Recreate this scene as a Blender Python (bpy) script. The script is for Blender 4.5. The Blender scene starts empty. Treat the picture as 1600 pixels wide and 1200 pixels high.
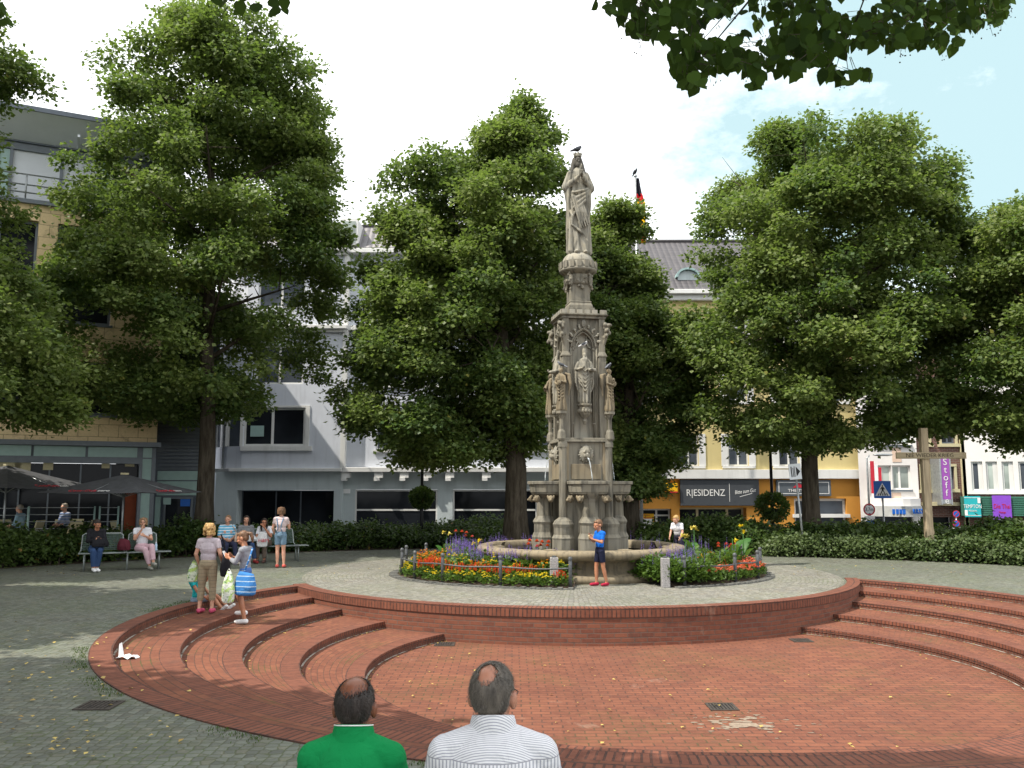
import bpy, math, random
import numpy as np
from math import sin, cos, pi, radians, hypot, atan2, sqrt
from mathutils import Vector, Matrix
S = bpy.context.scene
COL = S.collection
# ---------------------------------------------------------------- camera
F = 1350.0; TH = math.atan(165/1350); EYE = 2.0
cam = bpy.data.cameras.new('camera'); camo = bpy.data.objects.new('camera', cam); COL.objects.link(camo)
cam.sensor_width = 36; cam.lens = 36*F/1600
cam.clip_start = 0.05; cam.clip_end = 3000
camo.location = (0, 0, EYE); camo.rotation_euler = (pi/2+TH, 0, 0)
S.camera = camo
# ---------------------------------------------------------------- world and sun
SUN_EL = radians(56); SUN_AZ = radians(25)
sd = Vector((-cos(SUN_EL)*cos(SUN_AZ), -cos(SUN_EL)*sin(SUN_AZ), sin(SUN_EL)))   # towards the sun: left, slightly behind the camera
W = bpy.data.worlds.new('World'); S.world = W; W.use_nodes = True
nt = W.node_tree; nt.nodes.clear(); N = nt.nodes.new; L = nt.links.new
wo = N('ShaderNodeOutputWorld'); bg = N('ShaderNodeBackground'); sky = N('ShaderNodeTexSky')
sky.sky_type = 'NISHITA'; sky.sun_disc = False; sky.sun_elevation = SUN_EL; sky.sun_rotation = atan2(sd.x, sd.y)
sky.air_density = 1.2; sky.dust_density = 2.5
bg.inputs[1].default_value = 0.15
tc = N('ShaderNodeTexCoord'); mp = N('ShaderNodeMapping'); mp.inputs['Scale'].default_value = (1, 1, 1.7)
no = N('ShaderNodeTexNoise'); no.inputs['Scale'].default_value = 2.1; no.inputs['Detail'].default_value = 7; no.inputs['Roughness'].default_value = .55
# bright thin cloud everywhere, opening to pale blue towards the right (+X, +Y, up)
dp = N('ShaderNodeVectorMath'); dp.operation = 'DOT_PRODUCT'; dv = Vector((.46, .74, .40)).normalized(); dp.inputs[1].default_value = dv
m1 = N('ShaderNodeMapRange'); m1.inputs[1].default_value = .915; m1.inputs[2].default_value = 1.0; m1.inputs[3].default_value = 0; m1.inputs[4].default_value = 1
a1 = N('ShaderNodeMath'); a1.operation = 'MULTIPLY_ADD'; a1.inputs[1].default_value = -1.6; a1.inputs[2].default_value = 1.35
a2 = N('ShaderNodeMath'); a2.operation = 'SUBTRACT'
rp = N('ShaderNodeMapRange'); rp.inputs[1].default_value = .0; rp.inputs[2].default_value = .85; rp.inputs[3].default_value = .04; rp.inputs[4].default_value = 1
mx = N('ShaderNodeMix'); mx.data_type = 'RGBA'; mx.inputs[7].default_value = (8.6, 8.8, 9.0, 1)
hsv = N('ShaderNodeMix'); hsv.data_type = 'RGBA'; hsv.inputs[0].default_value = .92; hsv.inputs[7].default_value = (2.9, 4.15, 4.35, 1)
L(tc.outputs['Generated'], mp.inputs[0]); L(mp.outputs[0], no.inputs[0]); L(tc.outputs['Generated'], dp.inputs[0])
n2 = N('ShaderNodeTexNoise'); n2.inputs['Scale'].default_value = 5.5; n2.inputs['Detail'].default_value = 8; n2.inputs['Roughness'].default_value = .62; L(mp.outputs[0], n2.inputs[0]); a0_ = N('ShaderNodeMath'); a0_.operation = 'MULTIPLY_ADD'; a0_.inputs[1].default_value = .16; L(n2.outputs[0], a0_.inputs[0]); s0_ = N('ShaderNodeMath'); s0_.operation = 'SUBTRACT'; s0_.inputs[1].default_value = .08; L(dp.outputs['Value'], s0_.inputs[0]); L(s0_.outputs[0], a0_.inputs[2]); L(a0_.outputs[0], m1.inputs[0]); L(m1.outputs[0], a1.inputs[0]); L(a1.outputs[0], a2.inputs[0])
nm = N('ShaderNodeMath'); nm.operation = 'MULTIPLY'; nm.inputs[1].default_value = .5; L(no.outputs[0], nm.inputs[0]); L(nm.outputs[0], a2.inputs[1])
L(a2.outputs[0], rp.inputs[0]); L(rp.outputs[0], mx.inputs[0])
L(sky.outputs[0], hsv.inputs[6]); L(hsv.outputs[2], mx.inputs[6]); L(mx.outputs[2], bg.inputs[0]); L(bg.outputs[0], wo.inputs[0])
sl = bpy.data.lights.new('sun', 'SUN'); sl.energy = 4.6; sl.angle = radians(.53); sl.color = (1, .93, .82)
so = bpy.data.objects.new('sun', sl); COL.objects.link(so); so.rotation_euler = sd.to_track_quat('Z', 'Y').to_euler()
S.view_settings.view_transform = 'Standard'; S.view_settings.look = 'None'; S.view_settings.exposure = .52; S.view_settings.gamma = 1
S.cycles.max_bounces = 6; S.cycles.diffuse_bounces = 3; S.cycles.transmission_bounces = 4; S.cycles.transparent_max_bounces = 6
S.cycles.use_denoising = True; S.cycles.sample_clamp_indirect = 6
# ---------------------------------------------------------------- calibration: picture measurement -> world point
def ray(px, py):
    u = (px-800)/F; v = (600-py)/F
    return Vector((u, cos(TH)-v*sin(TH), sin(TH)+v*cos(TH)))
def P(px, py, D):
    r = ray(px, py); return Vector((r.x/r.y*D, D, EYE+r.z/r.y*D))
def G(px, py, z=0.0):
    r = ray(px, py); t = (z-EYE)/r.z; return Vector((r.x*t, r.y*t, z))
def ZZ(py, D): return P(800, py, D).z
def XX(px, py, D): return P(px, py, D).x
# ---------------------------------------------------------------- mesh builder
class MB:
    def __init__(s): s.v = []; s.f = []; s.uv = []; s.mi = []; s.M = Matrix(); s.cur = 0; s.sm = []; s.smooth = False
    def add(s, vs, fs, uvs=None):
        o = len(s.v)
        s.v += [tuple(s.M @ Vector(p)) for p in vs]
        for i, f in enumerate(fs):
            s.f.append([o+k for k in f]); s.mi.append(s.cur); s.sm.append(s.smooth)
            s.uv.append(uvs[i] if uvs else None)
    def box(s, x0, x1, y0, y1, z0, z1):
        s.add([(x0,y0,z0),(x1,y0,z0),(x1,y1,z0),(x0,y1,z0),(x0,y0,z1),(x1,y0,z1),(x1,y1,z1),(x0,y1,z1)],
              [(0,3,2,1),(4,5,6,7),(0,1,5,4),(1,2,6,5),(2,3,7,6),(3,0,4,7)])
        return s
    def cbox(s, x, y, z0, w, d, h): return s.box(x-w/2, x+w/2, y-d/2, y+d/2, z0, z0+h)
    def tube(s, pts, rs, n=8, caps=True):
        pts = [Vector(p) for p in pts]
        if not isinstance(rs, (list, tuple)): rs = [rs]*len(pts)
        vs = []; prev = None
        for i, p in enumerate(pts):
            d = (pts[min(i+1, len(pts)-1)]-pts[max(i-1, 0)]).normalized()
            if prev is None:
                a = Vector((0,0,1)) if abs(d.z) < .9 else Vector((1,0,0)); u = d.cross(a).normalized()
            else: u = (prev-d*prev.dot(d)).normalized()
            w = d.cross(u); prev = u
            for k in range(n):
                t = 2*pi*k/n; vs.append(p+(u*cos(t)+w*sin(t))*rs[i])
        fs = []
        for i in range(len(pts)-1):
            for k in range(n):
                fs.append((i*n+k, i*n+(k+1)%n, (i+1)*n+(k+1)%n, (i+1)*n+k))
        if caps: fs += [tuple(range(n-1, -1, -1)), tuple((len(pts)-1)*n+k for k in range(n))]
        sm = s.smooth; s.smooth = n > 5; s.add(vs, fs); s.smooth = sm; return s
    def lathe(s, prof, n=24, c=(0,0), ph=0, ax=1, ay=1, smooth=None, a0=0, a1=2*pi):
        full = abs(a1-a0-2*pi) < 1e-6; m = n if full else n+1
        vs = [(c[0]+r*ax*cos(ph+a0+(a1-a0)*k/n), c[1]+r*ay*sin(ph+a0+(a1-a0)*k/n), z) for r, z in prof for k in range(m)]
        fs = []; uv = []
        for i in range(len(prof)-1):
            for k in range(n):
                fs.append((i*m+k, i*m+(k+1)%m, (i+1)*m+(k+1)%m, (i+1)*m+k))
                R = max(prof[i][0], prof[i+1][0])
                L0 = sum(hypot(prof[j+1][0]-prof[j][0], prof[j+1][1]-prof[j][1]) for j in range(i)); L1 = L0+hypot(prof[i+1][0]-prof[i][0], prof[i+1][1]-prof[i][1])
                s0 = R*(a1-a0)*k/n; s1 = R*(a1-a0)*(k+1)/n
                uv.append([(s0,L0),(s1,L0),(s1,L1),(s0,L1)])
        if full:
            if prof[0][0] > 1e-4: fs.append(tuple(range(n-1,-1,-1))); uv.append(None)
            if prof[-1][0] > 1e-4: fs.append(tuple((len(prof)-1)*m+k for k in range(n))); uv.append(None)
        sm = s.smooth; s.smooth = (n > 10) if smooth is None else smooth; s.add(vs, fs, uv); s.smooth = sm; return s
    def ell(s, c, r, n=12, m=8, R=None):
        vs = []; R = R or Matrix.Identity(3); c = Vector(c)
        for i in range(m+1):
            t = pi*i/m
            for k in range(n):
                a = 2*pi*k/n; vs.append(c+R @ Vector((r[0]*sin(t)*cos(a), r[1]*sin(t)*sin(a), -r[2]*cos(t))))
        fs = [(i*n+k, i*n+(k+1)%n, (i+1)*n+(k+1)%n, (i+1)*n+k) for i in range(m) for k in range(n)]
        sm = s.smooth; s.smooth = True; s.add(vs, fs); s.smooth = sm; return s
    def prism(s, poly, z0, z1):
        n = len(poly)
        s.add([(x,y,z0) for x,y in poly]+[(x,y,z1) for x,y in poly],
              [tuple(range(n-1,-1,-1)), tuple(range(n,2*n))]+[(k,(k+1)%n,n+(k+1)%n,n+k) for k in range(n)]); return s
    def plate(s, poly, y0, y1):      # polygon in xz, thickness along y
        n = len(poly)
        s.add([(x,y0,z) for x,z in poly]+[(x,y1,z) for x,z in poly],
              [tuple(range(n)), tuple(range(2*n-1,n-1,-1))]+[((k+1)%n,k,n+k,n+(k+1)%n) for k in range(n)]); return s
    def quad(s, a, b, c, d, uv=None): s.add([a,b,c,d], [(0,1,2,3)], [uv] if uv else None); return s
    def build(s, name, mats, parent=None, world=False, bevel=0):
        me = bpy.data.meshes.new(name)
        vs = s.v
        if world and parent is not None:
            o = Vector(); p = parent
            while p: o += p.location; p = p.parent
            vs = [(v[0]-o.x, v[1]-o.y, v[2]-o.z) for v in vs]
        me.from_pydata(vs, [], s.f); me.update()
        if not isinstance(mats, (list, tuple)): mats = [mats]
        for m in mats: me.materials.append(m)
        me.polygons.foreach_set('material_index', s.mi); me.polygons.foreach_set('use_smooth', s.sm)
        if any(u is not None for u in s.uv):
            ul = me.uv_layers.new(name='UVMap'); dat = []
            for f, u in zip(s.f, s.uv):
                dat += [c for q in (u or [(0,0)]*len(f)) for c in q]
            ul.data.foreach_set('uv', dat)
        ob = bpy.data.objects.new(name, me); COL.objects.link(ob)
        if parent is not None: ob.parent = parent
        if bevel:
            b = ob.modifiers.new('bevel', 'BEVEL'); b.width = bevel; b.segments = 2; b.limit_method = 'ANGLE'
        return ob
def tag(o, label=None, cat=None, group=None, kind=None):
    if label: o['label'] = label
    if cat: o['category'] = cat
    if group: o['group'] = group
    if kind: o['kind'] = kind
    return o
def thing(name, label, cat, loc=(0,0,0), rotz=0, group=None):
    o = bpy.data.objects.new(name, None); COL.objects.link(o); o.empty_display_size = .2
    o.location = loc; o.rotation_euler = (0,0,rotz); return tag(o, label, cat, group)
def copy_tree(o, parent=None, loc=None, rotz=None, label=None, sc=None):
    c = o.copy(); COL.objects.link(c)
    if parent is not None: c.parent = parent
    if loc is not None: c.location = loc
    if rotz is not None: c.rotation_euler = (0,0,rotz)
    if sc is not None: c.scale = (sc,)*3 if isinstance(sc, (int, float)) else sc
    if label: c['label'] = label
    for ch in KIDS.get(o.name, []) or list(o.children): copy_tree(ch, c)
    return c
KIDS = {}
DG = None
def remesh(mb, name, mat, parent, voxel=.01, smooth=2, world=False):
    """union of overlapping closed shapes turned into one continuous skin"""
    ob = mb.build(name, mat, parent, world)
    m = ob.modifiers.new('r', 'REMESH'); m.mode = 'VOXEL'; m.voxel_size = voxel; m.use_smooth_shade = True
    if smooth:
        c = ob.modifiers.new('s', 'CORRECTIVE_SMOOTH' if False else 'SMOOTH'); c.iterations = smooth; c.factor = .5
    dg = bpy.context.evaluated_depsgraph_get(); dg.update()
    me = bpy.data.meshes.new_from_object(ob.evaluated_get(dg))
    me.name = name; old = ob.data; ob.modifiers.clear(); ob.data = me
    if not me.materials: me.materials.append(mat)
    bpy.data.meshes.remove(old); return ob
# ---------------------------------------------------------------- materials
def sock(b, n): return b.inputs[n]
class MT:
    def __init__(s, name, rough=.8, metallic=0, spec=.3):
        s.m = bpy.data.materials.new(name); s.m.use_nodes = True; s.t = s.m.node_tree; s.b = s.t.nodes['Principled BSDF']
        s.b.inputs['Roughness'].default_value = rough; s.b.inputs['Metallic'].default_value = metallic
        s.b.inputs['Specular IOR Level'].default_value = spec; s.tc = None; s.h = None
    def n(s, ty, **kw):
        nd = s.t.nodes.new('ShaderNode'+ty)
        for k, v in kw.items():
            if k in ('data_type','operation','blend_type','feature','distance','noise_dimensions','vector_type','attribute_name','wave_type','bands_direction','offset','offset_frequency','squash','wave_profile'): setattr(nd, k, v)
            else: nd.inputs[k.replace('_',' ')].default_value = v
        return nd
    def l(s, a, b): s.t.links.new(a, b)
    def co(s, kind='Object'):
        if s.tc is None: s.tc = s.t.nodes.new('ShaderNodeTexCoord')
        return s.tc.outputs[kind]
    def noise(s, scale, detail=3, src=None, rough=.5, dist=0, stretch=None):
        nd = s.n('TexNoise', Scale=scale, Detail=detail, Roughness=rough, Distortion=dist)
        v = src if src is not None else s.co()
        if stretch:
            mp = s.n('Mapping', Scale=stretch); s.l(v, mp.inputs[0]); v = mp.outputs[0]
        s.l(v, nd.inputs['Vector']); return nd.outputs[0]
    def rng(s, v, a, b, c=0, d=1):
        nd = s.t.nodes.new('ShaderNodeMapRange'); s.l(v, nd.inputs[0])
        for i, x in enumerate((a,b,c,d)): nd.inputs[i+1].default_value = x
        return nd.outputs[0]
    def mix(s, fac, a, b, mode='MIX'):
        nd = s.t.nodes.new('ShaderNodeMix'); nd.data_type = 'RGBA'; nd.blend_type = mode
        for i, x in ((0, fac), (6, a), (7, b)):
            if isinstance(x, (int, float)): nd.inputs[i].default_value = x
            elif isinstance(x, (tuple, list)): nd.inputs[i].default_value = (*x[:3], 1)
            else: s.l(x, nd.inputs[i])
        return nd.outputs[2]
    def math(s, op, a, b=0, c=0):
        nd = s.n('Math', operation=op)
        for i, x in enumerate((a, b, c)):
            if isinstance(x, (int, float)): nd.inputs[i].default_value = x
            else: s.l(x, nd.inputs[i])
        return nd.outputs[0]
    def bump(s, h, strength=.3, dist=.01):
        nd = s.n('Bump', Strength=strength, Distance=dist); s.l(h, nd.inputs['Height'])
        if s.h is not None: s.l(s.h, nd.inputs['Normal'])
        s.h = nd.outputs[0]; s.l(s.h, s.b.inputs['Normal']); return s
    def col(s, c):
        if isinstance(c, (tuple, list)): s.b.inputs['Base Color'].default_value = (*c[:3], 1)
        else: s.l(c, s.b.inputs['Base Color'])
        return s
def simple(name, c, rough=.7, metallic=0, var=.12, scale=6, bump=0, bscale=60, spec=.3, stretch=None):
    t = MT(name, rough, metallic, spec)
    n = t.noise(scale, 4, stretch=stretch); lo = tuple(x*(1-var) for x in c); hi = tuple(min(1, x*(1+var)) for x in c)
    t.col(t.mix(t.rng(n, .3, .7), lo, hi))
    if bump: t.bump(t.noise(bscale, 3), bump, .01)
    return t.m
M = {}
# stone of the fountain: warm limestone, black crust and lichen stains
def stone(name, base, dark, amt=.5):
    t = MT(name, .88, spec=.2)
    n1 = t.noise(1.3, 5, rough=.6); n2 = t.noise(7, 5, rough=.65); n3 = t.noise(3, 4, stretch=(3.5,3.5,.45))
    c = t.mix(t.rng(n1, .35, .65), base, tuple(x*.8 for x in base))
    c = t.mix(t.rng(n2, .42, .68, 0, .45), c, (base[0]*1.08, base[1]*.98, base[2]*.78))
    st = t.math('MULTIPLY', t.rng(n3, .47, .68), amt)
    c = t.mix(st, c, dark)
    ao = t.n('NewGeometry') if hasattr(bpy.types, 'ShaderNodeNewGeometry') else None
    if ao:   # crust and shade put into the hollows' colour, edges lightened to deepen the folds
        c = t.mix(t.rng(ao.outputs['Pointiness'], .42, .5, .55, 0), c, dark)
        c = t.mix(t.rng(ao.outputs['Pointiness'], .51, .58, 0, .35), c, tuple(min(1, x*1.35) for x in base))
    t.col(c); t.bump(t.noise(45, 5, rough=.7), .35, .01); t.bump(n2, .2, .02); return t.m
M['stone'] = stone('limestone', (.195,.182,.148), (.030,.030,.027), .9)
M['stone_pale'] = stone('pale_limestone', (.29,.275,.23), (.05,.05,.044), .85)
M['stone_warm'] = stone('ochre_limestone', (.225,.188,.130), (.04,.038,.031), .7)
M['stone_dark'] = stone('blackened_limestone', (.10,.095,.085), (.03,.03,.028), .8)
M['granite'] = simple('granite', (.27,.26,.26), .8, var=.5, scale=90, bump=.2)
def bricks(name, bw, rh, c1, c2, mortar, msize=.012, uv=True, off=.5, rot=False, wear=.35, moss=0):
    t = MT(name, .85, spec=.25)
    v = t.co('UV') if uv else t.co('Object')
    if rot:
        mp = t.n('Mapping'); mp.inputs['Rotation'].default_value = (0,0,pi/2) if rot is True else rot; t.l(v, mp.inputs[0]); v = mp.outputs[0]
    # hand-laid: the joints wander a little
    dn = t.n('TexNoise', Scale=1.7, Detail=2); t.l(v, dn.inputs['Vector'])
    sb = t.n('VectorMath', operation='SUBTRACT'); sb.inputs[1].default_value = (.5,.5,.5); t.l(dn.outputs['Color'], sb.inputs[0])
    sc = t.n('VectorMath', operation='SCALE'); sc.inputs['Scale'].default_value = .03; t.l(sb.outputs[0], sc.inputs[0])
    ad = t.n('VectorMath', operation='ADD'); t.l(v, ad.inputs[0]); t.l(sc.outputs[0], ad.inputs[1]); v = ad.outputs[0]
    b = t.n('TexBrick', Scale=1, Mortar_Size=msize, Mortar_Smooth=.25, Brick_Width=bw, Row_Height=rh, offset=off)
    b.inputs['Color1'].default_value = (*c1,1); b.inputs['Color2'].default_value = (*c2,1); b.inputs['Mortar'].default_value = (*mortar,1)
    t.l(v, b.inputs['Vector'])
    o = t.co('Object')
    n1 = t.noise(.8, 5, src=o, rough=.6); n2 = t.noise(14, 3, src=o)
    c = t.mix(t.rng(n1, .35, .7, 0, wear), b.outputs['Color'], tuple(x*.62 for x in c2))
    c = t.mix(t.rng(n2, .35, .7, 0, .3), c, tuple(min(1, x*1.25) for x in c1))
    n3 = t.noise(2.6, 6, src=o, rough=.7, dist=.6); c = t.mix(t.rng(n3, .56, .74, 0, .55), c, (.075,.05,.04)); c = t.mix(t.rng(t.noise(.9, 6, src=o, rough=.72, dist=.4), .64, .74, 0, .4), c, (.34,.24,.18))
    if moss:
        g = t.math('MULTIPLY', t.rng(t.noise(1.1, 4, src=o), .5, .62), t.rng(b.outputs['Fac'], .1, .8, .05, moss)); c = t.mix(g, c, (.06,.09,.02))
    t.col(c); t.bump(t.math('SUBTRACT', t.math('MULTIPLY', n2, .3), b.outputs['Fac']), .6, .006); return t.m
RB1, RB2, MO = (.200,.076,.043), (.135,.049,.031), (.11,.075,.055)
M['brick_floor'] = bricks('brick_floor', .225, .115, RB1, RB2, (.065,.036,.027), .010, uv=False, wear=.5, moss=.25)
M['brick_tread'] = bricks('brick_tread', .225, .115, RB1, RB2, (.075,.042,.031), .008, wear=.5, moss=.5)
M['brick_edge'] = bricks('brick_edge', .075, .26, (.205,.075,.045), RB2, (.045,.028,.024), .012, off=0, wear=.45)
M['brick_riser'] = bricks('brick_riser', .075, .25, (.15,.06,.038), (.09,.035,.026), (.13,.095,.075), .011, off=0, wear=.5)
M['brick_wall'] = bricks('brick_wall', .225, .078, (.205,.076,.045), (.13,.047,.032), (.12,.085,.068), .010, wear=.35)
def mortar():
    t = MT('pale_mortar_line', .9, spec=.1); n = t.noise(3.5, 6, rough=.7); t.col(t.mix(t.rng(n, .42, .55), (.10,.055,.04), (.40,.37,.32))); return t.m
M['mortar'] = mortar()
def cobble(name, scale, polar=None, tint=(.24,.235,.215)):
    t = MT(name, .8, spec=.3); o = t.co('Object')
    if polar:
        se = t.n('SeparateXYZ'); t.l(o, se.inputs[0])
        x = t.math('SUBTRACT', se.outputs[0], polar[0]); y = t.math('SUBTRACT', se.outputs[1], polar[1])
        an = t.math('MULTIPLY', t.math('ARCTAN2', x, y), polar[2])
        rr = t.math('POWER', t.math('ADD', t.math('MULTIPLY', x, x), t.math('MULTIPLY', y, y)), .5)
        cb = t.n('CombineXYZ'); t.l(an, cb.inputs[0]); t.l(rr, cb.inputs[1]); v = cb.outputs[0]
    else: v = o
    vo = t.n('TexVoronoi', feature='F1', Scale=scale, Randomness=.45); t.l(v, vo.inputs['Vector'])
    ve = t.n('TexVoronoi', feature='DISTANCE_TO_EDGE', Scale=scale, Randomness=.45); t.l(v, ve.inputs['Vector'])
    se2 = t.n('SeparateColor'); t.l(vo.outputs['Color'], se2.inputs[0])
    c = t.mix(se2.outputs[0], tuple(x*.72 for x in tint), tuple(x*1.3 for x in tint))
    c = t.mix(t.rng(se2.outputs[1], .75, 1, 0, .5), c, (tint[0]*1.15, tint[1]*1.0, tint[2]*.75))
    big = t.noise(.35, 5, rough=.6); c = t.mix(t.rng(big, .35, .65, 0, .45), c, tuple(x*.6 for x in tint))
    gap = t.rng(ve.outputs['Distance'], .02, .10, .8, 0)
    mo = t.rng(t.noise(.55, 5, rough=.65), .42, .6)
    jc = t.mix(mo, (.07,.062,.05), (.06,.085,.02)); c = t.mix(gap, c, jc)
    c = t.mix(t.math('MULTIPLY', t.rng(t.noise(1.7, 6, rough=.75), .56, .7), .55), c, (.075,.09,.035))
    c = t.mix(t.rng(t.noise(11, 4), .55, .8, 0, .35), c, (.3,.27,.2))
    t.col(c); t.bump(t.rng(ve.outputs['Distance'], 0, .18), .7, .008); t.bump(t.noise(60, 3), .15, .004); return t.m
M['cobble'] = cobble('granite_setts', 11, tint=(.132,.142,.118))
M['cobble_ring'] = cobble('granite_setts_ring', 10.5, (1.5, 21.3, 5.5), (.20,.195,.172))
M['asphalt'] = simple('asphalt', (.06,.06,.062), .9, var=.35, scale=3, bump=.3, bscale=120)
M['soil'] = simple('soil', (.055,.038,.025), .95, var=.4, scale=14, bump=.6, bscale=40)
def leafm(name, c1, c2, trans=.45, yel=None, vein=False):
    t = MT(name, .5, spec=.35); at = t.n('Attribute', attribute_name='rnd')
    c = t.mix(at.outputs['Fac'], c1, c2)
    if yel: c = t.mix(t.rng(at.outputs['Fac'], yel[0], yel[0]+.01), c, yel[1])
    t.col(c); tr = t.t.nodes.new('ShaderNodeBsdfTranslucent'); mxs = t.t.nodes.new('ShaderNodeMixShader'); mxs.inputs[0].default_value = trans
    br = t.mix(.6, c, (.16,.26,.03)); t.l(br, tr.inputs[0])
    out = t.t.nodes['Material Output']; t.l(t.b.outputs[0], mxs.inputs[1]); t.l(tr.outputs[0], mxs.inputs[2]); t.l(mxs.outputs[0], out.inputs[0]); return t.m
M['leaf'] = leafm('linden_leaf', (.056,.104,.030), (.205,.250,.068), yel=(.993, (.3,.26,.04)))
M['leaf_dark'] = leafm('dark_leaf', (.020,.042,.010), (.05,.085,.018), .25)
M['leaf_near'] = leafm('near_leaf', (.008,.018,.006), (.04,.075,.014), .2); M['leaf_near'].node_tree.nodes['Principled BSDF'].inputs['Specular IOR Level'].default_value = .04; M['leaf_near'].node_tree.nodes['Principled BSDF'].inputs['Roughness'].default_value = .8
M['leaf_hedge'] = leafm('shrub_leaf', (.025,.055,.012), (.085,.13,.03), .3, yel=(.985, (.22,.14,.03)))
M['leaf_ivy'] = leafm('ivy_leaf', (.035,.065,.018), (.12,.16,.06), .2)
M['leaf_flower'] = leafm('bedding_leaf', (.035,.085,.012), (.10,.17,.03), .35)
M['leaf_canna'] = leafm('canna_leaf', (.05,.15,.03), (.09,.22,.05), .4)
for k, c in dict(yellow=(.8,.62,.02), red=(.72,.05,.015), orange=(.8,.3,.01), purple=(.18,.11,.42), pink=(.75,.2,.12), coral=(.75,.1,.07), pale=(.8,.68,.18)).items():
    M['fl_'+k] = leafm('petal_'+k, tuple(x*.8 for x in c), tuple(min(1,x*1.1) for x in c), .2)
    M['fl_'+k].node_tree.nodes['Translucent BSDF'].inputs[0].links and None
def bark(name='bark'):
    t = MT(name, .95, spec=.1); n = t.noise(9, 6, stretch=(1,1,.16), rough=.7)
    t.col(t.mix(t.rng(n, .35, .65), (.035,.028,.02), (.10,.085,.065))); t.bump(n, .9, .05); return t.m
M['bark'] = bark()
M['water'] = MT('water', .06, spec=.5).col((.03,.045,.035)).m
wt = MT('water_spray', .1); wt.col((.8,.85,.88)); wt.b.inputs['Transmission Weight'].default_value = .6; wt.b.inputs['IOR'].default_value = 1.33; M['spray'] = wt.m
def glass(name, c=(.012,.014,.017), rough=.06):
    t = MT(name, rough, spec=.10); n = t.noise(.5, 3)
    t.col(t.mix(t.rng(n,.35,.65), tuple(x*.6 for x in c), tuple(x*1.8 for x in c))); t.bump(t.noise(.8, 2), .06, .05); return t.m
M['glass'] = glass('dark_glass'); M['glass_grey'] = glass('grey_glass', (.06,.07,.085), .12); M['glass_curtain'] = glass('curtained_glass', (.28,.32,.30), .2)
def plaster(name, c, dirt=.35, sc=1.0):
    t = MT(name, .9, spec=.15); n = t.noise(.6*sc, 5, rough=.6); s = t.noise(1.6, 4, stretch=(2.2,2.2,.22), rough=.6)
    k = t.mix(t.rng(n, .35,.65), c, tuple(x*.88 for x in c)); k = t.mix(t.rng(s, .52,.75,0,dirt), k, tuple(x*.5 for x in c))
    t.col(k); t.bump(t.noise(70, 3), .2, .006); return t.m
M['grey_plaster'] = plaster('grey_plaster', (.62,.65,.71)); M['white_paint'] = plaster('white_paint', (.70,.70,.68), .3)
M['teal_plaster'] = plaster('teal_grey_plaster', (.50,.56,.57)); M['yellow_plaster'] = plaster('yellow_plaster', (.60,.50,.24), .15)  # teal-grey plaster for the shop wall and the dormer
M['orange_plaster'] = plaster('orange_plaster', (.58,.27,.055), .12); M['white_plaster'] = plaster('white_plaster', (.74,.72,.70), .1)
M['peach'] = plaster('peach_plaster', (.66,.50,.40), .1)
M['cream_stone'] = bricks('cream_stone', .62, .42, (.72,.56,.33), (.65,.50,.29), (.26,.20,.11), .012, wear=.12)
M['far_brick'] = bricks('far_brick', .25, .085, (.16,.075,.055), (.11,.052,.042), (.2,.17,.15), .014, wear=.2)
M['mint'] = simple('mint_panel', (.33,.47,.44), .45, var=.05); M['steel_grey'] = simple('steel_grey', (.14,.16,.18), .45, .2, var=.08)
M['blind'] = simple('white_blind', (.66,.69,.73), .6, var=.04, scale=2); M['roof_dark'] = simple('roof_edge', (.12,.14,.17), .5, var=.1)
def tiles(name, c, tw=.3, th=.34):
    t = MT(name, .55, spec=.4); v = t.co('UV'); w = t.n('TexWave', wave_type='BANDS', bands_direction='X', Scale=1/tw/ (2*pi)*6.2832*.5); t.l(v, w.inputs['Vector'])
    se = t.n('SeparateXYZ'); t.l(v, se.inputs[0]); fr = t.math('FRACT', t.math('DIVIDE', se.outputs[1], th))
    k = t.mix(t.rng(t.noise(3,3), .3,.7), c, tuple(x*.75 for x in c)); k = t.mix(t.rng(fr, .0, .14, .8, 0), k, tuple(x*.25 for x in c))
    fx = t.math('FRACT', t.math('DIVIDE', se.outputs[0], tw)); k = t.mix(t.rng(fx, .0, .12, .5, 0), k, tuple(x*.4 for x in c))
    t.col(k); t.bump(t.math('ADD', t.math('SINE', t.math('MULTIPLY', fx, pi)), fr), .8, .05); return t.m
M['roof_tile'] = tiles('grey_roof_tile', (.085,.08,.085)); M['red_tile'] = tiles('red_roof_tile', (.36,.13,.07)); M['slate'] = tiles('slate', (.2,.19,.2), .25,.2)
M['black_metal'] = simple('black_metal', (.018,.019,.022), .45, .3, var=.2); M['galv'] = simple('galvanised_steel', (.34,.36,.37), .42, .6, var=.2, scale=12)
M['rail_metal'] = simple('grey_painted_iron', (.085,.09,.095), .5, .3, var=.25, scale=20); M['copper'] = simple('copper_green', (.25,.36,.36), .6, var=.15)
M['grate'] = simple('rusty_iron', (.05,.042,.035), .8, var=.3, scale=20); M['bench'] = simple('bench_steel', (.27,.30,.29), .4, .5, var=.12); M['canvas'] = simple('black_canvas', (.075,.078,.084), .85, var=.2, bump=.1)
M['wood'] = simple('weathered_oak', (.34,.27,.18), .85, var=.3, scale=5, stretch=(3,3,.25), bump=.3, bscale=30); M['white'] = simple('white_enamel', (.8,.8,.8), .4, var=.02)
M['wood_h'] = simple('weathered_oak_beam', (.27,.22,.14), .85, var=.35, scale=5, stretch=(.3,3,3), bump=.3, bscale=30)
M['black'] = simple('black_paint', (.012,.012,.014), .5, var=.1); M['blue_sign'] = simple('blue_enamel', (.01,.12,.5), .35, var=.03); M['red_sign'] = simple('red_enamel', (.5,.02,.04), .35, var=.03)
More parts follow.
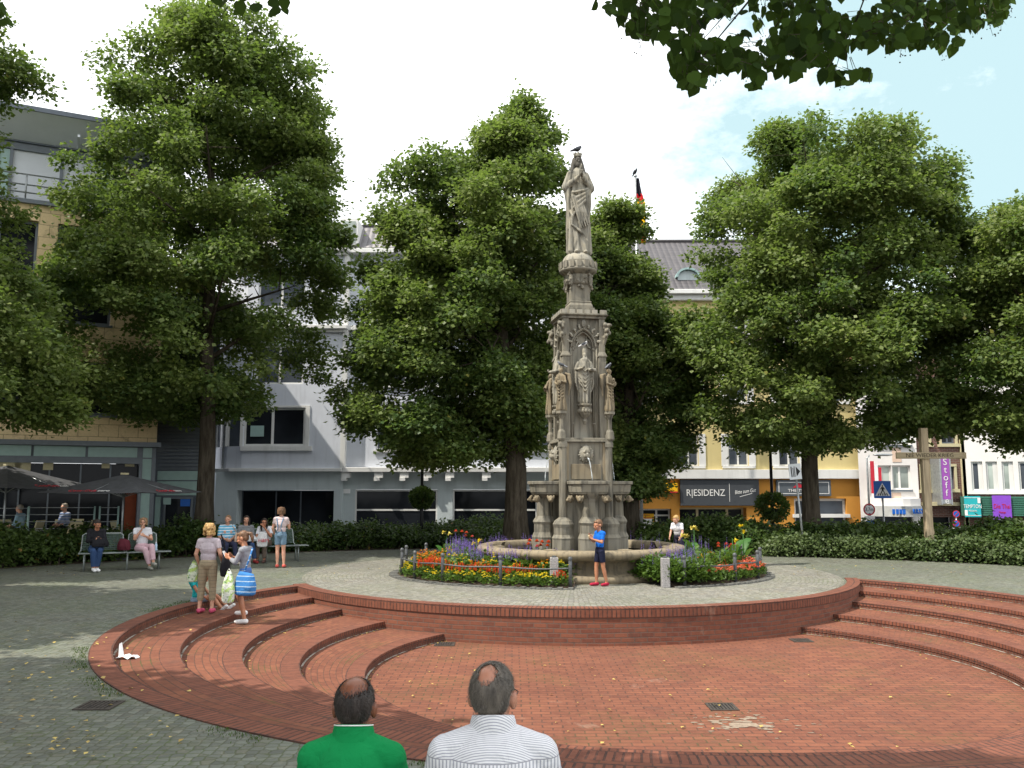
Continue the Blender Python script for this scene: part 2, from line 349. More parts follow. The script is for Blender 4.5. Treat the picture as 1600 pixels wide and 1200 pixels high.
M['sign_dark'] = simple('sign_charcoal', (.052,.058,.066), .55, var=.06); M['letter'] = simple('sign_letters', (.72,.72,.7), .5, var=.03); M['sign_mid'] = simple('sign_grey', (.09,.105,.12), .5, var=.05)
M['purple'] = simple('purple_cloth', (.33,.09,.42), .6, var=.06); M['violet'] = simple('violet_cloth', (.2,.06,.48), .6, var=.06); M['teal'] = simple('teal_cloth', (.02,.36,.40), .6, var=.06)
M['green_awning'] = simple('green_slats', (.04,.14,.10), .6, var=.1); M['sign_yellow'] = simple('sign_yellow', (.75,.42,.01), .5, var=.04); M['wicker'] = simple('cream_wicker', (.5,.45,.28), .8, var=.15, scale=40)
def text(name, body, size, mat, parent, loc, rot=(pi/2,0,0), ext=.004, align='CENTER', sx=1, shear=0):
    cu = bpy.data.curves.new(name, 'FONT'); cu.body = body; cu.size = size; cu.extrude = ext; cu.align_x = align; cu.align_y = 'CENTER'; cu.shear = shear; cu.resolution_u = 3
    o = bpy.data.objects.new(name, cu); COL.objects.link(o)
    dg = bpy.context.evaluated_depsgraph_get(); dg.update(); me = bpy.data.meshes.new_from_object(o.evaluated_get(dg))
    bpy.data.objects.remove(o); me.materials.clear(); me.materials.append(mat); me.name = name
    o = bpy.data.objects.new(name, me); COL.objects.link(o); o.parent = parent; o.location = loc; o.rotation_euler = rot; o.scale = (sx,1,1); return o
# ================================================================= ground and amphitheatre
CA = (2.1, 14.2); RA = 8.0; CF = (1.36, 21.47); RF = 6.6; FLOOR = -.6
RK = [7.74, 6.92, 6.13, 5.3, 4.45]; CK = [(2.1,14.2), (2.1,14.15), (2.2,13.85), (2.27,13.3), (2.4,12.75)]
def inter(r, rf, c=CA):        # angles on circle (c, r) where it crosses circle (CF, rf); start, end going through the camera side
    dx, dy = CF[0]-c[0], CF[1]-c[1]; d = hypot(dx, dy); a = atan2(dy, dx)
    q = (r*r+d*d-rf*rf)/(2*r*d); q = max(-1, min(1, q)); h = math.acos(q)
    return a+h, a-h+2*pi
def arcring(mb, k0, k1, z, nr=3, n=160, rf=RF-.05):     # k = (centre, radius): ground between two arcs
    (c0, r0), (c1, r1) = k0, k1
    for i in range(nr):
        for k in range(n):
            pts = []; uv = []
            for (f, kk) in (((i+1)/nr, k), ((i+1)/nr, k+1), (i/nr, k+1), (i/nr, k)):
                c = (c0[0]+(c1[0]-c0[0])*f, c0[1]+(c1[1]-c0[1])*f); r = r0+(r1-r0)*f
                a0, a1 = inter(r, rf, c); a = a0+(a1-a0)*kk/n
                pts.append((c[0]+r*cos(a), c[1]+r*sin(a), z)); uv.append((r0*a, hypot(c0[0]+r0*cos(a)-pts[-1][0], c0[1]+r0*sin(a)-pts[-1][1])))
            mb.quad(*pts, uv=uv)
def arcrise(mb, kk, z0, z1, n=160, rf=RF-.05):
    c, r = kk; a0, a1 = inter(r, rf, c)
    for k in range(n):
        a = a0+(a1-a0)*k/n; b = a0+(a1-a0)*(k+1)/n
        mb.quad((c[0]+r*cos(b),c[1]+r*sin(b),z0),(c[0]+r*cos(a),c[1]+r*sin(a),z0),(c[0]+r*cos(a),c[1]+r*sin(a),z1),(c[0]+r*cos(b),c[1]+r*sin(b),z1),
                uv=[(r*b,z0),(r*a,z0),(r*a,z1),(r*b,z1)])
m = MB(); m.quad((-500,-200,-1.15),(500,-200,-1.15),(500,900,-1.15),(-500,900,-1.15)); tag(m.build('street', M['asphalt']), kind='structure')
# upper plaza: sheet with a round hole, plus the lens of paving that carries the fountain
m = MB(); n = 240; hole = 7.9
def outer(a):
    dx, dy = cos(a), sin(a); best = 1e9
    ymax = 33.4 if CA[0]+dx*12 < 8 else 27.6
    for t in ([(60-CA[0])/dx] if dx > 1e-6 else [(-60-CA[0])/dx] if dx < -1e-6 else [])+([(ymax-CA[1])/dy] if dy > 1e-6 else [(-40-CA[1])/dy] if dy < -1e-6 else []):
        best = min(best, t)
    return best
ring = []
for k in range(n):
    a = 2*pi*k/n; R = outer(a); ring.append([(CA[0]+r*cos(a), CA[1]+r*sin(a)) for r in (hole, hole+(min(R,14)-hole)*.5, min(R,14), R)])
for k in range(n):
    A, B = ring[k], ring[(k+1)%n]
    for i in range(3): m.quad((*A[i],0),(*A[i+1],0),(*B[i+1],0),(*B[i],0))
    m.quad((*A[3],0),(*A[3],-1.2),(*B[3],-1.2),(*B[3],0))
a0, a1 = inter(hole, RF-.1)
poly = [(CA[0]+hole*cos(a0+2*pi-(a0+2*pi-a1)*0-(a0+2*pi-a1)*k/40), CA[1]+hole*sin(a0-(a0+2*pi-a1)*k/40)) for k in range(0)]
back = [(CA[0]+hole*cos(a1-2*pi+(a0-(a1-2*pi))*k/40), CA[1]+hole*sin(a1-2*pi+(a0-(a1-2*pi))*k/40)) for k in range(41)]   # right to left through the back
pl, pr = back[-1], back[0]
def fa(p): return atan2(p[1]-CF[1], p[0]-CF[0])
f0, f1 = fa(pl), fa(pr)
if f0 > 0: f0 -= 2*pi
if f1 > 0: f1 -= 2*pi
if f1 < f0: f1 += 2*pi
front = [(CF[0]+(RF-.1)*cos(f0+(f1-f0)*k/80), CF[1]+(RF-.1)*sin(f0+(f1-f0)*k/80)) for k in range(1, 80)]
pp = back+front
m.add([(x,y,0) for x,y in pp], [tuple(range(len(pp)))])
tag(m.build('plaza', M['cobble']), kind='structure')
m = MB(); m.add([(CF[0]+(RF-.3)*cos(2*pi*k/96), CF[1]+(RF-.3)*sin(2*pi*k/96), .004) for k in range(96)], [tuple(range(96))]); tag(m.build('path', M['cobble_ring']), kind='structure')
# pit floor
m = MB(); m.add([(CK[4][0]+4.5*cos(2*pi*k/96), CK[4][1]+4.5*sin(2*pi*k/96), FLOOR) for k in range(96)], [tuple(range(96))])
fl = [(2.1,14.2)]
tag(m.build('floor', M['brick_floor']), kind='structure')
# steps
st = thing('amphitheatre_steps', 'red brick curved steps stepping down around the sunken brick floor', 'steps', (CA[0], CA[1], FLOOR))
tops = [0.012, -.12, -.24, -.36, -.48]
for i, (r, z) in enumerate(zip(RK, tops)):
    mb = MB(); c = CK[i]
    mb.cur = 0; arcring(mb, (c, r+(.26 if i == 0 else .25)), (c, r-.012), z, 1)
    if i: mb.cur = 1; arcring(mb, (CK[i-1], RK[i-1]+.01), (c, r+.25), z, 3)
    else:
        mb.cur = 0; arcrise(mb, (CA, 8.0), -.02, z)
    mb.cur = 2; zb = tops[i+1] if i < 4 else FLOOR; arcrise(mb, (c, r), zb-.01, z-.055)
    mb.cur = 0; arcrise(mb, (c, r-.012), z-.06, z)
    mb.cur = 3; arcring(mb, (c, r), (c, r-.028), zb+.005, 1)
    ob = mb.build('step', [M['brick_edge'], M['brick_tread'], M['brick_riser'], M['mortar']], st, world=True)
# retaining wall round the fountain terrace
wl = thing('retaining_wall', 'curved red brick retaining wall with soldier course top below the fountain', 'wall', (CF[0], CF[1]-RF, FLOOR))
def farc(mb, r0, r1, z0, z1, ext=.02, n=150):
    for k in range(n):
        a = f0-ext+(f1-f0+2*ext)*k/n; b = f0-ext+(f1-f0+2*ext)*(k+1)/n; c = CF
        mb.quad((c[0]+r0*cos(a),c[1]+r0*sin(a),z0),(c[0]+r0*cos(b),c[1]+r0*sin(b),z0),(c[0]+r1*cos(b),c[1]+r1*sin(b),z1),(c[0]+r1*cos(a),c[1]+r1*sin(a),z1),
                uv=[(6.6*a,z0 if z0 != z1 else r0),(6.6*b,z0 if z0 != z1 else r0),(6.6*b,z1 if z0 != z1 else r1),(6.6*a,z1 if z0 != z1 else r1)])
m = MB(); farc(m, RF, RF, FLOOR-.02, -.10); m.build('wall_face', M['brick_wall'], wl, world=True)
m = MB(); farc(m, RF+.02, RF+.02, -.13, .02); farc(m, RF+.02, RF-.25, .02, .02); farc(m, RF-.25, RF-.25, .02, -.02); farc(m, RF+.02, RF-.01, -.13, -.13); m.build('coping', M['brick_edge'], wl, world=True)
# light mortar line and dirt along the foot of the risers is moss/leaf litter: small drain covers
for i, (px, py, z, lab) in enumerate([(155,1103,0,'rusty iron drain grate in the shaded cobbles at the left'), (695,1007,FLOOR,'small round iron drain cover at the foot of the wall left of the fountain'), (1252,1001,FLOOR,'iron drain cover at the foot of the right brick steps'), (1128,1105,FLOOR,'square iron drain grate in the middle of the red brick floor')]):
    p = G(px, py, z); m = MB(); w = .17
    m.box(-w,w,-w,-w+.03,.001,.012); m.box(-w,w,w-.03,w,.001,.012); m.box(-w,-w+.03,-w+.03,w-.03,.001,.012); m.box(w-.03,w,-w+.03,w-.03,.001,.012)
    for k in range(7): m.box(-w+.045+k*.04,-w+.065+k*.04,-w+.03,w-.03,.001,.010)
    t = thing('drain_grate', lab, 'drain', (p.x, p.y, z)); m.build('grating', M['grate'], t)
    m = MB(); m.quad((-w,-w,.003),(w,-w,.003),(w,w,.003),(-w,w,.003)); m.build('shaft', M['black'], t)  # flat black sheet painted in for the dark of the shaft below
# ================================================================= buildings
def onp(root, px, py):
    """picture point -> local (x, z) on the facade plane of root (local y = 0)"""
    r = ray(px, py); a = root.rotation_euler.z; n = Vector((-sin(a), cos(a), 0)); o = Vector(root.location); c = Vector((0,0,EYE))
    t = (o-c).dot(n)/r.dot(n); p = c+r*t-o; return p.x*cos(a)+p.y*sin(a), p.z+o.z
def wall(mb, x0, x1, z0, z1, holes=(), y=0.0, th=.28):
    xs = sorted({x0, x1, *[min(max(h[i], x0), x1) for h in holes for i in (0,1)]}); zs = sorted({z0, z1, *[min(max(h[i], z0), z1) for h in holes for i in (2,3)]})
    for i in range(len(xs)-1):
        for j in range(len(zs)-1):
            cx, cz = (xs[i]+xs[i+1])/2, (zs[j]+zs[j+1])/2
            if any(h[0] < cx < h[1] and h[2] < cz < h[3] for h in holes): continue
            a, b, c, d = xs[i], xs[i+1], zs[j], zs[j+1]
            mb.add([(a,y,c),(b,y,c),(b,y,d),(a,y,d)], [(0,1,2,3)], [[(a,c),(b,c),(b,d),(a,d)]])
    for h in holes:
        a, b, c, d = h
        mb.add([(a,y,c),(b,y,c),(b,y,d),(a,y,d),(a,y+th,c),(b,y+th,c),(b,y+th,d),(a,y+th,d)], [(0,4,5,1),(1,5,6,2),(2,6,7,3),(3,7,4,0)])
def window(root, h, frame, glassm, y=.12, fw=.06, mull=(), trans=(), name='window', parent=None):
    a, b, c, d = h; m = MB(); g = .004
    m.box(a+g,a+fw,y,y+.07,c+g,d-g); m.box(b-fw,b-g,y,y+.07,c+g,d-g); m.box(a+fw,b-fw,y,y+.07,c+g,c+fw); m.box(a+fw,b-fw,y,y+.07,d-fw,d-g)
    for f in mull: x = a+(b-a)*f; m.box(x-fw*.6,x+fw*.6,y-.003,y+.067,c+fw,d-fw)
    for f in trans: z = c+(d-c)*f; m.box(a+fw,b-fw,y+.004,y+.06,z-fw*.5,z+fw*.5)
    w = m.build(name, frame, parent or root)
    m = MB(); m.box(a+fw*.5,b-fw*.5,y+.03,y+.045,c+fw*.5,d-fw*.5); m.build('pane', glassm, w); return w
def boxp(root, name, mat, *boxes, bevel=0):
    if name in ('shutter','pilaster','mint_panels','console') and len(boxes) > 1:
        for b in boxes: o = boxp(root, name, mat, b, bevel=bevel)
        return o
    m = MB()
    for b in boxes: m.box(*b)
    return m.build(name, mat, root, bevel=bevel)
GZ = -1.15
def WL(root, x, y, z):
    a = root.rotation_euler.z; o = root.location; return (o.x+x*cos(a)-y*sin(a), o.y+x*sin(a)+y*cos(a), z)
# ---- A: cream stone building with the cafe
A = thing('cafe_building', 'cream stone building at the left with glazed attic, mint panels and dark cafe windows', 'building', (-12.4, 30.2, 0), math.atan2(2.2, 4.4))
def q(px, py): return onp(A, px, py)
zl = q(245,692)[1]; zt = q(0,312)[1]; zr = q(0,205)[1]; zro = q(0,170)[1]
def rect(r, x0, y0, x1, y1):
    a = onp(r, x0, (y0+y1)/2)[0]; b = onp(r, x1, (y0+y1)/2)[0]; c = onp(r, (x0+x1)/2, y1)[1]; d = onp(r, (x0+x1)/2, y0)[1]; return (a, b, c, d)
XR = q(245,690)[0]
lowz = (q(48,645)[1], q(48,560)[1]); upz = (q(57,500)[1], q(57,345)[1])
hs = [(-30,-27,*lowz),(-25.5,-22,*lowz),(-20.5,-17,*lowz),(-15.5,-12,*lowz),(-11,q(-60,600)[0],*lowz),(q(-40,600)[0],q(48,600)[0],*lowz),(q(122,600)[0],q(222,600)[0],*lowz),
      (-14,-10.2,*upz),(q(-95,400)[0]-.8,q(-95,400)[0]+.2,*upz),(q(-70,400)[0],q(57,400)[0],*upz),(q(88,400)[0],q(178,400)[0],*upz)]
hs = [h for h in hs if h[1] > h[0]+.3]
m = MB(); wall(m, -34, XR, zl, zt, hs, th=.35); m.box(XR-.01,XR-.005,0.001,12,zl,zt); m.add([(XR,0,zl),(XR,12,zl),(XR,12,zt),(XR,0,zt)], [(0,1,2,3)], [[(0,zl),(12,zl),(12,zt),(0,zt)]])
m.build('wall', M['cream_stone'], A)
for h in hs:
    w = window(A, h, M['steel_grey'], M['glass'], .18, .09, mull=(.5,) if h[1]-h[0] > 2 else (), trans=(.62,) if h[2] < zl+3 else ())
    boxp(w, 'sill', M['steel_grey'], (h[0]-.08, h[1]+.08, -.06, .17, h[2]-.08, h[2]-.002))
boxp(A, 'cornice', M['steel_grey'], (-34, XR+.12, -.35, .5, zl-.16, zl-.002), (-34, XR+.05, -.14, -.002, zt-.02, zt+.12), (-34, XR, 0, 1.2, zt+.002, zt+.08))
# balcony rail
m = MB()
for z in (.35,.62,.98): m.tube([(-34,-.06,zt+z),(XR,-.06,zt+z)], .025, 6)
for k in range(24): m.tube([(-33.5+k*1.45,-.06,zt+.1),(-33.5+k*1.45,-.06,zt+1.0)], .03, 6)
m.build('balcony_rail', M['galv'], A)
boxp(A, 'attic_wall', M['blind'], (-34, XR-.4, .9, 1.1, zt+.08, zr))
m = MB()
for k in range(22):
    x = XR-.4-k*1.55
    m.box(x-.05,x+.05,.80,.898,zt+.08,zr)
    if k%2: m.box(x-.42,x-.36,.82,.898,zt+.08,zr)
m.box(-34,XR-.4,.79,.898,zr-.25,zr-.002); m.build('mullions', M['steel_grey'], A)
for k in range(0,22,2):
    x = XR-.4-(k+1)*1.55; boxp(A, 'glass_strip', M['mint'], (x-.355,x-.055,.86,.895,zt+.1,zr-.27))
ro = boxp(A, 'roof', M['roof_dark'], (-34.5, XR+.7, -.75, 12, zro-.16, zro), (-34, XR, .7, 11.8, zr, zro-.17))
m = MB(); m.quad((-34.5,-.7,zro-.165),(XR+.65,-.7,zro-.165),(XR+.65,.69,zr+.05),(-34.5,.69,zr+.05)); 
for k in range(12): x = XR-k*3; m.box(x-.04,x+.04,-.6,.7,zr+.02,zr+.10)
m.build('soffit', M['blind'], A)
# ground floor: mint band, glazing
zb0, zb1 = q(100,713)[1], q(100,697)[1]
bands = []; x = q(218,700)[0]; xs_ = [q(p,700)[0] for p in (52,137,218)]
m = MB()
for a, b in [(-34,xs_[0]-.06),(xs_[0]+.02,xs_[1]-.06),(xs_[1]+.02,xs_[2]-.06)]: m.box(a,b,.05,.12,zb0,zb1)
xa, xb = q(221,760)[0], q(235,760)[0]
m.box(xa,xb,.03,.12,0,zb0-.05); m.box(xa,xb,.05,.12,zb0,zb1); m.build('mint_panels', M['mint'], A)
m = MB(); m.box(-34,XR,.13,.25,zb1,zl-.165); m.box(-34,XR,.121,.2,zb0-.001,zb1); m.box(-34,XR,.04,.3,zb0-.22,zb0-.004)
m.box(xb+.001,XR,.0,.3,0,zb0-.01); m.box(xa-.1,xa-.001,.0,.3,0,zb0-.23)
for px in (28,75,125,172): 
    xx = q(px,760)[0]; m.box(xx-.025,xx+.025,.5,.56,0,zb0-.22)
for k in range(10): xx = q(28,760)[0]-1.4*(k+1); m.box(xx-.025,xx+.025,.5,.56,0,zb0-.22)
m.build('shop_frame', M['steel_grey'], A)
boxp(A, 'shop_glazing', M['glass'], (-34, xa-.1, .57, .6, 0, zb0-.22))
boxp(A, 'red_curtain', simple('rust_panel', (.16,.035,.012), .8), (q(196,790)[0], q(214,790)[0], .42, .5, 0, q(205,765)[1]))
for px, w_, h_ in ((8,.9,.35),(35,.45,.35),(75,.3,.25),(166,.25,.2),(204,.3,.14)):
    a, z = q(px,722); boxp(A, 'window_poster', M['wicker'], (a-w_/2,a+w_/2,.45,.49,z-h_,z))
# ---- B: louvred link with mint panels and side door
B = thing('link_building', 'dark louvred link building with mint panels and glass door behind the left trunk', 'building', (P(243,760,31.3).x, 31.3, 0))
r = lambda *a: rect(B, *a)
x0 = 0; x1 = onp(B, 334, 760)[0]; l0, l1 = onp(B,280,735)[1], onp(B,280,600)[1]
m = MB(); z = l0
while z < l1+3.2: m.box(x0,x1,.0,.06,z+.02,z+.10); z += .13
m.build('louvres', M['steel_grey'], B); m = MB(); m.prism([(x0-1.5,.07),(x1,.07),(x1-3.6,9.5),(x0-4.5,9.5)], -1.2, l1+3.4); m.build('wall', M['roof_dark'], B)
h1 = r(243,736,333,750); h2 = r(243,752,333,774); h3 = r(239,776,249,802); h4 = r(239,804,249,830)
boxp(B, 'mint_panels', M['mint'], (.05,x1-.02,0,.06,h1[2],h1[3]), (.05,x1-.02,.0,.06,h2[2],h2[3]), (.02,.2,.0,.06,0,h2[2]-.05))
hd = r(255,776,301,850); d = window(B, (hd[0],hd[1],0,hd[3]), M['steel_grey'], M['glass'], -.05, .08, name='door')
pa = r(256,777,268,786); boxp(d, 'notice', M['mint'], (pa[0],pa[1],-.06,-.052,pa[2]-.05,pa[3]-.02))
pa = r(283,778,298,791); boxp(d, 'blue_sticker', M['blue_sign'], (pa[0],pa[1],-.06,-.052,pa[2],pa[3]-.04))
# ---- C: grey plastered building
YC = 40.0
C = thing('grey_building', 'grey plastered building with rounded corner window, white ledge and empty shop windows', 'building', (P(336,700,YC).x, YC, GZ))
r = lambda *a: (lambda h: (h[0], h[1], h[2]-GZ, h[3]-GZ))(rect(C, *a))
def cz(py): return onp(C, 400, py)[1]-GZ
def cx(px): return onp(C, px, 700)[0]
XE = cx(885); xl = cx(378); xc = cx(536)
wins = [r(381,637,477,697)]; up = []
zU = [(cz(615)+.9, cz(615)+2.5), (cz(515)+1.0, cz(515)+2.7), (cz(395)-2.4, cz(395)-.8)]
zed = cz(737)
w2 = []
for k, px in enumerate((585, 665, 745, 820)):
    for (za, zb) in [(cz(702), cz(640)), (cz(600), cz(540)), (cz(480), cz(425))]:
        w2.append((cx(px), cx(px+45), za, zb))
w1 = [(cx(395), cx(470), za, zb) for (za, zb) in [(cz(600), cz(540)), (cz(480), cz(425))]]
shop = [r(368,766,520,900), r(551,765,682,900), r(706,765,840,900)]
zcor = cz(393)
m = MB(); m.box(xc-.05,xc-.001,.004,.4,zed+.12,zcor); wall(m, xl, xc, zed+.12, zcor, [wins[0]]+w1); wall(m, xc, XE, zed+.12, zcor, w2, y=.35)
# rounded corner to the left
cxd = lambda px, dy: P(px,700,YC+dy).x-C.location.x
seg = [(cxd(336,2.6), 2.6), (cxd(338,1.6), 1.6), (cxd(344,.85), .85), (cxd(355,.3), .3), (xl, 0)]
wz = (wins[0][2], wins[0][3])
def cseg(m, s, z0, z1, off=0):
    for (a, b) in zip(s[:-1], s[1:]): m.quad((a[0],a[1]-off,z0),(b[0],b[1]-off,z0),(b[0],b[1]-off,z1),(a[0],a[1]-off,z1))
cseg(m, seg, zed+.12, wz[0]); cseg(m, seg, wz[1], zcor)
cseg(m, [(cxd(336,2.6)-.5,14),(cxd(336,2.6),2.6)], 0, zcor)
m.build('wall', M['grey_plaster'], C)
w = window(C, wins[0], M['white_paint'], M['glass'], .05, .1, mull=(.465,), trans=())
boxp(w, 'sill', M['white_paint'], (wins[0][0]-.1, wins[0][1]+.35, -.1, .045, wins[0][2]-.22, wins[0][2]-.003))
pa = r(391,665,412,682); boxp(w, 'notice', M['mint'], (pa[0],pa[1],.02,.045,pa[2],pa[3]))
boxp(C, 'window_surround', M['white_paint'], (wins[0][1]+.004, wins[0][1]+.2, -.05, -.003, wins[0][2]-.003, wins[0][3]+.1), (wins[0][0]-.2, wins[0][1], -.05, -.003, wins[0][3]+.003, wins[0][3]+.1))
m = MB(); cseg(m, seg, wz[0], wz[1], -.1); m.build('corner_pane', M['glass_grey'], C)
m = MB()
for a in seg[1:-1:2]+[(xl-.04,.02)]: m.cbox(a[0], a[1]+.02, wz[0], .14, .14, wz[1]-wz[0])
m.build('corner_mullion', M['white_paint'], C)
for h in w1: window(C, h, M['white_paint'], M['glass_grey'], .1, .08, mull=(.5,))
for h in w2:
    C2 = (h[0],h[1],h[2],h[3]); w = window(C, C2, M['white_paint'], M['glass_grey'], .45, .08, mull=(.5,), trans=(.7,))
    boxp(w, 'sill', M['white_paint'], (h[0]-.1, h[1]+.1, .25, .345, h[2]-.12, h[2]-.003))
m = MB()
boxp(C, 'ledge', M['white_paint'], (xc+.003, XE, -.05, .6, zed-.02, zed+.2), bevel=.02); m.box(xl-.5, xc, -.22, .3, zed, zed+.16)
pts = [(seg[0][0]-.1,2.4),(seg[1][0]-.15,1.4),(seg[2][0]-.18,.65),(seg[3][0]-.12,.1),(xl-.5,-.22)]
m.prism([pts[0],pts[1],pts[2],pts[3],pts[4],(xl-.5,2.4)], zed, zed+.16)
for zc, o in ((cz(515),.3),(cz(395),.45)):
    boxp(C, 'cornice', M['white_paint'], (cx(339)-.05, xc+.1, -o, .3, zc, zc+.18), (cx(339), xc, -o*.5, .3, zc-.14, zc+.001), bevel=.02); boxp(C, 'cornice', M['white_paint'], (xc+.103, XE, -o+.3, .6, zc-.02, zc+.2), bevel=.02)
m.build('ledge', M['white_paint'], C, bevel=.02)
for px in (541,592,632,668,703,760,815): m = MB(); x = cx(px); m.box(x-.2,x+.2,-.0,.34,zed-.28,zed-.023); m.box(x-.2,x+.05,-.06,.34,zed-.42,zed-.28); m.build('console', M['white_paint'], C)
boxp(C, 'pilaster', M['white_paint'], (xc-.12, xc+.1, -.06, .34, zed+.163, cz(515)-.003), (xc-.12, xc+.1, -.06, .34, cz(515)+.2, cz(395)-.143))
m = MB(); wall(m, cx(339), xc, 0, zed-.003, [shop[0]], y=.03, th=.8); wall(m, xc, XE, 0, zed-.023, shop[1:], y=.35, th=.3)
m.box(cx(339),cx(339)+.1,.04,14,0,zed-.003); m.box(xc-.06,xc+.001,.04,.35,0,zed-.03); m.build('shop_wall', M['teal_plaster'], C)
for h, tr, mu, yy in ((shop[0], (), (.36,.62), .75), (shop[1], (.66,), (), .42), (shop[2], (.66,), (), .42)):
    window(C, (h[0],h[1],.4,h[3]), M['white_paint'] if tr else M['steel_grey'], M['glass'], yy, .08 if tr else .05, mu, tr, name='shop_window')
boxp(C, 'house_plate', M['white'], (*r(529,764,545,771)[:2], -.0+.30, .345, *r(529,764,545,771)[2:]))
zrt = cz(338)
m = MB()
m.quad((cx(336),-.2,zcor+.2),(xc,-.2,zcor+.2),(xc,1.3,zrt),(cx(336)+.8,1.3,zrt), uv=[(0,0),(5,0),(5,3),(.8,3)]); m.quad((xc,-.0,zcor+.2),(XE,.0,zcor+.2),(XE,1.5,zrt),(xc,1.5,zrt), uv=[(0,0),(9,0),(9,3),(0,3)])
m.quad((cx(336)+.8,1.3,zrt),(XE,1.3,zrt),(XE,8,zrt+.6),(cx(336)+.8,8,zrt+.6), uv=[(0,0),(13,0),(13,7),(0,7)]); m.quad((cx(336),14,zcor),(cx(336),-.2,zcor+.2),(cx(336)+.8,1.3,zrt),(cx(336)+.8,14,zrt), uv=[(0,0),(13,0),(13,3),(0,3)])
rf = m.build('roof', M['slate'], C)
h = r(536,350,556,383); m = MB(); m.box(h[0]-.1,h[1]+.1,-.1,1.4,h[2],h[3]+.25); m.build('dormer', M['white_paint'], rf); boxp(rf, 'dormer_pane', M['glass_curtain'], (h[0],h[1],-.13,-.102,h[2]+.1,h[3]+.1))
m = MB(); m.tube([(cx(343),.55,0),(cx(343),.55,zcor)], .06, 8); m.build('drainpipe', M['galv'], C)
# ---- D: yellow building with orange ground floor
YD = 43.0
Dg = thing('yellow_building', 'yellow building with orange ground floor, white band and grey tiled roof', 'building', (P(880,700,YD).x, YD, GZ))
r = lambda *a: (lambda h: (h[0], h[1], h[2]-GZ, h[3]-GZ))(rect(Dg, *a))
dz = lambda py: onp(Dg, 1100, py)[1]-GZ
dx = lambda px: onp(Dg, px, 720)[0]
XD = dx(1354); zo = dz(748); zb = dz(734); ze = dz(462)
uw = []
for px in (905, 985, 1060, 1138, 1217, 1290):
    for (a, b) in ((dz(728),dz(678)),(dz(628),dz(575)),(dz(535),dz(492))): uw.append((dx(px), dx(px+32), a, b))
uw = [h for h in uw if not (h[0] > dx(1280) and h[2] < dz(700))]
m = MB(); wall(m, 0, XD, zb, ze, uw); m.add([(XD,0,zo-4),(XD,9,zo-4),(XD,9,ze),(XD,0,ze)], [(0,1,2,3)]); m.add([(0,9,0),(0,0,0),(0,0,ze),(0,9,ze)], [(0,1,2,3)])
m.add([(XD,0,ze),(XD,9,ze),(XD,4.5,dz(378)+.6)],[(0,1,2)])
m.build('wall', M['yellow_plaster'], Dg)
for h in uw:
    w = window(Dg, h, M['white_paint'], M['glass_grey'], .1, .07, mull=(.5,), trans=(.55,))
    boxp(w, 'sill', M['white_paint'], (h[0]-.3, h[1]+.3, -.12, .095, h[2]-.12, h[2]-.003))
    boxp(w, 'shutter', M['white_paint'], (h[0]-.34,h[0]-.003,-.045,-.003,h[2],h[3]), (h[1]+.003,h[1]+.34,-.045,-.003,h[2],h[3]))
boxp(Dg, 'band', M['white_paint'], (0, XD+.03, -.25, .2, zo, zb), bevel=.01)
boxp(Dg, 'eaves', M['white_paint'], (-.2, XD+.3, -.55, .1, ze, ze+.22), (-.1, XD+.1, -.3, .1, ze-.28, ze-.003), bevel=.02)
door1 = r(1063,793,1168,900); door2 = r(1243,779,1325,900); ent = r(952,795,1050,900)
door1 = (*door1[:2], 0, door1[3]); door2 = (*door2[:2], 0, door2[3]); ent = (*ent[:2], 0, ent[3]); passage = (*r(1028,778,1060,900)[:2], 0, r(1028,778,1060,900)[3])
m = MB(); wall(m, 0, XD, 0, zo-.003, [door1, door2, ent], y=.0, th=1.0); m.build('shop_wall', M['orange_plaster'], Dg)
w = window(Dg, door1, M['wicker'], M['glass'], .6, .1, mull=(.3,.75), trans=(.62,), name='shop_front')
pa = r(1107,820,1119,832); boxp(w, 'red_notice', M['red_sign'], (pa[0],pa[1],.58,.595,pa[2],pa[3]))
w = window(Dg, door2, M['white_paint'], M['glass_grey'], .2, .12, mull=(.45,), trans=(.7,), name='shop_front')
boxp(w, 'hood', M['white_paint'], (door2[0]-.1,door2[1]+.12,-.12,.19,door2[2]+ (door2[3])*.66,door2[2]+(door2[3])*.72))
w = window(Dg, ent, M['white_paint'], M['glass'], .4, .08, mull=(.42,.78), trans=(.85,), name='shop_front')
for nm, (a,b,c_,d_), mt in (('hours_board', (1000,803,1024,842), 'sign_yellow'), ('hours_paper', (1004,811,1022,842), 'letter'), ('notice', (976,808,986,820), 'letter'), ('notice', (972,822,998,834), 'blind')):
    pa = r(a,b,c_,d_); o = .37 if nm == 'hours_board' else .355; boxp(w, nm, M[mt], (pa[0],pa[1],o,o+.012,pa[2],pa[3]))
pa = r(1004,811,1022,842); cxm = (pa[0]+pa[1])/2
text('lettering', 'Montag - Freitag', .1, M['black'], w, (cxm, .35, pa[3]-.12)); text('lettering', '7.30 - 20.00 Uhr', .1, M['black'], w, (cxm, .35, pa[3]-.30)); text('lettering', 'Samstag', .1, M['black'], w, (cxm, .35, pa[3]-.55))
text('lettering', 'Unsere\n\u00d6ffnungszeiten', .13, M['red_sign'], w, (cxm, .362, pa[3]+.12), sx=.8)
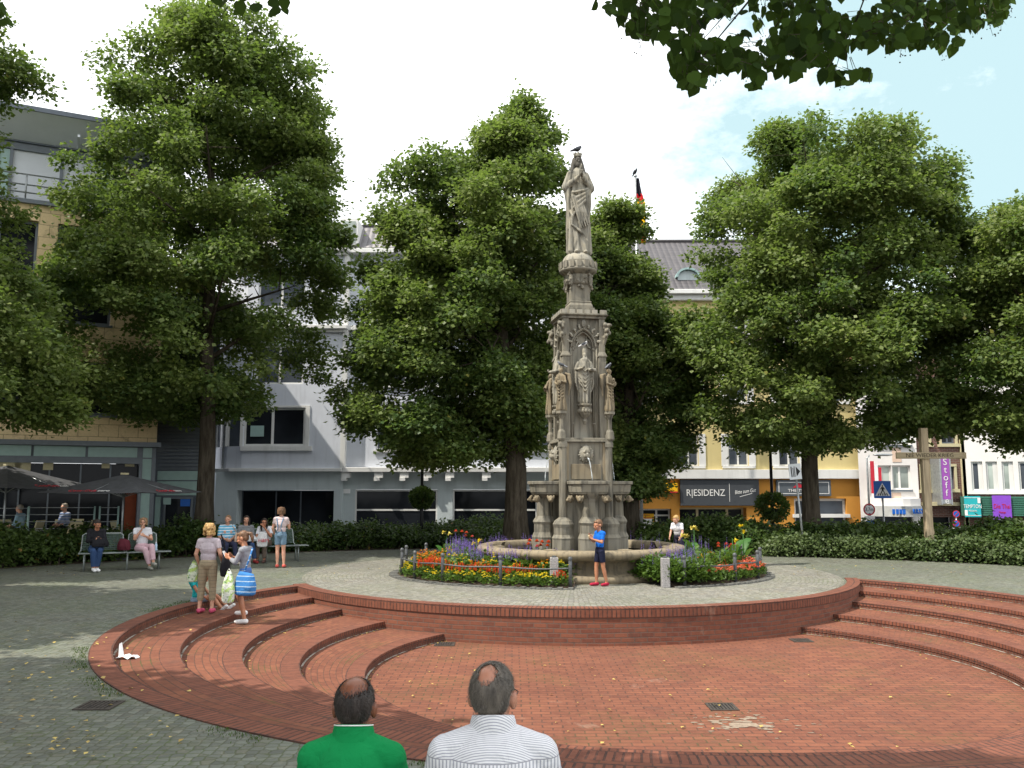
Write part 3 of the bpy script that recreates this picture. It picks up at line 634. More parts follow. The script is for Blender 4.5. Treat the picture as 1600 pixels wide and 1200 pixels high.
# roof
y1 = 4.6; zr1 = dz(378)+ (P(1100,378,YD+y1).z-P(1100,378,YD).z)
m = MB(); m.quad((-.2,-.5,ze+.22),(XD+.3,-.5,ze+.22),(XD+.3,y1,zr1),(-.2,y1,zr1), uv=[(0,0),(XD+.5,0),(XD+.5,6.4),(0,6.4)])
m.quad((-.2,y1,zr1),(XD+.3,y1,zr1),(XD+.3,2*y1,ze),(-.2,2*y1,ze), uv=[(0,0),(XD,0),(XD,6),(0,6)])
m.tube([(-.2,y1,zr1+.03),(XD+.3,y1,zr1+.03)], .12, 8)
rf = m.build('roof', M['roof_tile'], Dg)
h = onp(Dg, 1062, 452); h2 = onp(Dg, 1092, 415); xa_, za_ = h[0], h[1]-GZ
m = MB()
cxd = (xa_+h2[0])/2; rad = (h2[0]-xa_)/2; zz = za_+.7
poly = [(cxd+rad*cos(pi*k/10), zz+rad*.75*sin(pi*k/10)) for k in range(11)]+[(cxd-rad, za_), (cxd+rad, za_)]
m.plate(poly[::-1], .4, 2.6); dm = m.build('dormer', M['teal_plaster'], rf)
m = MB(); o1 = [(cxd+(rad+.12)*cos(pi*k/10), zz+(rad*.75+.12)*sin(pi*k/10)) for k in range(11)]; o2 = [(cxd+(rad+.02)*cos(pi*k/10), zz+(rad*.75+.02)*sin(pi*k/10)) for k in range(11)]
m.plate((o1+o2[::-1])[::-1], .2, 2.7); m.build('dormer_roof', M['copper'], dm)
# signs on the yellow building: boards fixed to its front
def board(px0, py0, px1, py1, mat, root, y0, y1, name, label, cat='sign'):
    a = rect(root, px0, py0, px1, py1); o = Vector(root.location)
    t = thing(name, label, cat, (o.x+(a[0]+a[1])/2, o.y+y0, (a[2]+a[3])/2)); w_, h_ = (a[1]-a[0])/2, (a[3]-a[2])/2
    m = MB(); m.box(-w_,w_,0,y1-y0,-h_,h_); m.build('board', mat, t, bevel=.01); return t, w_, h_
t, w_, h_ = board(1062,749,1185,790, M['sign_dark'], Dg, -.16, -.01, 'shop_sign', 'large charcoal shop sign reading RESIDENZ above the dark doorway')
text('lettering', 'R|ESIDENZ', .46, M['letter'], t, (-w_*.36, -.012, -h_*.04), sx=.88)
text('lettering', 'Bitte zum Gut', .26, M['letter'], t, (w_*.64, -.012, h_*.08), rot=(pi/2,-.12,0), sx=.7, shear=.3)
m = MB(); m.box(w_*.24,w_*.25,-.012,-.001,-h_*.7,h_*.7); m.build('divider', M['letter'], t); m = MB(); m.add([(w_*.5,-.008,-h_*.35),(w_*.82,-.008,-h_*.08),(w_*.82,-.008,-h_*.04),(w_*.5,-.008,-h_*.31)],[(0,1,2,3)]); m.build('underline', M['letter'], t)
t, w_, h_ = board(1212,750,1297,775, M['sign_mid'], Dg, -.14, -.01, 'shop_sign', 'grey shop sign with thin white border and red emblem behind the leaning pole')
m = MB(); b = .1
m.box(-w_+b,w_-b,-.012,-.001,h_-b-.03,h_-b); m.box(-w_+b,w_-b,-.012,-.001,-h_+b,-h_+b+.03); m.box(-w_+b,-w_+b+.03,-.012,-.001,-h_+b+.03,h_-b-.03); m.box(w_-b-.03,w_-b,-.012,-.001,-h_+b+.03,h_-b-.03); m.build('border', M['letter'], t)
m = MB(); m.plate([(-.55,.02),(-.25,.24),(.0,.1),(.25,.26),(.3,.02)], -.014, -.002); m.build('emblem', M['red_sign'], t); text('lettering', 'THE TREND', .2, M['letter'], t, (-.15,-.012,-.13), sx=1.2)
t, w_, h_ = board(1032,755,1057,768, M['sign_yellow'], Dg, -.3, -.02, 'shop_sign', 'orange yellow box sign with red lower edge right of the fountain')
boxp(t, 'red_edge', M['red_sign'], (-w_,w_,-.01,.2,-h_-.05,-h_-.002))
t, w_, h_ = board(955,760,1020,776, M['sign_yellow'], Dg, -.25, -.02, 'shop_sign', 'yellow shop sign with red script partly hidden by leaves above the entrance')
text('lettering', 'Back-Shop', .42, M['red_sign'], t, (0,-.012,-.02))
# ---- right side street
YE = 42.6
E_ = thing('white_house', 'white and peach plastered house above a bank-like shop canopy', 'building', (P(1340,700,YE).x, YE, GZ), radians(-10))
r = lambda *a: (lambda h: (h[0], h[1], h[2]-GZ, h[3]-GZ))(rect(E_, *a))
W1 = [r(1366,727,1393,765), r(1394,727,1423,765), r(1366,655,1393,695), r(1398,655,1422,695), r(1366,580,1393,620), r(1398,580,1422,620)]
xe = onp(E_, 1432, 700)[0]; zt_ = onp(E_, 1400, 560)[1]-GZ; gr = r(1366,800,1428,900)
m = MB(); wall(m, 0, xe, 0, zt_, W1+[(gr[0],gr[1],0,gr[3])]); m.box(0,xe,.01,8,zt_-.1,zt_); m.build('wall', M['white_plaster'], E_)
for h in W1[:6]:
    w = window(E_, h, M['white_paint'], M['glass_curtain'], .12, .08, mull=(.42,)); boxp(w, 'sill', M['steel_grey'], (h[0]-.05,h[1]+.05,-.1,.115,h[2]-.1,h[2]-.003))
for py in ((770,783),(700,722)): h = r(1394,py[0],1408,py[1]); boxp(E_, 'peach_panel', M['peach'], (h[0],h[1],-.02,-.002,h[2],h[3]))
boxp(E_, 'shop_glazing', M['glass_grey'], (gr[0],gr[1],.25,.28,0,gr[3]))
h = r(1352,500,1440,600); m = MB(); m.quad((-.3,-.4,zt_),(xe,-.4,zt_),(xe,4,zt_+3),(-.3,4,zt_+3), uv=[(0,0),(4,0),(4,5),(0,5)]); m.build('roof', M['red_tile'], E_)
# canopy with letters
c0 = r(1361,790,1431,806)
t = thing('shop_canopy', 'pale grey angular shop canopy with blue square letters', 'canopy', WL(E_, onp(E_,1400,800)[0], 0, c0[2]+GZ), radians(-10))
ca = lambda px: onp(E_,px,800)[0]-onp(E_,1400,800)[0]
hh = c0[3]-c0[2]
m = MB(); m.prism([(ca(1355),-.02),(ca(1355),-.8),(ca(1381),-1.4),(ca(1400),-1.7),(ca(1412),-1.6),(ca(1432),-1.0),(ca(1432),-.02)][::-1], 0, hh); m.build('fascia', simple('canopy_grey', (.42,.43,.42), .5), t)
m = MB(); m.prism([(ca(1355),-.02),(ca(1356),-.6),(ca(1381),-1.2),(ca(1400),-1.4),(ca(1412),-1.3),(ca(1432),-.8),(ca(1432),-.02)][::-1], hh+.002, hh+.35); m.build('canopy_top', M['white_plaster'], t)
text('lettering', 'B.B.S.S.', .32, M['blue_sign'], t, ((ca(1412)+ca(1432))/2, -1.42, hh*.5), rot=(pi/2,0,math.atan2(.6,ca(1432)-ca(1412))), ext=.02)
for i, (a, b) in enumerate(((1383,1386),(1388,1391),(1392.5,1395.5),(1397,1399.5))):
    m = MB(); x = ca((a+b)/2); yy = -1.4-(x-ca(1381))/(ca(1400)-ca(1381))*.3; m.box(x-.06,x+.06,yy-.03,yy+.1,hh*.25,hh*.72); m.build('blue_mark', M['blue_sign'], t)
YB = 42.2
Fb = thing('brick_house', 'dark brick house with cream window surrounds and purple vertical banner', 'building', (P(1432,700,YB).x, YB, GZ))
r = lambda *a: (lambda h: (h[0], h[1], h[2]-GZ, h[3]-GZ))(rect(Fb, *a))
W1 = [r(1441,729,1450,765), r(1470,729,1491,764), r(1441,660,1450,693), r(1470,660,1491,693), r(1470,600,1491,630)]
xe = onp(Fb, 1506, 700)[0]; zt_ = onp(Fb, 1460, 560)[1]-GZ; gr = r(1440,808,1490,900)
m = MB(); wall(m, 0, xe, 0, zt_, W1+[(gr[0],gr[1],0,gr[3])]); m.box(0,xe,.01,8,zt_-.1,zt_); m.build('wall', M['far_brick'], Fb)
for h in W1:
    w = window(Fb, h, M['roof_dark'], M['glass'], .12, .07, mull=(.5,))
    boxp(w, 'surround', M['wicker'], (h[0]-.12,h[0]-.003,-.05,.1,h[2],h[3]), (h[1]+.003,h[1]+.12,-.05,.1,h[2],h[3]), (h[0]-.2,h[1]+.2,-.1,.1,h[2]-.16,h[2]-.003), (h[0]-.12,h[1]+.12,-.06,.1,h[3]+.003,h[3]+.12))
boxp(Fb, 'shop_glazing', M['glass'], (gr[0],gr[1],.3,.33,0,gr[3])); h = r(1495,600,1504,776); boxp(Fb, 'drainpipe', M['wicker'], (h[0]+.1,h[0]+.35,-.12,-.003,h[2]-2,h[3]), (h[1]-.15,h[1],-.12,-.003,h[2]-2,h[3]))
h = r(1440,786,1492,790); boxp(Fb, 'ledge', M['wicker'], (h[0],h[1],-.5,-.003,h[2],h[3]+.05))
pa = P(1463.5,750,YB); h = rect(Fb,1457,716,1470,780)
t = thing('banner', 'purple vertical banner with white letters Stoffe on the brick house', 'banner', (pa.x, YB-.9, (h[2]+h[3])/2)); hw, hh = (h[1]-h[0])/2, (h[3]-h[2])/2
m = MB(); m.box(-hw,hw,0,.04,-hh,hh); m.build('cloth', M['purple'], t); boxp(t, 'bracket', M['galv'], (-hw-.08,-hw-.003,-.02,.9,-hh-.25,hh+.05), (hw+.003,hw+.06,-.02,.05,-hh-.25,hh+.05), (-hw,hw,.0,.04,-hh-.2,-hh-.005))
for k, ch in enumerate('Stoffe'): text('lettering', ch, .44, M['letter'], t, (0,-.01,hh-.22-k*.365))
YW = 42.0
Gb = thing('office_building', 'bright white office building with rows of windows above green slatted awning', 'building', (P(1507,700,YW).x, YW, GZ), radians(-24))
r = lambda *a: (lambda h: (h[0], h[1], h[2]-GZ, h[3]-GZ))(rect(Gb, *a))
W1 = []
for px in (1518, 1541, 1566, 1592, 1618, 1644, 1670, 1696):
    for (a, b) in ((721,767),(630,684),(540,590),(455,500)): W1.append(r(px,a,px+18,b))
xe = onp(Gb, 1760, 700)[0]; zt_ = onp(Gb, 1500, 420)[1]-GZ
m = MB(); gz_ = r(1500,772,1500,772)[2]; wall(m, 0, xe, gz_, zt_, W1, th=.2); m.add([(0,.6,gz_),(0,0,gz_),(0,0,zt_),(0,.6,zt_)], [(0,1,2,3)]); m.box(0,xe,.01,8,zt_-.1,zt_); m.build('wall', M['white_plaster'], Gb)
for i, h in enumerate(W1): window(Gb, h, M['white_paint'], M['glass_curtain' if i%3 else 'glass_grey'], .08, .09, mull=(.72,))
m = MB(); wall(m, 0, xe, 0, gz_-.003, [(r(1540,0,1562,0)[0],r(1540,0,1562,0)[1],0,gz_-1.2),(r(1568,0,1588,0)[0],r(1568,0,1588,0)[1],0,gz_-1.2),(r(1515,0,1530,0)[0],r(1515,0,1530,0)[1],0,gz_-1.2)], y=.1); m.build('ground_wall', M['far_brick'], Gb)
boxp(Gb, 'dark_doors', M['glass'], (0, xe, .38, .4, 0, gz_-1.1))
h = r(1497,776,1700,806); t = thing('slatted_awning', 'dark green slatted awning box under the white office windows', 'awning', WL(Gb, 0, 0, h[2]+GZ), radians(-24)); hh = h[3]-h[2]
m = MB(); m.box(-.35,7,-.75,-.05,0,hh)
for k in range(9): m.box(-.2,7,-.8,-.752,hh*(k+.15)/9,hh*(k+.8)/9)
m.build('slats', M['green_awning'], t)
for (a, b, c_, d_, mt, lab, tx) in ((1505,775,1530,807,'teal','teal banner with white letters TEMPTON hanging on the green awning',(('TEMPTON',.25,0,'letter'),('PERSONAL',.11,-.2,'letter'))), (1548,774,1577,811,'violet','violet banner with red script hanging on the green awning',(('Die Thai',.30,.05,'red_sign'),('Massage',.13,-.22,'red_sign')))):
    h = rect(Gb, a, b, c_, d_); t = thing('banner', lab, 'banner', WL(Gb, (h[0]+h[1])/2, -.9, (h[2]+h[3])/2), radians(-24)); hw, hh = (h[1]-h[0])/2, (h[3]-h[2])/2
    m = MB(); m.box(-hw,hw,0,.03,-hh,hh); m.build('cloth', M[mt], t)
    for (s_, z_, o_, c2) in tx: text('lettering', s_, z_, M[c2], t, (0,-.01,o_), sx=.66)
    if mt == 'teal':
        m = MB(); m.box(.22,.34,-.012,-.001,.16,.42); m.box(-.34,-.22,-.012,-.001,-.42,-.16); m.box(-.34,.22,-.012,-.001,.40,.42); m.box(-.22,.34,-.012,-.001,-.42,-.40); m.build('mark', M['letter'], t)
# ================================================================= trees
def leafmesh(name, P0, U, Wd, rnd, mat, parent, fold=.25, shape='leaf'):
    """P0 (n,3) leaf bases, U leaf axis (n,3) with length, Wd half width vectors (n,3)"""
    n = len(P0); Nn = np.cross(U, Wd); Nn /= (np.linalg.norm(Nn, axis=1, keepdims=True)+1e-9); ln = np.linalg.norm(U, axis=1, keepdims=True)
    if shape == 'leaf':
        V = np.stack([P0, P0+U*.42+Wd+Nn*ln*fold*.5, P0+U, P0+U*.42-Wd+Nn*ln*fold*.5], 1).reshape(-1, 3); k = 4
    else:   # heart shaped near leaf: 9 points
        f = [(-.0,0),(-.07,.35),(.08,.85),(.38,1.0),(.68,.62),(1.0,0),(.68,-.62),(.38,-1.0),(.08,-.85),(-.07,-.35)]
        V = np.stack([P0+U*a+Wd*b+Nn*ln*abs(b)*fold*.35 for a, b in f], 1).reshape(-1, 3); k = len(f)
    me = bpy.data.meshes.new(name); me.vertices.add(n*k); me.vertices.foreach_set('co', V.astype(np.float32).ravel())
    me.loops.add(n*k); me.loops.foreach_set('vertex_index', np.arange(n*k, dtype=np.int32))
    me.polygons.add(n); me.polygons.foreach_set('loop_start', np.arange(0, n*k, k, dtype=np.int32)); me.polygons.foreach_set('loop_total', np.full(n, k, dtype=np.int32))
    at = me.attributes.new('rnd', 'FLOAT', 'POINT'); at.data.foreach_set('value', np.repeat(rnd, k).astype(np.float32))
    me.materials.append(mat); me.update(calc_edges=True)
    ob = bpy.data.objects.new(name, me); COL.objects.link(ob); ob.parent = parent; return ob
def vnoise(p, seed=0):
    """cheap smooth 3-D noise from summed sines, range about -1..1"""
    r = np.random.RandomState(seed); o = np.zeros(len(p))
    for k in range(7):
        d = r.normal(size=3); d /= np.linalg.norm(d); o += np.sin(p@d*(1+.5*k)+r.uniform(0,6.28))/(1+.35*k)
    return o/2.6
def sprays(C, out, rs, n_leaf, size, spread, droop=.35):
    """leaf sprays round each centre: flattened, drooping at the rim"""
    n = len(C); k = n_leaf
    c = np.repeat(C, k, 0); o = np.repeat(out, k, 0); N_ = n*k
    a = rs.uniform(0, 2*np.pi, N_); rr = np.sqrt(rs.uniform(0, 1, N_))*np.repeat(spread, k)
    off = np.stack([np.cos(a)*rr, np.sin(a)*rr, rs.normal(0, .10, N_)-droop*rr**2/np.repeat(spread, k)], 1)
    p = c+off+o*rs.uniform(-.15, .25, (N_,1))
    u = np.stack([np.cos(a), np.sin(a), -rs.uniform(.1, 1.3, N_)], 1)*.6+o*.5+rs.normal(0, .45, (N_,3)); u /= np.linalg.norm(u, axis=1, keepdims=True)
    nrm = o*.35+np.array([0,0,.9])+rs.normal(0, .5, (N_,3)); w = np.cross(u, nrm); w /= np.linalg.norm(w, axis=1, keepdims=True)+1e-9
    s = size*rs.uniform(.65, 1.3, N_)[:,None]
    return p, u*s, w*s*.42
def tree(label, D, tpx, prof, ncl=2600, nl=26, size=.2, seed=1, trunk_r=.38, base_z=0.0, depth=1.0, mat='leaf', fork=.42, group='linden trees round the square', tilt=0, low=None, tx=None):
    rs = np.random.RandomState(seed); X = P(tpx, 760, D).x if tx is None else tx
    if prof and len(prof[0]) == 3 and prof[0][0] > 40 or (prof and prof[0][0] <= 40 and tx is None):
        pr = [(ZZ(y, D), P(a, y, D).x-X, P(b, y, D).x-X) for y, a, b in prof]
    else: pr = prof
    pr = sorted(pr); zs = np.array([p[0] for p in pr]); xl = np.array([p[1] for p in pr]); xr = np.array([p[2] for p in pr])
    t = thing('linden_tree', label, 'tree', (X, D, base_z), group=group)
    z0, z1 = zs[0], zs[-1]
    # boughs: flattened leafy masses hung on the silhouette, sprays of leaves on each of them
    hwm = np.max(xr-xl)/2; nb = int(max(70, (z1-z0)*hwm*4.0))
    zz = rs.uniform(0, 1, nb*4)*(z1-z0)+z0; hw = np.interp(zz, zs, (xr-xl)/2); zz = zz[rs.uniform(0, 1, len(zz)) < hw/hwm*.9+.12][:nb]
    zz = np.r_[zz, np.linspace(z1-2.2, z1-.25, 6)]; n = len(zz)
    cx = np.interp(zz, zs, (xl+xr)/2); hw = np.interp(zz, zs, (xr-xl)/2); a = np.arange(n)*2.39996+rs.uniform(-.4,.4,n)
    b = np.minimum(rs.uniform(.40, 1.0, n), hw*.45+.15); out_ = rs.uniform(0, 1, n) < .66
    rad = np.where(out_, np.maximum(0, hw-b*rs.uniform(.78,1.15,n)-.05), hw*rs.uniform(.08,.7,n))*(1+.10*vnoise(np.stack([cx+np.cos(a)*hw, np.sin(a)*hw, zz],1)*.9, seed))
    B = np.stack([cx+np.cos(a)*rad, np.sin(a)*depth*rad, zz], 1)
    per = np.maximum(8, (b**1.7*ncl*1.0/np.sum(b**1.7)).astype(int)); idx = np.repeat(np.arange(n), per); N2 = len(idx)
    d = rs.normal(size=(N2,3)); d[:,2] = np.abs(d[:,2])*np.where(rs.uniform(0,1,N2) < .80, 1, -.7); d[:,:2] += np.stack([np.cos(a),np.sin(a)],1)[idx]*.45; d /= np.linalg.norm(d,axis=1,keepdims=True)
    rr_ = rs.uniform(.55,1.05,N2)[:,None]; ca_, sa_ = np.cos(a)[idx], np.sin(a)[idx]; dr = (d[:,0]*ca_+d[:,1]*sa_)*b[idx]*1.3*rr_[:,0]; dt = (-d[:,0]*sa_+d[:,1]*ca_)*b[idx]*.85*rr_[:,0]; C = B[idx]+np.stack([dr*ca_-dt*sa_, dr*sa_+dt*ca_, d[:,2]*b[idx]*.55*rr_[:,0]], 1)
    C[:,2] -= .42*b[idx]*(d[:,0]**2+d[:,1]**2)          # bough ends hang
    C[:,2] = np.maximum(C[:,2], z0+rs.uniform(-.1,.5,N2))
    out = d*np.array([1,1,.6])+np.array([0,0,.2])
    sp = rs.uniform(.20, .46, N2); sp = np.minimum(sp, np.interp(C[:,2], zs, (xr-xl)/2)*.5+.12)
    p, u, w = sprays(C, out, rs, nl, size, sp)
    tone = np.repeat(np.clip(.45+.22*vnoise(B*.9, seed+2)[idx]+.25*rs.normal(0,1,n)[idx]*.5+rs.normal(0,.1,N2),0,1), nl); rnd = np.clip(tone+rs.normal(0,.16,len(p)), 0, .985)
    yl = rs.uniform(0,1,len(p)) < .004; rnd[yl] = .999
    p[:,2] -= base_z
    leafmesh('crown', p, u, w, rnd, M[mat], t)
    # trunk and limbs
    m = MB(); H = z0+(z1-z0)*.72-base_z; hb = z0-base_z
    pts = []; rr = []
    for k in range(10):
        f = k/9; z = H*f; pts.append((np.interp(z+base_z, zs, (xl+xr)/2, left=0)*min(1, max(0, (z-hb)/max(.1, H-hb)))*.6+.06*sin(k*1.7+seed)*f, .05*cos(k*2+seed)*f, z)); rr.append(trunk_r*(1.35 if k == 0 else 1)*(1-.8*f**1.2)+.02)
    m.tube(pts, rr, 14)
    rnd_ = random.Random(seed)
    for k in range(26):
        f = fork+(1-fork)*k/26*.98; z = H*f; b = Vector((np.interp(z, [q3[2] for q3 in pts], [q3[0] for q3 in pts]), 0, z)); an = k*2.4+rnd_.random()
        zz_ = min(z1-.4, z+base_z+rnd_.uniform(.8, 2.2)); h_ = np.interp(zz_, zs, (xr-xl)/2)*.72; cc = np.interp(zz_, zs, (xl+xr)/2)
        e = Vector((cc+cos(an)*h_, sin(an)*h_*depth, zz_-base_z)); mid = b.lerp(e, .5)+Vector((0,0,-.2+rnd_.random()*.5)); r0 = trunk_r*.42*(1-.6*f)
        m.tube([b, mid, e], [r0, r0*.62, r0*.2], 7)
        for j in range(3):
            s_ = mid.lerp(e, rnd_.random()*.7); e2 = s_+Vector((rnd_.uniform(-1.3,1.3), rnd_.uniform(-1.3,1.3), rnd_.uniform(-.5,1))); m.tube([s_, e2], [r0*.3, r0*.1], 5)
    m.build('trunk', M['bark'], t)
    return t
T1 = [(0,280,290),(25,264,308),(45,245,345),(62,236,462),(90,228,488),(125,200,500),(150,160,498),(185,172,500),(215,165,505),(240,125,512),(300,115,515),(350,128,530),(400,108,528),(450,98,518),(500,65,505),(550,60,500),(585,70,470),(605,90,440),(625,170,400),(650,235,370)]
tree('tall linden with double pointed crown in front of the cafe, left trunk', 28, 321, T1, 8600, 23, .135, 11, .27, 0)
T2 = [(140,805,822),(165,795,835),(185,783,847),(212,750,864),(235,700,876),(262,668,884),(285,595,886),(330,570,893),(400,572,900),(450,562,890),(500,557,890),(550,545,888),(600,522,885),(635,535,870),(665,575,860),(695,600,850),(720,620,800)]
tree('broad linden with the thickest trunk directly left of the fountain', 27.5, 806, T2, 8600, 23, .135, 23, .36, 0)
T2b = [(318,945,985),(335,932,1008),(352,920,1015),(370,905,1008),(395,885,995),(430,875,1020),(470,870,1050),(520,868,1085),(580,875,1092),(640,870,1085),(700,880,1072),(735,905,1050),(768,955,1035)]
tree('dark linden behind the right side of the fountain column', 31, 985, T2b, 5200, 26, .135, 37, .3, 0)
T3 = [(183,1237,1260),(205,1198,1278),(222,1176,1340),(245,1142,1430),(275,1092,1460),(300,1112,1465),(345,1098,1475),(400,1095,1485),(450,1088,1490),(500,1078,1498),(550,1062,1498),(600,1052,1488),(635,1075,1470),(660,1100,1445),(680,1130,1400),(700,1160,1310)]
tree('wide linden right of the fountain with a dark bare lower trunk', 28.5, 1266, T3, 8600, 23, .135, 41, .28, 0)
T4 = [(300,1560,1800),(330,1510,1830),(355,1492,1840),(400,1500,1850),(450,1495,1860),(500,1475,1860),(560,1462,1860),(600,1470,1850),(640,1500,1800),(670,1535,1760),(695,1560,1700)]
tree('linden cut by the right edge of the photo beside the white offices', 26, 1668, T4, 5200, 26, .13, 53, .35, 0)
T0 = [(300,-260,-35),(340,-330,-40),(390,-360,-5),(440,-360,55),(500,-360,88),(550,-350,104),(600,-340,108),(640,-300,90),(655,-250,60)]
T0 = [(-40,-230,-35),(50,-300,-10),(75,-320,28),(110,-320,25),(135,-330,-35),(215,-340,-40),(240,-345,8),(285,-345,2)]+T0
tree('dark linden cut by the left edge of the photo', 21, -125, T0, 5200, 26, .125, 67, .35, 0)
# trees beyond the frame whose shade falls across the square (trunks left of and behind the viewer)
def shade_tree(x, y, R, zb, zt, seed, ncl=1500, label=''):
    pr = [(zb,-R*.45,R*.45),(zb+1.2,-R*.85,R*.85),(zb+3,-R,R),(zb+(zt-zb)*.6,-R*.8,R*.8),(zt-1,-R*.3,R*.3),(zt,-.2,.2)]
    return tree(label, y, 0, pr, ncl, 22, .25, seed, .35, 0, tx=x, group='linden trees round the square')
# ================================================================= near overhanging branch (a tree standing behind the viewer to the right)
from functools import reduce
def inpoly(x, y, poly):
    c = False; j = len(poly)-1
    for i in range(len(poly)):
        if (poly[i][1] > y) != (poly[j][1] > y) and x < (poly[j][0]-poly[i][0])*(y-poly[i][1])/(poly[j][1]-poly[i][1])+poly[i][0]: c = not c
        j = i
    return c
nt_ = thing('linden_tree', 'overhanging linden branch with large heart shaped leaves across the top right of the sky', 'tree', (5.5,-1.2,0))
pol = [(925,-90),(930,5),(960,18),(985,52),(1045,58),(1055,120),(1085,138),(1180,132),(1200,108),(1235,118),(1262,100),(1330,132),(1362,118),(1352,78),(1390,70),(1440,62),(1485,72),(1520,62),(1560,42),(1588,-20),(1640,-90)]
rs = random.Random(5); Pp, Uu, Ww, Rr = [], [], [], []
def addleaf(p, s, out):
    for _ in range(1):
        a = rs.uniform(0, 2*pi); d = Vector((cos(a)*.5, sin(a)*.5, -rs.uniform(.5,1.1))).normalized()
        nn = Vector((rs.gauss(0,.6), -1+rs.gauss(0,.5), rs.gauss(.3,.5))).normalized(); w = d.cross(nn).normalized()
        out[0].append(p-Vector(nt_.location)); out[1].append(d*s); out[2].append(w*s*.46); out[3].append(rs.random()*.99)
arr = ([],[],[],[])
tips = []
for k in range(14000):
    x, y = rs.uniform(920,1640), rs.uniform(-90,140)
    if not inpoly(x, y, pol): continue
    # open sky holes as in a real spray
    if sin(x*.031+1)+sin(y*.07+x*.013)+.4*rs.random() < -.95: continue
    if 1165 < x < 1212 and -10 < y < 60 and rs.random() < .8: continue
    D = rs.uniform(4.1, 5.6); p = P(x, y, D); addleaf(p, rs.uniform(.05,.085), arr); tips.append(p)
    if len(tips) > 2300: break
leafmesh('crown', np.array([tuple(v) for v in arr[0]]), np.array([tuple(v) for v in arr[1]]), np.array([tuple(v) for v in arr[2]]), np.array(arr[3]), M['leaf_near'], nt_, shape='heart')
m = MB(); base = Vector((0,0,0)); hub = P(1500,-260,3.6)-Vector(nt_.location)
m.tube([(0,0,0),(0,.0,2.2),(-.3,.4,3.8),hub], [.3,.24,.17,.09], 10)
ends = [P(x, y, D)-Vector(nt_.location) for x, y, D in ((1100,60,4.8),(1250,30,4.6),(1180,90,5.2),(1430,30,4.5),(1530,10,4.6),(1000,10,5.0),(1320,80,4.5),(960,0,5.1),(1080,110,4.7))]
for e in ends:
    m.tube([hub, hub.lerp(e,.35)+Vector((0,0,.16)), hub.lerp(e,.7)+Vector((0,0,.12)), e], [.028,.012,.006,.002], 6)
for p in tips[::4]:
    q0 = p-Vector(nt_.location); e = min(ends, key=lambda v: (v-q0).length); d_ = (e-q0); m.tube([q0+d_.normalized()*min(.13,d_.length)+Vector((0,0,.03)), q0], [.0022,.0012], 4)
    if rs.random() < .25:
        b = q0+Vector((rs.uniform(-.03,.03),0,-.1)); m.tube([q0, b], [.0015,.0012], 3)
        for _ in range(3): m.ell(b+Vector((rs.uniform(-.025,.025),0,rs.uniform(-.03,.01))), (.004,)*3, 5, 4)
m.build('trunk', M['bark'], nt_)
# twig tips hanging in from above at the top centre and top left, from the tree standing left of the viewer
nt2 = thing('linden_tree', 'few linden leaf tips hanging in from above at the top left and top centre', 'tree', (-4.2,-2.5,0))
arr = ([],[],[],[]); nt_ = nt2; hub2 = Vector((-3.0,2.5,6.2)); m = MB(); o = Vector(nt2.location)
m.tube([(0,0,0),(0,0,3),(.3,1.5,5),hub2-o], [.3,.25,.18,.1], 10)
for (x0,x1,y0,y1,n,D) in ((320,455,-70,12,60,5.5),(-60,22,-60,40,34,5.5),(-60,6,130,160,5,5.5),(-40,18,20,48,8,5.5)):
    e = P((x0+x1)/2, y0, D)
    m.tube([hub2-o, (hub2.lerp(e,.6)+Vector((0,0,.2)))-o, e-o], [.04,.02,.005], 6)
    for _ in range(n): addleaf(P(rs.uniform(x0,x1), y0+(y1-y0)*rs.random()**1.3, D+rs.uniform(-.4,.4)), rs.uniform(.06,.1), arr)
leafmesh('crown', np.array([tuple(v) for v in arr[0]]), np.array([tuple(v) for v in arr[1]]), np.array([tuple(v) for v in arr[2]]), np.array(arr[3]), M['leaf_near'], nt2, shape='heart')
m.build('trunk', M['bark'], nt2)
shade_tree(-9.5, 4.2, 4.2, 5.0, 13, 71, 1100, 'linden standing left of the viewer whose shade falls on the cobbles')
shade_tree(-14.5, 12.0, 4.5, 4.0, 14, 73, 1300, 'linden beyond the left edge shading the benches side of the square')
shade_tree(-5.0, 1.0, 4.0, 7.6, 14, 79, 1000, 'tall linden close to the viewer on the left, out of the picture')
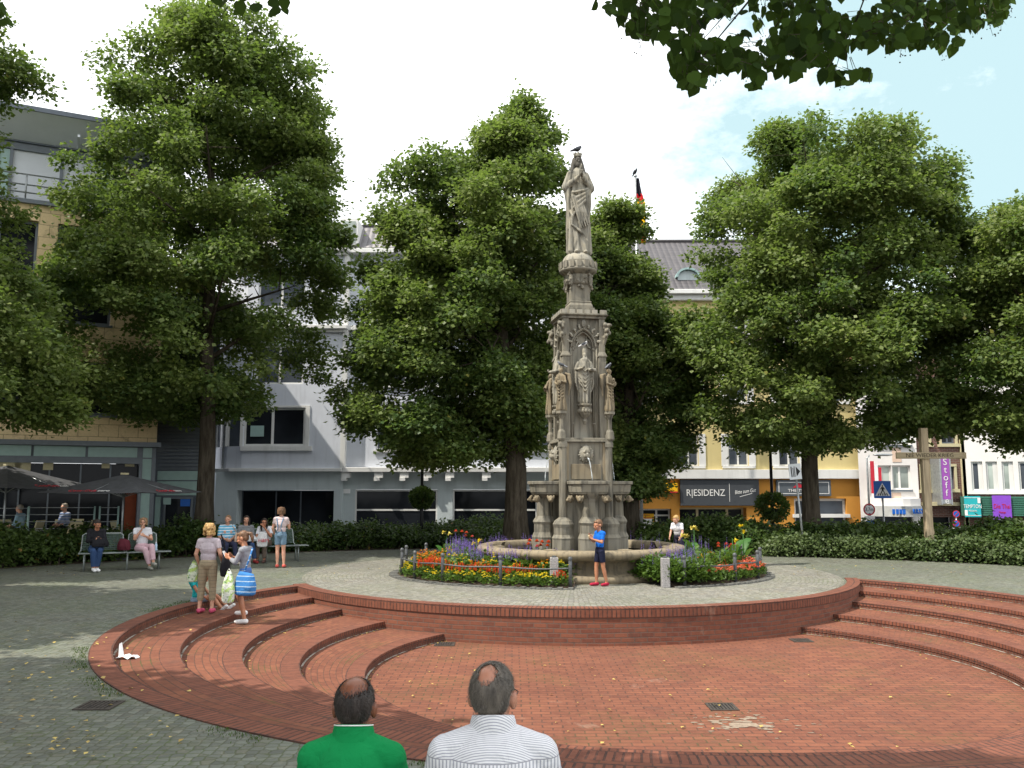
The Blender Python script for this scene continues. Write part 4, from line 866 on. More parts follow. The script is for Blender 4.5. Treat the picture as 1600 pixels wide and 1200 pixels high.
# ================================================================= shrubs
def shrubs(name, label, path, depth, h, n, seed, mat='leaf_hedge', size=.11, kind=None, cat='hedge', base=0, zf=None):
    """mass of leaves along a path [(x,y)...]; depth grows away from the camera"""
    rs = np.random.RandomState(seed); pts = np.array(path, float); seg = np.hypot(*(pts[1:]-pts[:-1]).T); cum = np.r_[0, np.cumsum(seg)]
    s = rs.uniform(0, cum[-1], n); x = np.interp(s, cum, pts[:,0]); y = np.interp(s, cum, pts[:,1])
    v = rs.uniform(0, 1, n); y = y+v*depth
    top = h*(.70+.46*vnoise(np.stack([x*1.3,y*1.3,np.zeros(n)],1),seed)+.12*vnoise(np.stack([x*4,y*4,np.zeros(n)],1),seed+1))*np.minimum(1, .35+v*3.5)*np.minimum(1,.4+4*np.minimum(s,cum[-1]-s)/cum[-1]*5)
    z = top*(1-.75*rs.uniform(0,1,n)**2.2)+.03
    c = np.stack([x,y,z],1); o = np.array([x[0],y[0],base]); loc = (float(pts[len(pts)//2][0]), float(pts[len(pts)//2][1]+depth/2), base)
    k = 7; rsn = rs
    p, u, w = sprays(c, np.stack([rs.normal(0,.5,n), np.full(n,-.8), np.full(n,.5)],1), rs, k, size, np.full(n,.16), .2)
    p[:,2] = np.maximum(p[:,2], .02)
    rnd = np.clip(np.repeat(.4+.3*vnoise(c*1.1,seed+4),k)+rs.normal(0,.2,n*k),0,1); rnd = np.clip(rnd,0,.98); rnd[rs.uniform(0,1,n*k)<.006] = .995
    t = thing(name, label, cat, loc); t_ = t
    leafmesh('foliage', p-np.array([loc[0],loc[1],0]), u, w, rnd, M[mat], t)
    m = MB(); rr = random.Random(seed)
    for i in range(0, n, max(1, n//160)):
        m.tube([(x[i]-loc[0], y[i]-loc[1], 0), (x[i]-loc[0]+rr.uniform(-.15,.15), y[i]-loc[1], z[i]*.9)], [.02,.006], 5)
    m.build('stems', M['bark'], t)
    return t
def gp(*pts): return [tuple(G(x, y).xy) for x, y in pts]
lf = gp((-220,905),(-60,893),(0,888),(120,880),(230,874)); mf = gp((250,872),(330,868),(420,864),(500,861)); cf_ = gp((500,861),(600,858),(700,856),(790,855))
rf_ = gp((1195,869),(1290,871),(1400,875),(1500,879),(1600,884),(1700,890)); rb = gp((1010,862),(1100,863),(1195,868))
shrubs('shrub_hedge', 'dark green grassy shrub bed behind the left bench in front of the cafe', lf, 3.4, 1.0, 3600, 3)
shrubs('shrub_hedge', 'leafy green hedge behind the group bench below the grey building', mf, 2.6, .86, 2600, 4)
shrubs('shrub_hedge', 'leafy hedge between the group bench and the fountain under the shop windows', cf_, 2.6, .86, 3300, 5)
shrubs('shrub_hedge', 'dark hedge behind the fountain basin in front of the orange shop', rb, 2.4, .95, 2200, 6)
shrubs('shrub_hedge', 'tall glossy shrubs right of the fountain along the street', [(x, y+1.0) for x, y in rf_], 2.3, .92, 5200, 7, size=.12)
iv = shrubs('ivy_bed', 'low variegated ivy edging at the foot of the right shrubs', [(x, y-.05) for x, y in rf_], 1.1, .42, 3400, 8, mat='leaf_ivy', size=.09, cat='ivy')
for nm, path, lab in (('shrub_bush', gp((1170,868),(1260,866)), 'dark yew like bush left of the leaning sign pole'), ('shrub_bush', gp((1590,880),(1680,884)), 'drooping dark bush at the right edge under the purple banner')):
    shrubs(nm, lab, [(x, y+1.2) for x, y in path], 1.2, 1.5, 900, 9 if 'yew' in lab else 10, mat='leaf_dark', cat='bush', size=.14)
m = MB()
for a, b in zip(lf+mf+cf_, (lf+mf+cf_)[1:]):
    if b[0] > a[0]+.001: m.quad((a[0],a[1]-.35,.006),(b[0],b[1]-.3,.006),(b[0],b[1]+4.5,.006),(a[0],a[1]+4.5,.006))
for a, b in zip(rb+rf_, (rb+rf_)[1:]):
    if b[0] > a[0]+.001: m.quad((a[0],a[1]-.1,.006),(b[0],b[1]-.1,.006),(b[0],b[1]+3.4,.006),(a[0],a[1]+3.4,.006))
tag(m.build('ground', M['soil']), kind='structure')
# ivy climbing the trunks of the left linden
# ---------------- fallen leaves and grass tufts in joints
rs = random.Random(9)
def litter(name, label, n, regions, mat, size, z0=.012, flat=True):
    Pq, U, Wq, R = [], [], [], []
    while len(Pq) < n:
        x0, x1, y0, y1, wgt, zf = regions[rs.randrange(len(regions))]; 
        p = G(rs.uniform(x0,x1), rs.uniform(y0,y1), zf)
        a = rs.uniform(0,2*pi); s = size*rs.uniform(.6,1.3)
        Pq.append((p.x,p.y,zf+z0+rs.uniform(0,.012))); U.append((cos(a)*s,sin(a)*s,rs.uniform(-.0,.35)*s)); Wq.append((-sin(a)*s*.45,cos(a)*s*.45,rs.uniform(-.1,.1)*s)); R.append(rs.random())
    o = leafmesh(name, np.array(Pq), np.array(U), np.array(Wq), np.array(R), mat, None); o['kind'] = 'stuff'; o['label'] = label; return o
M['leaf_fallen'] = leafm('fallen_leaf', (.30,.19,.05), (.55,.42,.12), .1)
litter('fallen_leaves', 'yellow fallen leaves scattered over the cobbles and bricks', 300, [(0,300,900,1190,1,0),(0,170,990,1190,1,0),(20,120,880,900,1,0),(300,640,880,900,1,0),(1220,1600,885,900,1,0),(620,1500,1020,1190,1,FLOOR),(620,1500,1020,1100,1,FLOOR)], M['leaf_fallen'], .045)
# leaves drifted against the risers
Pq, U, Wq, R = [], [], [], []
for i, r0 in enumerate(RK):
    c_ = CK[i]; a0, a1 = inter(r0, RF-.05, c_); zf = (tops[i+1] if i < 4 else FLOOR)
    for k in range(120):
        a = a0+(a1-a0)*(rs.random()**1.5 if rs.random() < .6 else 1-rs.random()**2); rr = r0-.03-abs(rs.gauss(0,.07)); s = .035*rs.uniform(.5,1.3); b = rs.uniform(0,2*pi)
        Pq.append((c_[0]+rr*cos(a),c_[1]+rr*sin(a),zf+.01)); U.append((cos(b)*s,sin(b)*s,.2*s)); Wq.append((-sin(b)*s*.45,cos(b)*s*.45,0)); R.append(rs.random())
o = leafmesh('leaf_litter', np.array(Pq), np.array(U), np.array(Wq), np.array(R), M['leaf_fallen'], None); o['kind'] = 'stuff'; o['label'] = 'small dry leaves drifted against the brick risers'
# moss and grass in the angle behind the brick rim
Pq, U, Wq, R = [], [], [], []
for k in range(5200):
    if k < 3600:
        a = rs.uniform(2.2, 4.6); rr = 8.02+abs(rs.gauss(0,.10)); x, y, z = CA[0]+rr*cos(a), CA[1]+rr*sin(a), 0
        if sin(a*9)+sin(a*23+1) < .1: continue
    else:
        i = rs.randrange(5); r0 = RK[i]; c_ = CK[i]; a0, a1 = inter(r0, RF-.05, c_); a = a0+(a1-a0)*rs.random(); rr = r0-.02-abs(rs.gauss(0,.03)); x, y, z = c_[0]+rr*cos(a), c_[1]+rr*sin(a), (tops[i+1] if i < 4 else FLOOR)
        if sin(a*7+i)+sin(a*19+i*2) < .5: continue
    if (x-CF[0])**2+(y-CF[1])**2 < 6.5**2: continue
    s = rs.uniform(.012,.03); b = rs.uniform(0,2*pi); Pq.append((x,y,z)); U.append((cos(b)*s*.5,sin(b)*s*.5,s)); Wq.append((-sin(b)*s*.2,cos(b)*s*.2,0)); R.append(rs.random())
o = leafmesh('grass', np.array(Pq), np.array(U), np.array(Wq), np.array(R), M['leaf_hedge'], None); o['kind'] = 'stuff'; o['label'] = 'tufts of grass and moss along the brick rim'
# ================================================================= fountain
FC = (1.65, 21.1)
fo = thing('fountain_column', 'tall sandstone Gothic fountain column with praying woman statue above a round basin', 'fountain', (*FC, 0))
# basin
m = MB(); prof = [(2.42,0),(2.42,.13),(2.36,.16),(2.24,.20),(2.20,.30),(2.24,.42),(2.32,.47),(2.42,.50),(2.48,.56),(2.49,.62),(2.45,.68),(2.36,.70),(2.22,.695),(2.16,.66),(2.13,.55),(2.12,.05)]
m.lathe(prof, 96); m.build('basin', M['stone_warm'], fo)
m = MB(); m.lathe([(.02,.50),(2.14,.50)], 64, smooth=False); m.build('basin_water', M['water'], fo)
m = MB()
for k in range(8):
    a = 2*pi*(k+.5)/8; c, s = cos(a), sin(a); m.M = Matrix.Rotation(a, 4, 'Z'); m.plate([(2.10,.5),(2.135,.5),(2.30,.705),(2.0,.705)], -.11, .11)
m.M = Matrix(); m.build('rim_block', M['stone_warm'], fo)
RZ = Matrix.Rotation(radians(10), 4, 'Z') @ Matrix.Diagonal((.90,.90,1,1))
core = thing('column', None, None); 
bpy.data.objects.remove(core)
def Rm(k): return RZ @ Matrix.Rotation(k*pi/2, 4, 'Z')
def octo(m, x, y, prof, ph=pi/8, n=8): m.lathe([(r/cos(pi/8), z) for r, z in prof], n, (x,y), ph, smooth=False)
zc = [ZZ(y, 21.1) for y in (840, 812, 775, 768, 752, 690)]
# lower piers
for k in range(4):
    m = MB(); m.M = Rm(k)
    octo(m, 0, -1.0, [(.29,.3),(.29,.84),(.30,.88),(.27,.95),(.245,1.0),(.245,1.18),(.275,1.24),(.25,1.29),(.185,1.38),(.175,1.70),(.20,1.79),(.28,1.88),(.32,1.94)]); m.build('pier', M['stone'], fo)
    m = MB(); m.M = Rm(k)
    octo(m, -.62, -.62, [(.27,.3),(.27,.84),(.28,.88),(.23,.96),(.23,1.12),(.255,1.2),(.21,1.28),(.10,1.36),(.095,2.9),(.095,3.02)])
    # gabled cap
    m.M = Rm(k) @ Matrix.Translation((-.62,-.62,0)); m.lathe([(.15,3.0),(.15,3.08),(.06,3.34),(.02,3.40)], 4, ph=pi/4, smooth=False)
    m.build('buttress', M['stone'], fo)
    # bowl
    m = MB(); m.M = Rm(k)
    w = .50; o = [(-w,-.62),(-w,-1.05),(-w*.62,-1.34),(w*.62,-1.34),(w,-1.05),(w,-.62)]
    def lay(f, z0, z1, f1=None):
        f1 = f1 or f; a = [(x*f, -.62+(y+.62)*f) for x, y in o]; b = [(x*f1, -.62+(y+.62)*f1) for x, y in o]; n = len(o)
        m.add([(x,y,z0) for x,y in a]+[(x,y,z1) for x,y in b], [tuple(range(n))[::-1], tuple(range(n,2*n))]+[(i,(i+1)%n,n+(i+1)%n,n+i) for i in range(n)])
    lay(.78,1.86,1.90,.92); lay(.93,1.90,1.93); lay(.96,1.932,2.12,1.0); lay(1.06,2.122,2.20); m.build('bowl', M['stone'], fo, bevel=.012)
    m = MB(); m.M = Rm(k); wn = [(-.42,-.66),(-.42,-1.0),(-.28,-1.24),(.28,-1.24),(.42,-1.0),(.42,-.66)]; m.add([(x,y,2.206) for x,y in wn], [tuple(range(6))]); m.build('bowl_water', M['water'], fo)
    for (hx, hy, ha) in ((-.33,-1.26,-.3),(.33,-1.26,.3),(-.50,-.92,-1.3),(.50,-.92,1.3)):
        m = MB(); m.M = Rm(k) @ Matrix.Translation((hx,hy,1.78)) @ Matrix.Rotation(ha, 4, 'Z') @ Matrix.Scale(.8,4)
        m.ell((0,0,0), (.095,.10,.11)); m.ell((0,-.10,-.03), (.05,.06,.045)); m.ell((-.045,-.08,.03), (.025,.03,.02)); m.ell((.045,-.08,.03), (.025,.03,.02)); m.ell((-.10,-.0,.06), (.035,.03,.06)); m.ell((.10,0,.06), (.035,.03,.06)); m.tube([(0,.1,.02),(0,0,0)], .07, 8)
        remesh(m, 'spout_mask', M['stone_warm'], fo, .012, 2)
# core up to the statue storey
m = MB(); m.M = RZ
m.cbox(0,0,.3,1.25,1.25,2.82)
m.M = RZ; m.cbox(0,0,3.12,1.42,1.42,.05); m.cbox(0,0,3.172,1.30,1.30,.05); m.build('lower_core', M['stone'], fo, bevel=.01)
def lion(m):
    R = random.Random(4)
    m.ell((0,0,0), (.15,.10,.16)); m.ell((0,-.10,-.05), (.075,.08,.06)); m.ell((0,-.15,-.015), (.035,.04,.028)); m.ell((-.06,-.09,.045), (.035,.03,.022)); m.ell((.06,-.09,.045), (.035,.03,.022)); m.ell((0,-.11,.06), (.05,.04,.07)); m.ell((0,-.10,-.11), (.045,.05,.03))
    for k in range(22):
        a = 2*pi*k/22; r = .17+.03*(k%2); m.tube([(cos(a)*.11,-.03,sin(a)*.12),(cos(a+.15)*(r+.02),-.01+.03*(k%2),sin(a+.15)*(r+.03))], [.035,.018], 6)
for k in range(4):
    m = MB(); m.M = Rm(k) @ Matrix.Translation((0,-.66,2.84)); lion(m); remesh(m, 'lion_head', M['stone_pale'], fo, .012, 2)
    m = MB(); m.M = Rm(k); m.box(-.40,.40,-.66,-.62,2.24,2.60); m.box(-.60,-.46,-.655,-.62,2.22,3.11); m.box(.46,.60,-.655,-.62,2.22,3.11); m.build('back_slab', M['stone_warm'], fo, bevel=.008)
    m = MB(); m.M = Rm(k); pts = [(0.01*t_, -.82-.16*(t_/8)**.5, 2.74-.53*(t_/8)**1.6) for t_ in range(9)]; m.tube(pts, [.012+.006*sin(t_*2.1) for t_ in range(9)], 7); m.build('water_jet', M['spray'], fo)
# statue storey
HN0, HN1 = 3.22, 6.13
m = MB(); m.M = RZ; m.cbox(0,0,HN0,.62,.62,HN1-HN0-.01); m.build('niche_core', M['stone_pale'], fo)
def arch_pts(w, zs, n=10):   # pointed arch from left spring to right spring, half width w
    pts = []; R = w*1.45; c = R-w
    a1 = math.acos(c/R)
    for i in range(n+1): a = pi-(pi-(pi-a1))*i/n; pts.append((c+R*cos(pi-a1*i/n), zs+R*sin(a1*i/n)))
    return pts+[(-x, z) for x, z in pts[-2::-1]]
zs_ = ZZ(548,21.1)
for k in range(4):
    m = MB(); m.M = Rm(k); W2 = .44; yf, yb = -.50, -.30
    ap = arch_pts(.31, zs_); 
    for y0 in (yf,):
        m.box(-W2,-.31,yf,yb,HN0,zs_); m.box(.31,W2,yf,yb,HN0,zs_)
        n = len(ap)
        for i in range(n-1):
            (xa,za),(xb,zb_) = ap[i], ap[i+1]; ta = -W2+2*W2*i/(n-1); tb = -W2+2*W2*(i+1)/(n-1)
            A_, B_ = (ta, HN1-.02), (tb, HN1-.02)
            m.quad((xa,yf,za),(xb,yf,zb_),(B_[0],yf,B_[1]),(A_[0],yf,A_[1])); m.quad((xa,yb,za),(xb,yb,zb_),(xb,yf,zb_),(xa,yf,za))
        m.quad((-W2,yf,zs_),(-.31,yf,zs_),(-.31,yf,zs_+.001),(-W2,yf,HN1-.02)); m.quad((.31,yf,zs_),(W2,yf,zs_),(W2,yf,HN1-.02),(.31,yf,zs_+.001))
    m.build('niche_arch', M['stone'], fo)
    # mouldings and hood with crockets
    m = MB(); m.M = Rm(k); ap2 = arch_pts(.34, zs_+.0); m.tube([(x,-.515,z) for x, z in ap2], .028, 6); ap3 = arch_pts(.285, zs_); m.tube([(x,-.45,z) for x, z in ap3], .022, 6)
    for sx in (-1,1):
        m.tube([(sx*.285,-.45,HN0),(sx*.285,-.45,zs_)], .024, 8); m.tube([(sx*.36,-.515,HN0),(sx*.36,-.515,zs_)], .018, 6)
        m.lathe([(.03,0),(.05,.05),(.05,.1)], 8, (sx*.285,-.45), smooth=False) if 0 else m.ell((sx*.285,-.45,zs_-.03), (.045,.045,.05)); m.ell((sx*.285,-.45,HN0+.35), (.04,.04,.03))
    m.build('moulding', M['stone'], fo)
    m = MB(); m.M = Rm(k); R = random.Random(k)
    for i in range(2, len(ap2)-2, 2):
        x, z = ap2[i]; d = Vector((x, z-zs_)).normalized(); 
        for j in range(4): m.ell((x+d.x*(.05+.03*j)+R.uniform(-.02,.02), -.53-R.uniform(0,.04), z+d.y*(.05+.028*j)+R.uniform(-.02,.02)), (.032,.035,.03))
    m.ell((0,-.55,ap2[10][1]+.12), (.06,.06,.10)); m.tube([(0,-.53,ap2[10][1]),(0,-.55,ap2[10][1]+.12)], .03, 6)
    remesh(m, 'crocket', M['stone_pale'], fo, .012, 1)
    # tracery
    m = MB(); m.M = Rm(k)
    for sx in (-1,1):
        m.tube([(sx*.30,-.36,zs_-.02),(sx*.17,-.36,zs_+.05),(sx*.12,-.36,zs_+.16)], .02, 6); m.tube([(sx*.30,-.36,zs_+.02),(sx*.20,-.36,zs_+.22),(sx*.10,-.36,zs_+.17)], .02, 6)
    m.tube([(.14*cos(a*pi/6),-.36,zs_+.25+.14*sin(a*pi/6)) for a in range(-2,9)], .018, 6)
    m.build('tracery', M['stone_pale'], fo)
    # corner buttress pier
    m = MB(); m.M = Rm(k) @ Matrix.Translation((-.50,-.50,0))
    m.cbox(0,0,HN0,.20,.20,ZZ(562,21.1)-HN0); m.cbox(0,0,ZZ(562,21.1),.25,.25,.03); m.lathe([(.17,ZZ(562,21.1)+.03),(.115,ZZ(562,21.1)+.12)], 4, ph=pi/4, smooth=False); m.cbox(0,0,ZZ(562,21.1)+.1,.16,.16,HN1-.01-ZZ(562,21.1)-.1)
    m.build('corner_pier', M['stone'], fo, bevel=.006)
    # carved leaf gargoyle at the upper corner
    m = MB(); m.M = Rm(k) @ Matrix.Rotation(-pi/4,4,'Z') @ Matrix.Translation((0,-.80,0)); R = random.Random(k+8); zt_ = 6.0
    m.tube([(0,.12,5.2),(0,-.02,5.6),(0,-.10,5.85),(0,-.02,6.02)], [.03,.05,.07,.05], 8)
    for j in range(16): a = R.uniform(0,6.28); m.ell((R.uniform(-.08,.08), R.uniform(-.16,.02), 5.62+R.uniform(0,.38)), (.05,.045,.05))
    m.ell((0,-.14,5.95), (.06,.1,.05)); remesh(m, 'gargoyle', M['stone'], fo, .014, 1)
    # colonnette carrying the angel
    m = MB(); m.M = Rm(k) @ Matrix.Rotation(-pi/4,4,'Z') @ Matrix.Translation((0,-.93,0)); zb_ = ZZ(648,21.1)
    m.lathe([(.10,3.16),(.12,3.2),(.10,3.36),(.06,3.42),(.055,zb_-.16),(.10,zb_-.06),(.14,zb_-.03),(.14,zb_+.03)], 8, ph=pi/8, smooth=False); m.box(-.05,.05,0,.25,3.16,3.3); m.box(-.04,.04,.02,.28,zb_-.1,zb_-.02); m.build('colonnette', M['stone'], fo)
# robed figures
def robe(m, H, prof, folds=11, amp=.09, ph=0, sway=0, n=88, seed=0):
    """closed drapery surface; prof rows: (z/H, rx, ry, foldamp)"""
    R = random.Random(seed); f1, f2, f3 = R.uniform(0,6), R.uniform(0,6), R.uniform(0,6)
    zz = []; steps = 40
    za = [p[0] for p in prof]
    vs = []
    for i in range(steps+1):
        t = za[0]+(za[-1]-za[0])*i/steps
        rx, ry, fa_ = (np.interp(t, za, [p[j] for p in prof]) for j in (1,2,3))
        for k in range(n):
            a = 2*pi*k/n
            w = 1.55*fa_*(abs(sin(folds*.5*a+f1+2.2*t+ph*t))**.7*1.3-.75+.45*sin(folds*.8*a+f2-3*t)+.3*sin(3*a+f3+5*t))
            vs.append((H*(rx*(1+w)*cos(a)+sway*sin(t*pi)), H*ry*(1+w)*sin(a), H*t))
    fs = [(i*n+k, i*n+(k+1)%n, (i+1)*n+(k+1)%n, (i+1)*n+k) for i in range(steps) for k in range(n)]+[tuple(range(n-1,-1,-1)), tuple(steps*n+k for k in range(n))]
    m.add(vs, fs)
def head(m, H, z, tilt=0, x=0, y=-.01):
    m.ell((x*H,y*H,z*H), (.042*H,.047*H,.058*H)); m.ell((x*H,(y-.018)*H,(z-.03)*H), (.030*H,.032*H,.032*H)); m.tube([(x*H,(y-.045)*H,(z+.008)*H),(x*H,(y-.060)*H,(z-.014)*H)], [.006*H,.011*H], 6)
    for s in (-1,1): m.ell(((x+s*.017)*H,(y-.040)*H,(z+.006)*H), (.012*H,.008*H,.006*H)); m.ell((x*H,(y-.044)*H,(z+.02)*H),(.028*H,.01*H,.006*H))
    m.ell((x*H,(y-.042)*H,(z-.034)*H), (.012*H,.008*H,.005*H)); m.tube([(x*H,(y+.01)*H,(z-.03)*H),(x*H,(y+.012)*H,(z-.10)*H)], [.024*H,.030*H], 10)
def hand(m, p, d, nrm, s=1.0, curl=.2, left=False):
    """palm, four fingers and a thumb; d points along the fingers, nrm is the palm normal"""
    p = Vector(p); d = Vector(d).normalized(); nrm = Vector(nrm); nrm = (nrm-d*nrm.dot(d)).normalized(); w = d.cross(nrm).normalized()*(1 if left else -1)
    L_ = .085*s
    for k in range(5): q_ = p+w*(k-2)*.015*s; m.tube([q_, q_+d*L_], [.013*s,.0135*s], 7)
    for k, (ln, off) in enumerate(((.068,-.030),(.078,-.010),(.074,.010),(.058,.030))):
        b = p+d*L_*.95+w*off*s; c1 = b+(d*cos(curl*.6)+nrm*sin(curl*.6))*ln*.5*s; c2 = c1+(d*cos(curl*1.8)+nrm*sin(curl*1.8))*ln*.5*s; m.tube([b,c1,c2], [.0095*s,.009*s,.0075*s], 7); m.ell(c2, (.0075*s,)*3, 6, 4)
    b = p-w*.03*s+d*.02*s; c1 = b-w*.028*s+d*.03*s+nrm*.012*s; c2 = c1+d*.032*s+nrm*.012*s-w*.006*s; m.tube([b,c1,c2], [.013*s,.0105*s,.008*s], 7); m.ell(c2, (.008*s,)*3, 6, 4)
# Madonna
H = 2.62; zb_ = ZZ(399,21.1)
m = MB(); m.M = RZ @ Matrix.Translation((.02,0,zb_))
robe(m, H, [(0,.115,.10,.10),(.02,.125,.11,.13),(.15,.108,.09,.17),(.35,.108,.085,.17),(.5,.115,.088,.15),(.58,.108,.085,.12),(.65,.088,.070,.10),(.72,.092,.068,.06),(.78,.098,.062,.03),(.82,.085,.052,.02),(.85,.045,.035,0),(.865,.03,.03,0)], 10, ph=2, sway=.0, seed=3)
m2 = MB(); m2.M = m.M; head(m2, H, .925, y=-.008)
for s in (-1,1):
    sh = Vector((s*.085*H,0,.79*H)); el = Vector((s*.135*H,-.01*H,.665*H)); wr = Vector((s*.028*H,-.115*H,.735*H))
    m.tube([sh,el], [.042*H,.046*H], 10); m.ell(sh,(.042*H,)*3); m.ell(el,(.046*H,)*3); m.tube([el,wr], [.040*H,.020*H], 10); m.ell(wr,(.022*H,)*3)
    hand(m, wr+Vector((-s*.012*H,-.005*H,.008*H)), (-s*.12,-.25,1), (-s,0,0), 2.0, .05, s < 0)
    m2.tube([(s*.025*H,.02*H,.965*H),(s*.048*H,.012*H,.90*H),(s*.062*H,0,.84*H),(s*.075*H,-.03*H,.80*H)], [.028*H,.026*H,.024*H,.014*H], 8)   # hair
    # mantle hanging from the forearms
    for j in range(4): m.tube([(s*(.115+.008*j)*H,-.03*H+.012*j*H,.66*H),(s*(.118-.002*j)*H,-.045*H+.02*j*H,.5*H),(s*(.105+.006*j)*H,-.035*H+.02*j*H,.30*H-(.05*j if s<0 else -.06*j)*H)], [.022*H,.019*H,.008*H], 6)
# diagonal mantle folds sweeping from the right hip to the left knee
for j in range(4):
    m.tube([(.11*H,-.04*H,(.66-.015*j)*H),(.05*H,-.098*H,(.62-.035*j)*H),(-.03*H,-.095*H,(.60-.055*j)*H),(-.09*H,-.06*H,(.60-.09*j)*H)], [.010*H,.016*H,.016*H,.008*H], 6)
for j in range(5):
    m.tube([(-.085*H+.02*j*H,-.085*H,.56*H),(-.045*H+.026*j*H,-.105*H,.40*H),(.01*H+.024*j*H,-.098*H,(.24+.01*j)*H)], [.012*H,.013*H,.008*H], 6)
m.tube([(-.10*H,-.05*H,.42*H),(-.085*H,-.095*H,.36*H),(-.09*H,-.08*H,.28*H),(-.02*H,-.105*H,.22*H),(.05*H,-.10*H,.17*H)], [.012*H,.016*H,.014*H,.014*H,.008*H], 6)
for s in (-1,1): m.ell((s*.05*H,-.10*H,.012*H), (.022*H,.045*H,.018*H))
m2.ell((.0,.016*H,.945*H), (.048*H,.046*H,.050*H)); m2.ell((0,.035*H,.86*H), (.055*H,.035*H,.09*H))
remesh(m, 'statue', M['stone_pale'], fo, .012, 1); remesh(m2, 'statue_head', M['stone_dark'], fo, .010, 1)
m = MB(); m.M = RZ @ Matrix.Translation((.02,-.0,zb_)); m.lathe([(.108,.975*H),(.118,.985*H),(.118,1.0*H),(.108,1.01*H),(.09,1.0*H),(.09,.98*H)], 16, smooth=False)
for k in range(8): a = pi/4*k; m.ell((.112*cos(a),.112*sin(a),1.008*H),(.022,.022,.028),8,6)
m.build('crown', M['stone_pale'], fo)
# globe, ring, capital, pedestal
z1_, z2_, z3_ = ZZ(398,21.1), ZZ(413,21.1), ZZ(426,21.1)
m = MB(); m.lathe([(.40*cos(a), z2_+ (z1_-z2_)*1.25*sin(a)) for a in [pi/2*i/10 for i in range(11)]][:-1]+[(.01, z2_+(z1_-z2_)*1.25)], 28); m.build('globe', M['stone_pale'], fo)
m = MB(); m.lathe([(.34,z3_-.10),(.42,z3_-.03),(.47,z3_),(.47,z3_+.05),(.44,z3_+.06),(.44,z2_+.0),(.3,z2_+.01)], 32)
for k in range(16): a = 2*pi*k/16; m.M = Matrix.Translation((.455*cos(a),.455*sin(a),0)) @ Matrix.Rotation(a,4,'Z'); m.cbox(0,0,z3_+.055,.05,.10,z2_-z3_-.045)
m.M = Matrix(); m.build('ring_cornice', M['stone'], fo)
zp = [ZZ(y,21.1) for y in (495,488,480,478,455,428)]
m = MB(); m.M = RZ
m.cbox(0,0,HN1+.14,.74,.74,.16); m.cbox(0,0,HN1+.302,.66,.66,.05); m.lathe([(.33*1.414,HN1+.352),(.28*1.414,HN1+.46)],4,ph=pi/4,smooth=False); m.cbox(0,0,HN1+.44,.60,.60,.04)
m.cbox(0,0,HN1+.482,.53,.53,z3_-.1-HN1-.482); m.build('pedestal', M['stone'], fo, bevel=.012)
m = MB(); m.M = RZ; m.lathe([(.27*1.38,z3_-.34),(.33,z3_-.2),(.40,z3_-.04),(.36,z3_-.01)], 24); m.build('capital', M['stone'], fo)
for k in range(4):
    for d_, off in ((0,0),(pi/4,1)):
        m = MB(); m.M = Rm(k) @ Matrix.Rotation(d_,4,'Z') @ Matrix.Translation((0,-(.31 if not off else .40),0)); R = random.Random(k*2+off)
        for j in range(26 if not off else 14):
            t_ = R.random(); wd = (.19 if not off else .07)*(1-t_*.75); m.ell((R.uniform(-wd,wd), R.uniform(-.05,.03), z3_-.06-t_*.42), (R.uniform(.028,.045),)*3, 8, 6)
        m.ell((0,0,z3_-.25),(.08,.05,.16)); remesh(m, 'carved_foliage', M['stone'], fo, .013, 1)
# cornice above the niches
m = MB(); m.M = RZ; m.cbox(0,0,HN1-.012,1.22,1.22,.05); m.lathe([(.62*1.414,HN1+.038),(.68*1.414,HN1+.07)],4,ph=pi/4,smooth=False); m.cbox(0,0,HN1+.06,1.28,1.28,.05); m.build('cornice', M['stone'], fo, bevel=.006)
m = MB()
for k in range(4):
    m.M = Rm(k)
    for j in range(6): m.box(-.60+j*.21,-.60+j*.21+.13,-.635,-.56,HN1+.108,HN1+.20)
m.build('battlement', M['stone_pale'], fo)
# bishop on his corbel
def bishop(m, H):
    robe(m, H, [(0,.10,.09,.12),(.03,.12,.10,.16),(.3,.125,.10,.12),(.5,.17,.11,.08),(.62,.17,.11,.06),(.72,.145,.095,.04),(.78,.10,.07,.02),(.82,.04,.04,0)], 12, seed=5)
    head(m, H, .86); m.lathe([(.044*H,.885*H),(.05*H,.92*H),(.046*H,.96*H),(.026*H,1.0*H),(.004*H,1.02*H)], 12, ay=.8)
    for j in range(7): x = (j-3)*.009*H; m.tube([(x,-.045*H,.835*H),(x*1.5,-.075*H,.78*H),(x*.8,-.09*H,.70*H-abs(j-3)*-.01*H)], [.014*H,.014*H,.005*H], 6)
    for j in range(6): m.tube([(-.13*H,-.07*H,(.66-.055*j)*H),(-.02*H,-.125*H,(.56-.07*j)*H),(.12*H,-.08*H,(.66-.055*j)*H)], [.010*H,.014*H,.010*H], 6)
    for s in (-1,1):
        el = Vector((s*.17*H,-.0,.60*H)); wr = Vector((s*.13*H,-.12*H,.60*H)); m.tube([(s*.11*H,0,.74*H),el,wr], [.04*H,.045*H,.028*H], 8)
        hand(m, wr, (-s*.6,-.6,.1), (0,0,-1 if s > 0 else 1), 1.2, .5, s < 0)
        m.tube([el,(s*.175*H,-.02*H,.35*H),(s*.13*H,-.02*H,.2*H)], [.03*H,.026*H,.008*H], 6)
    m.box(.06*H,.19*H,-.19*H,-.09*H,.56*H,.61*H)
zB = ZZ(634,21.1); 
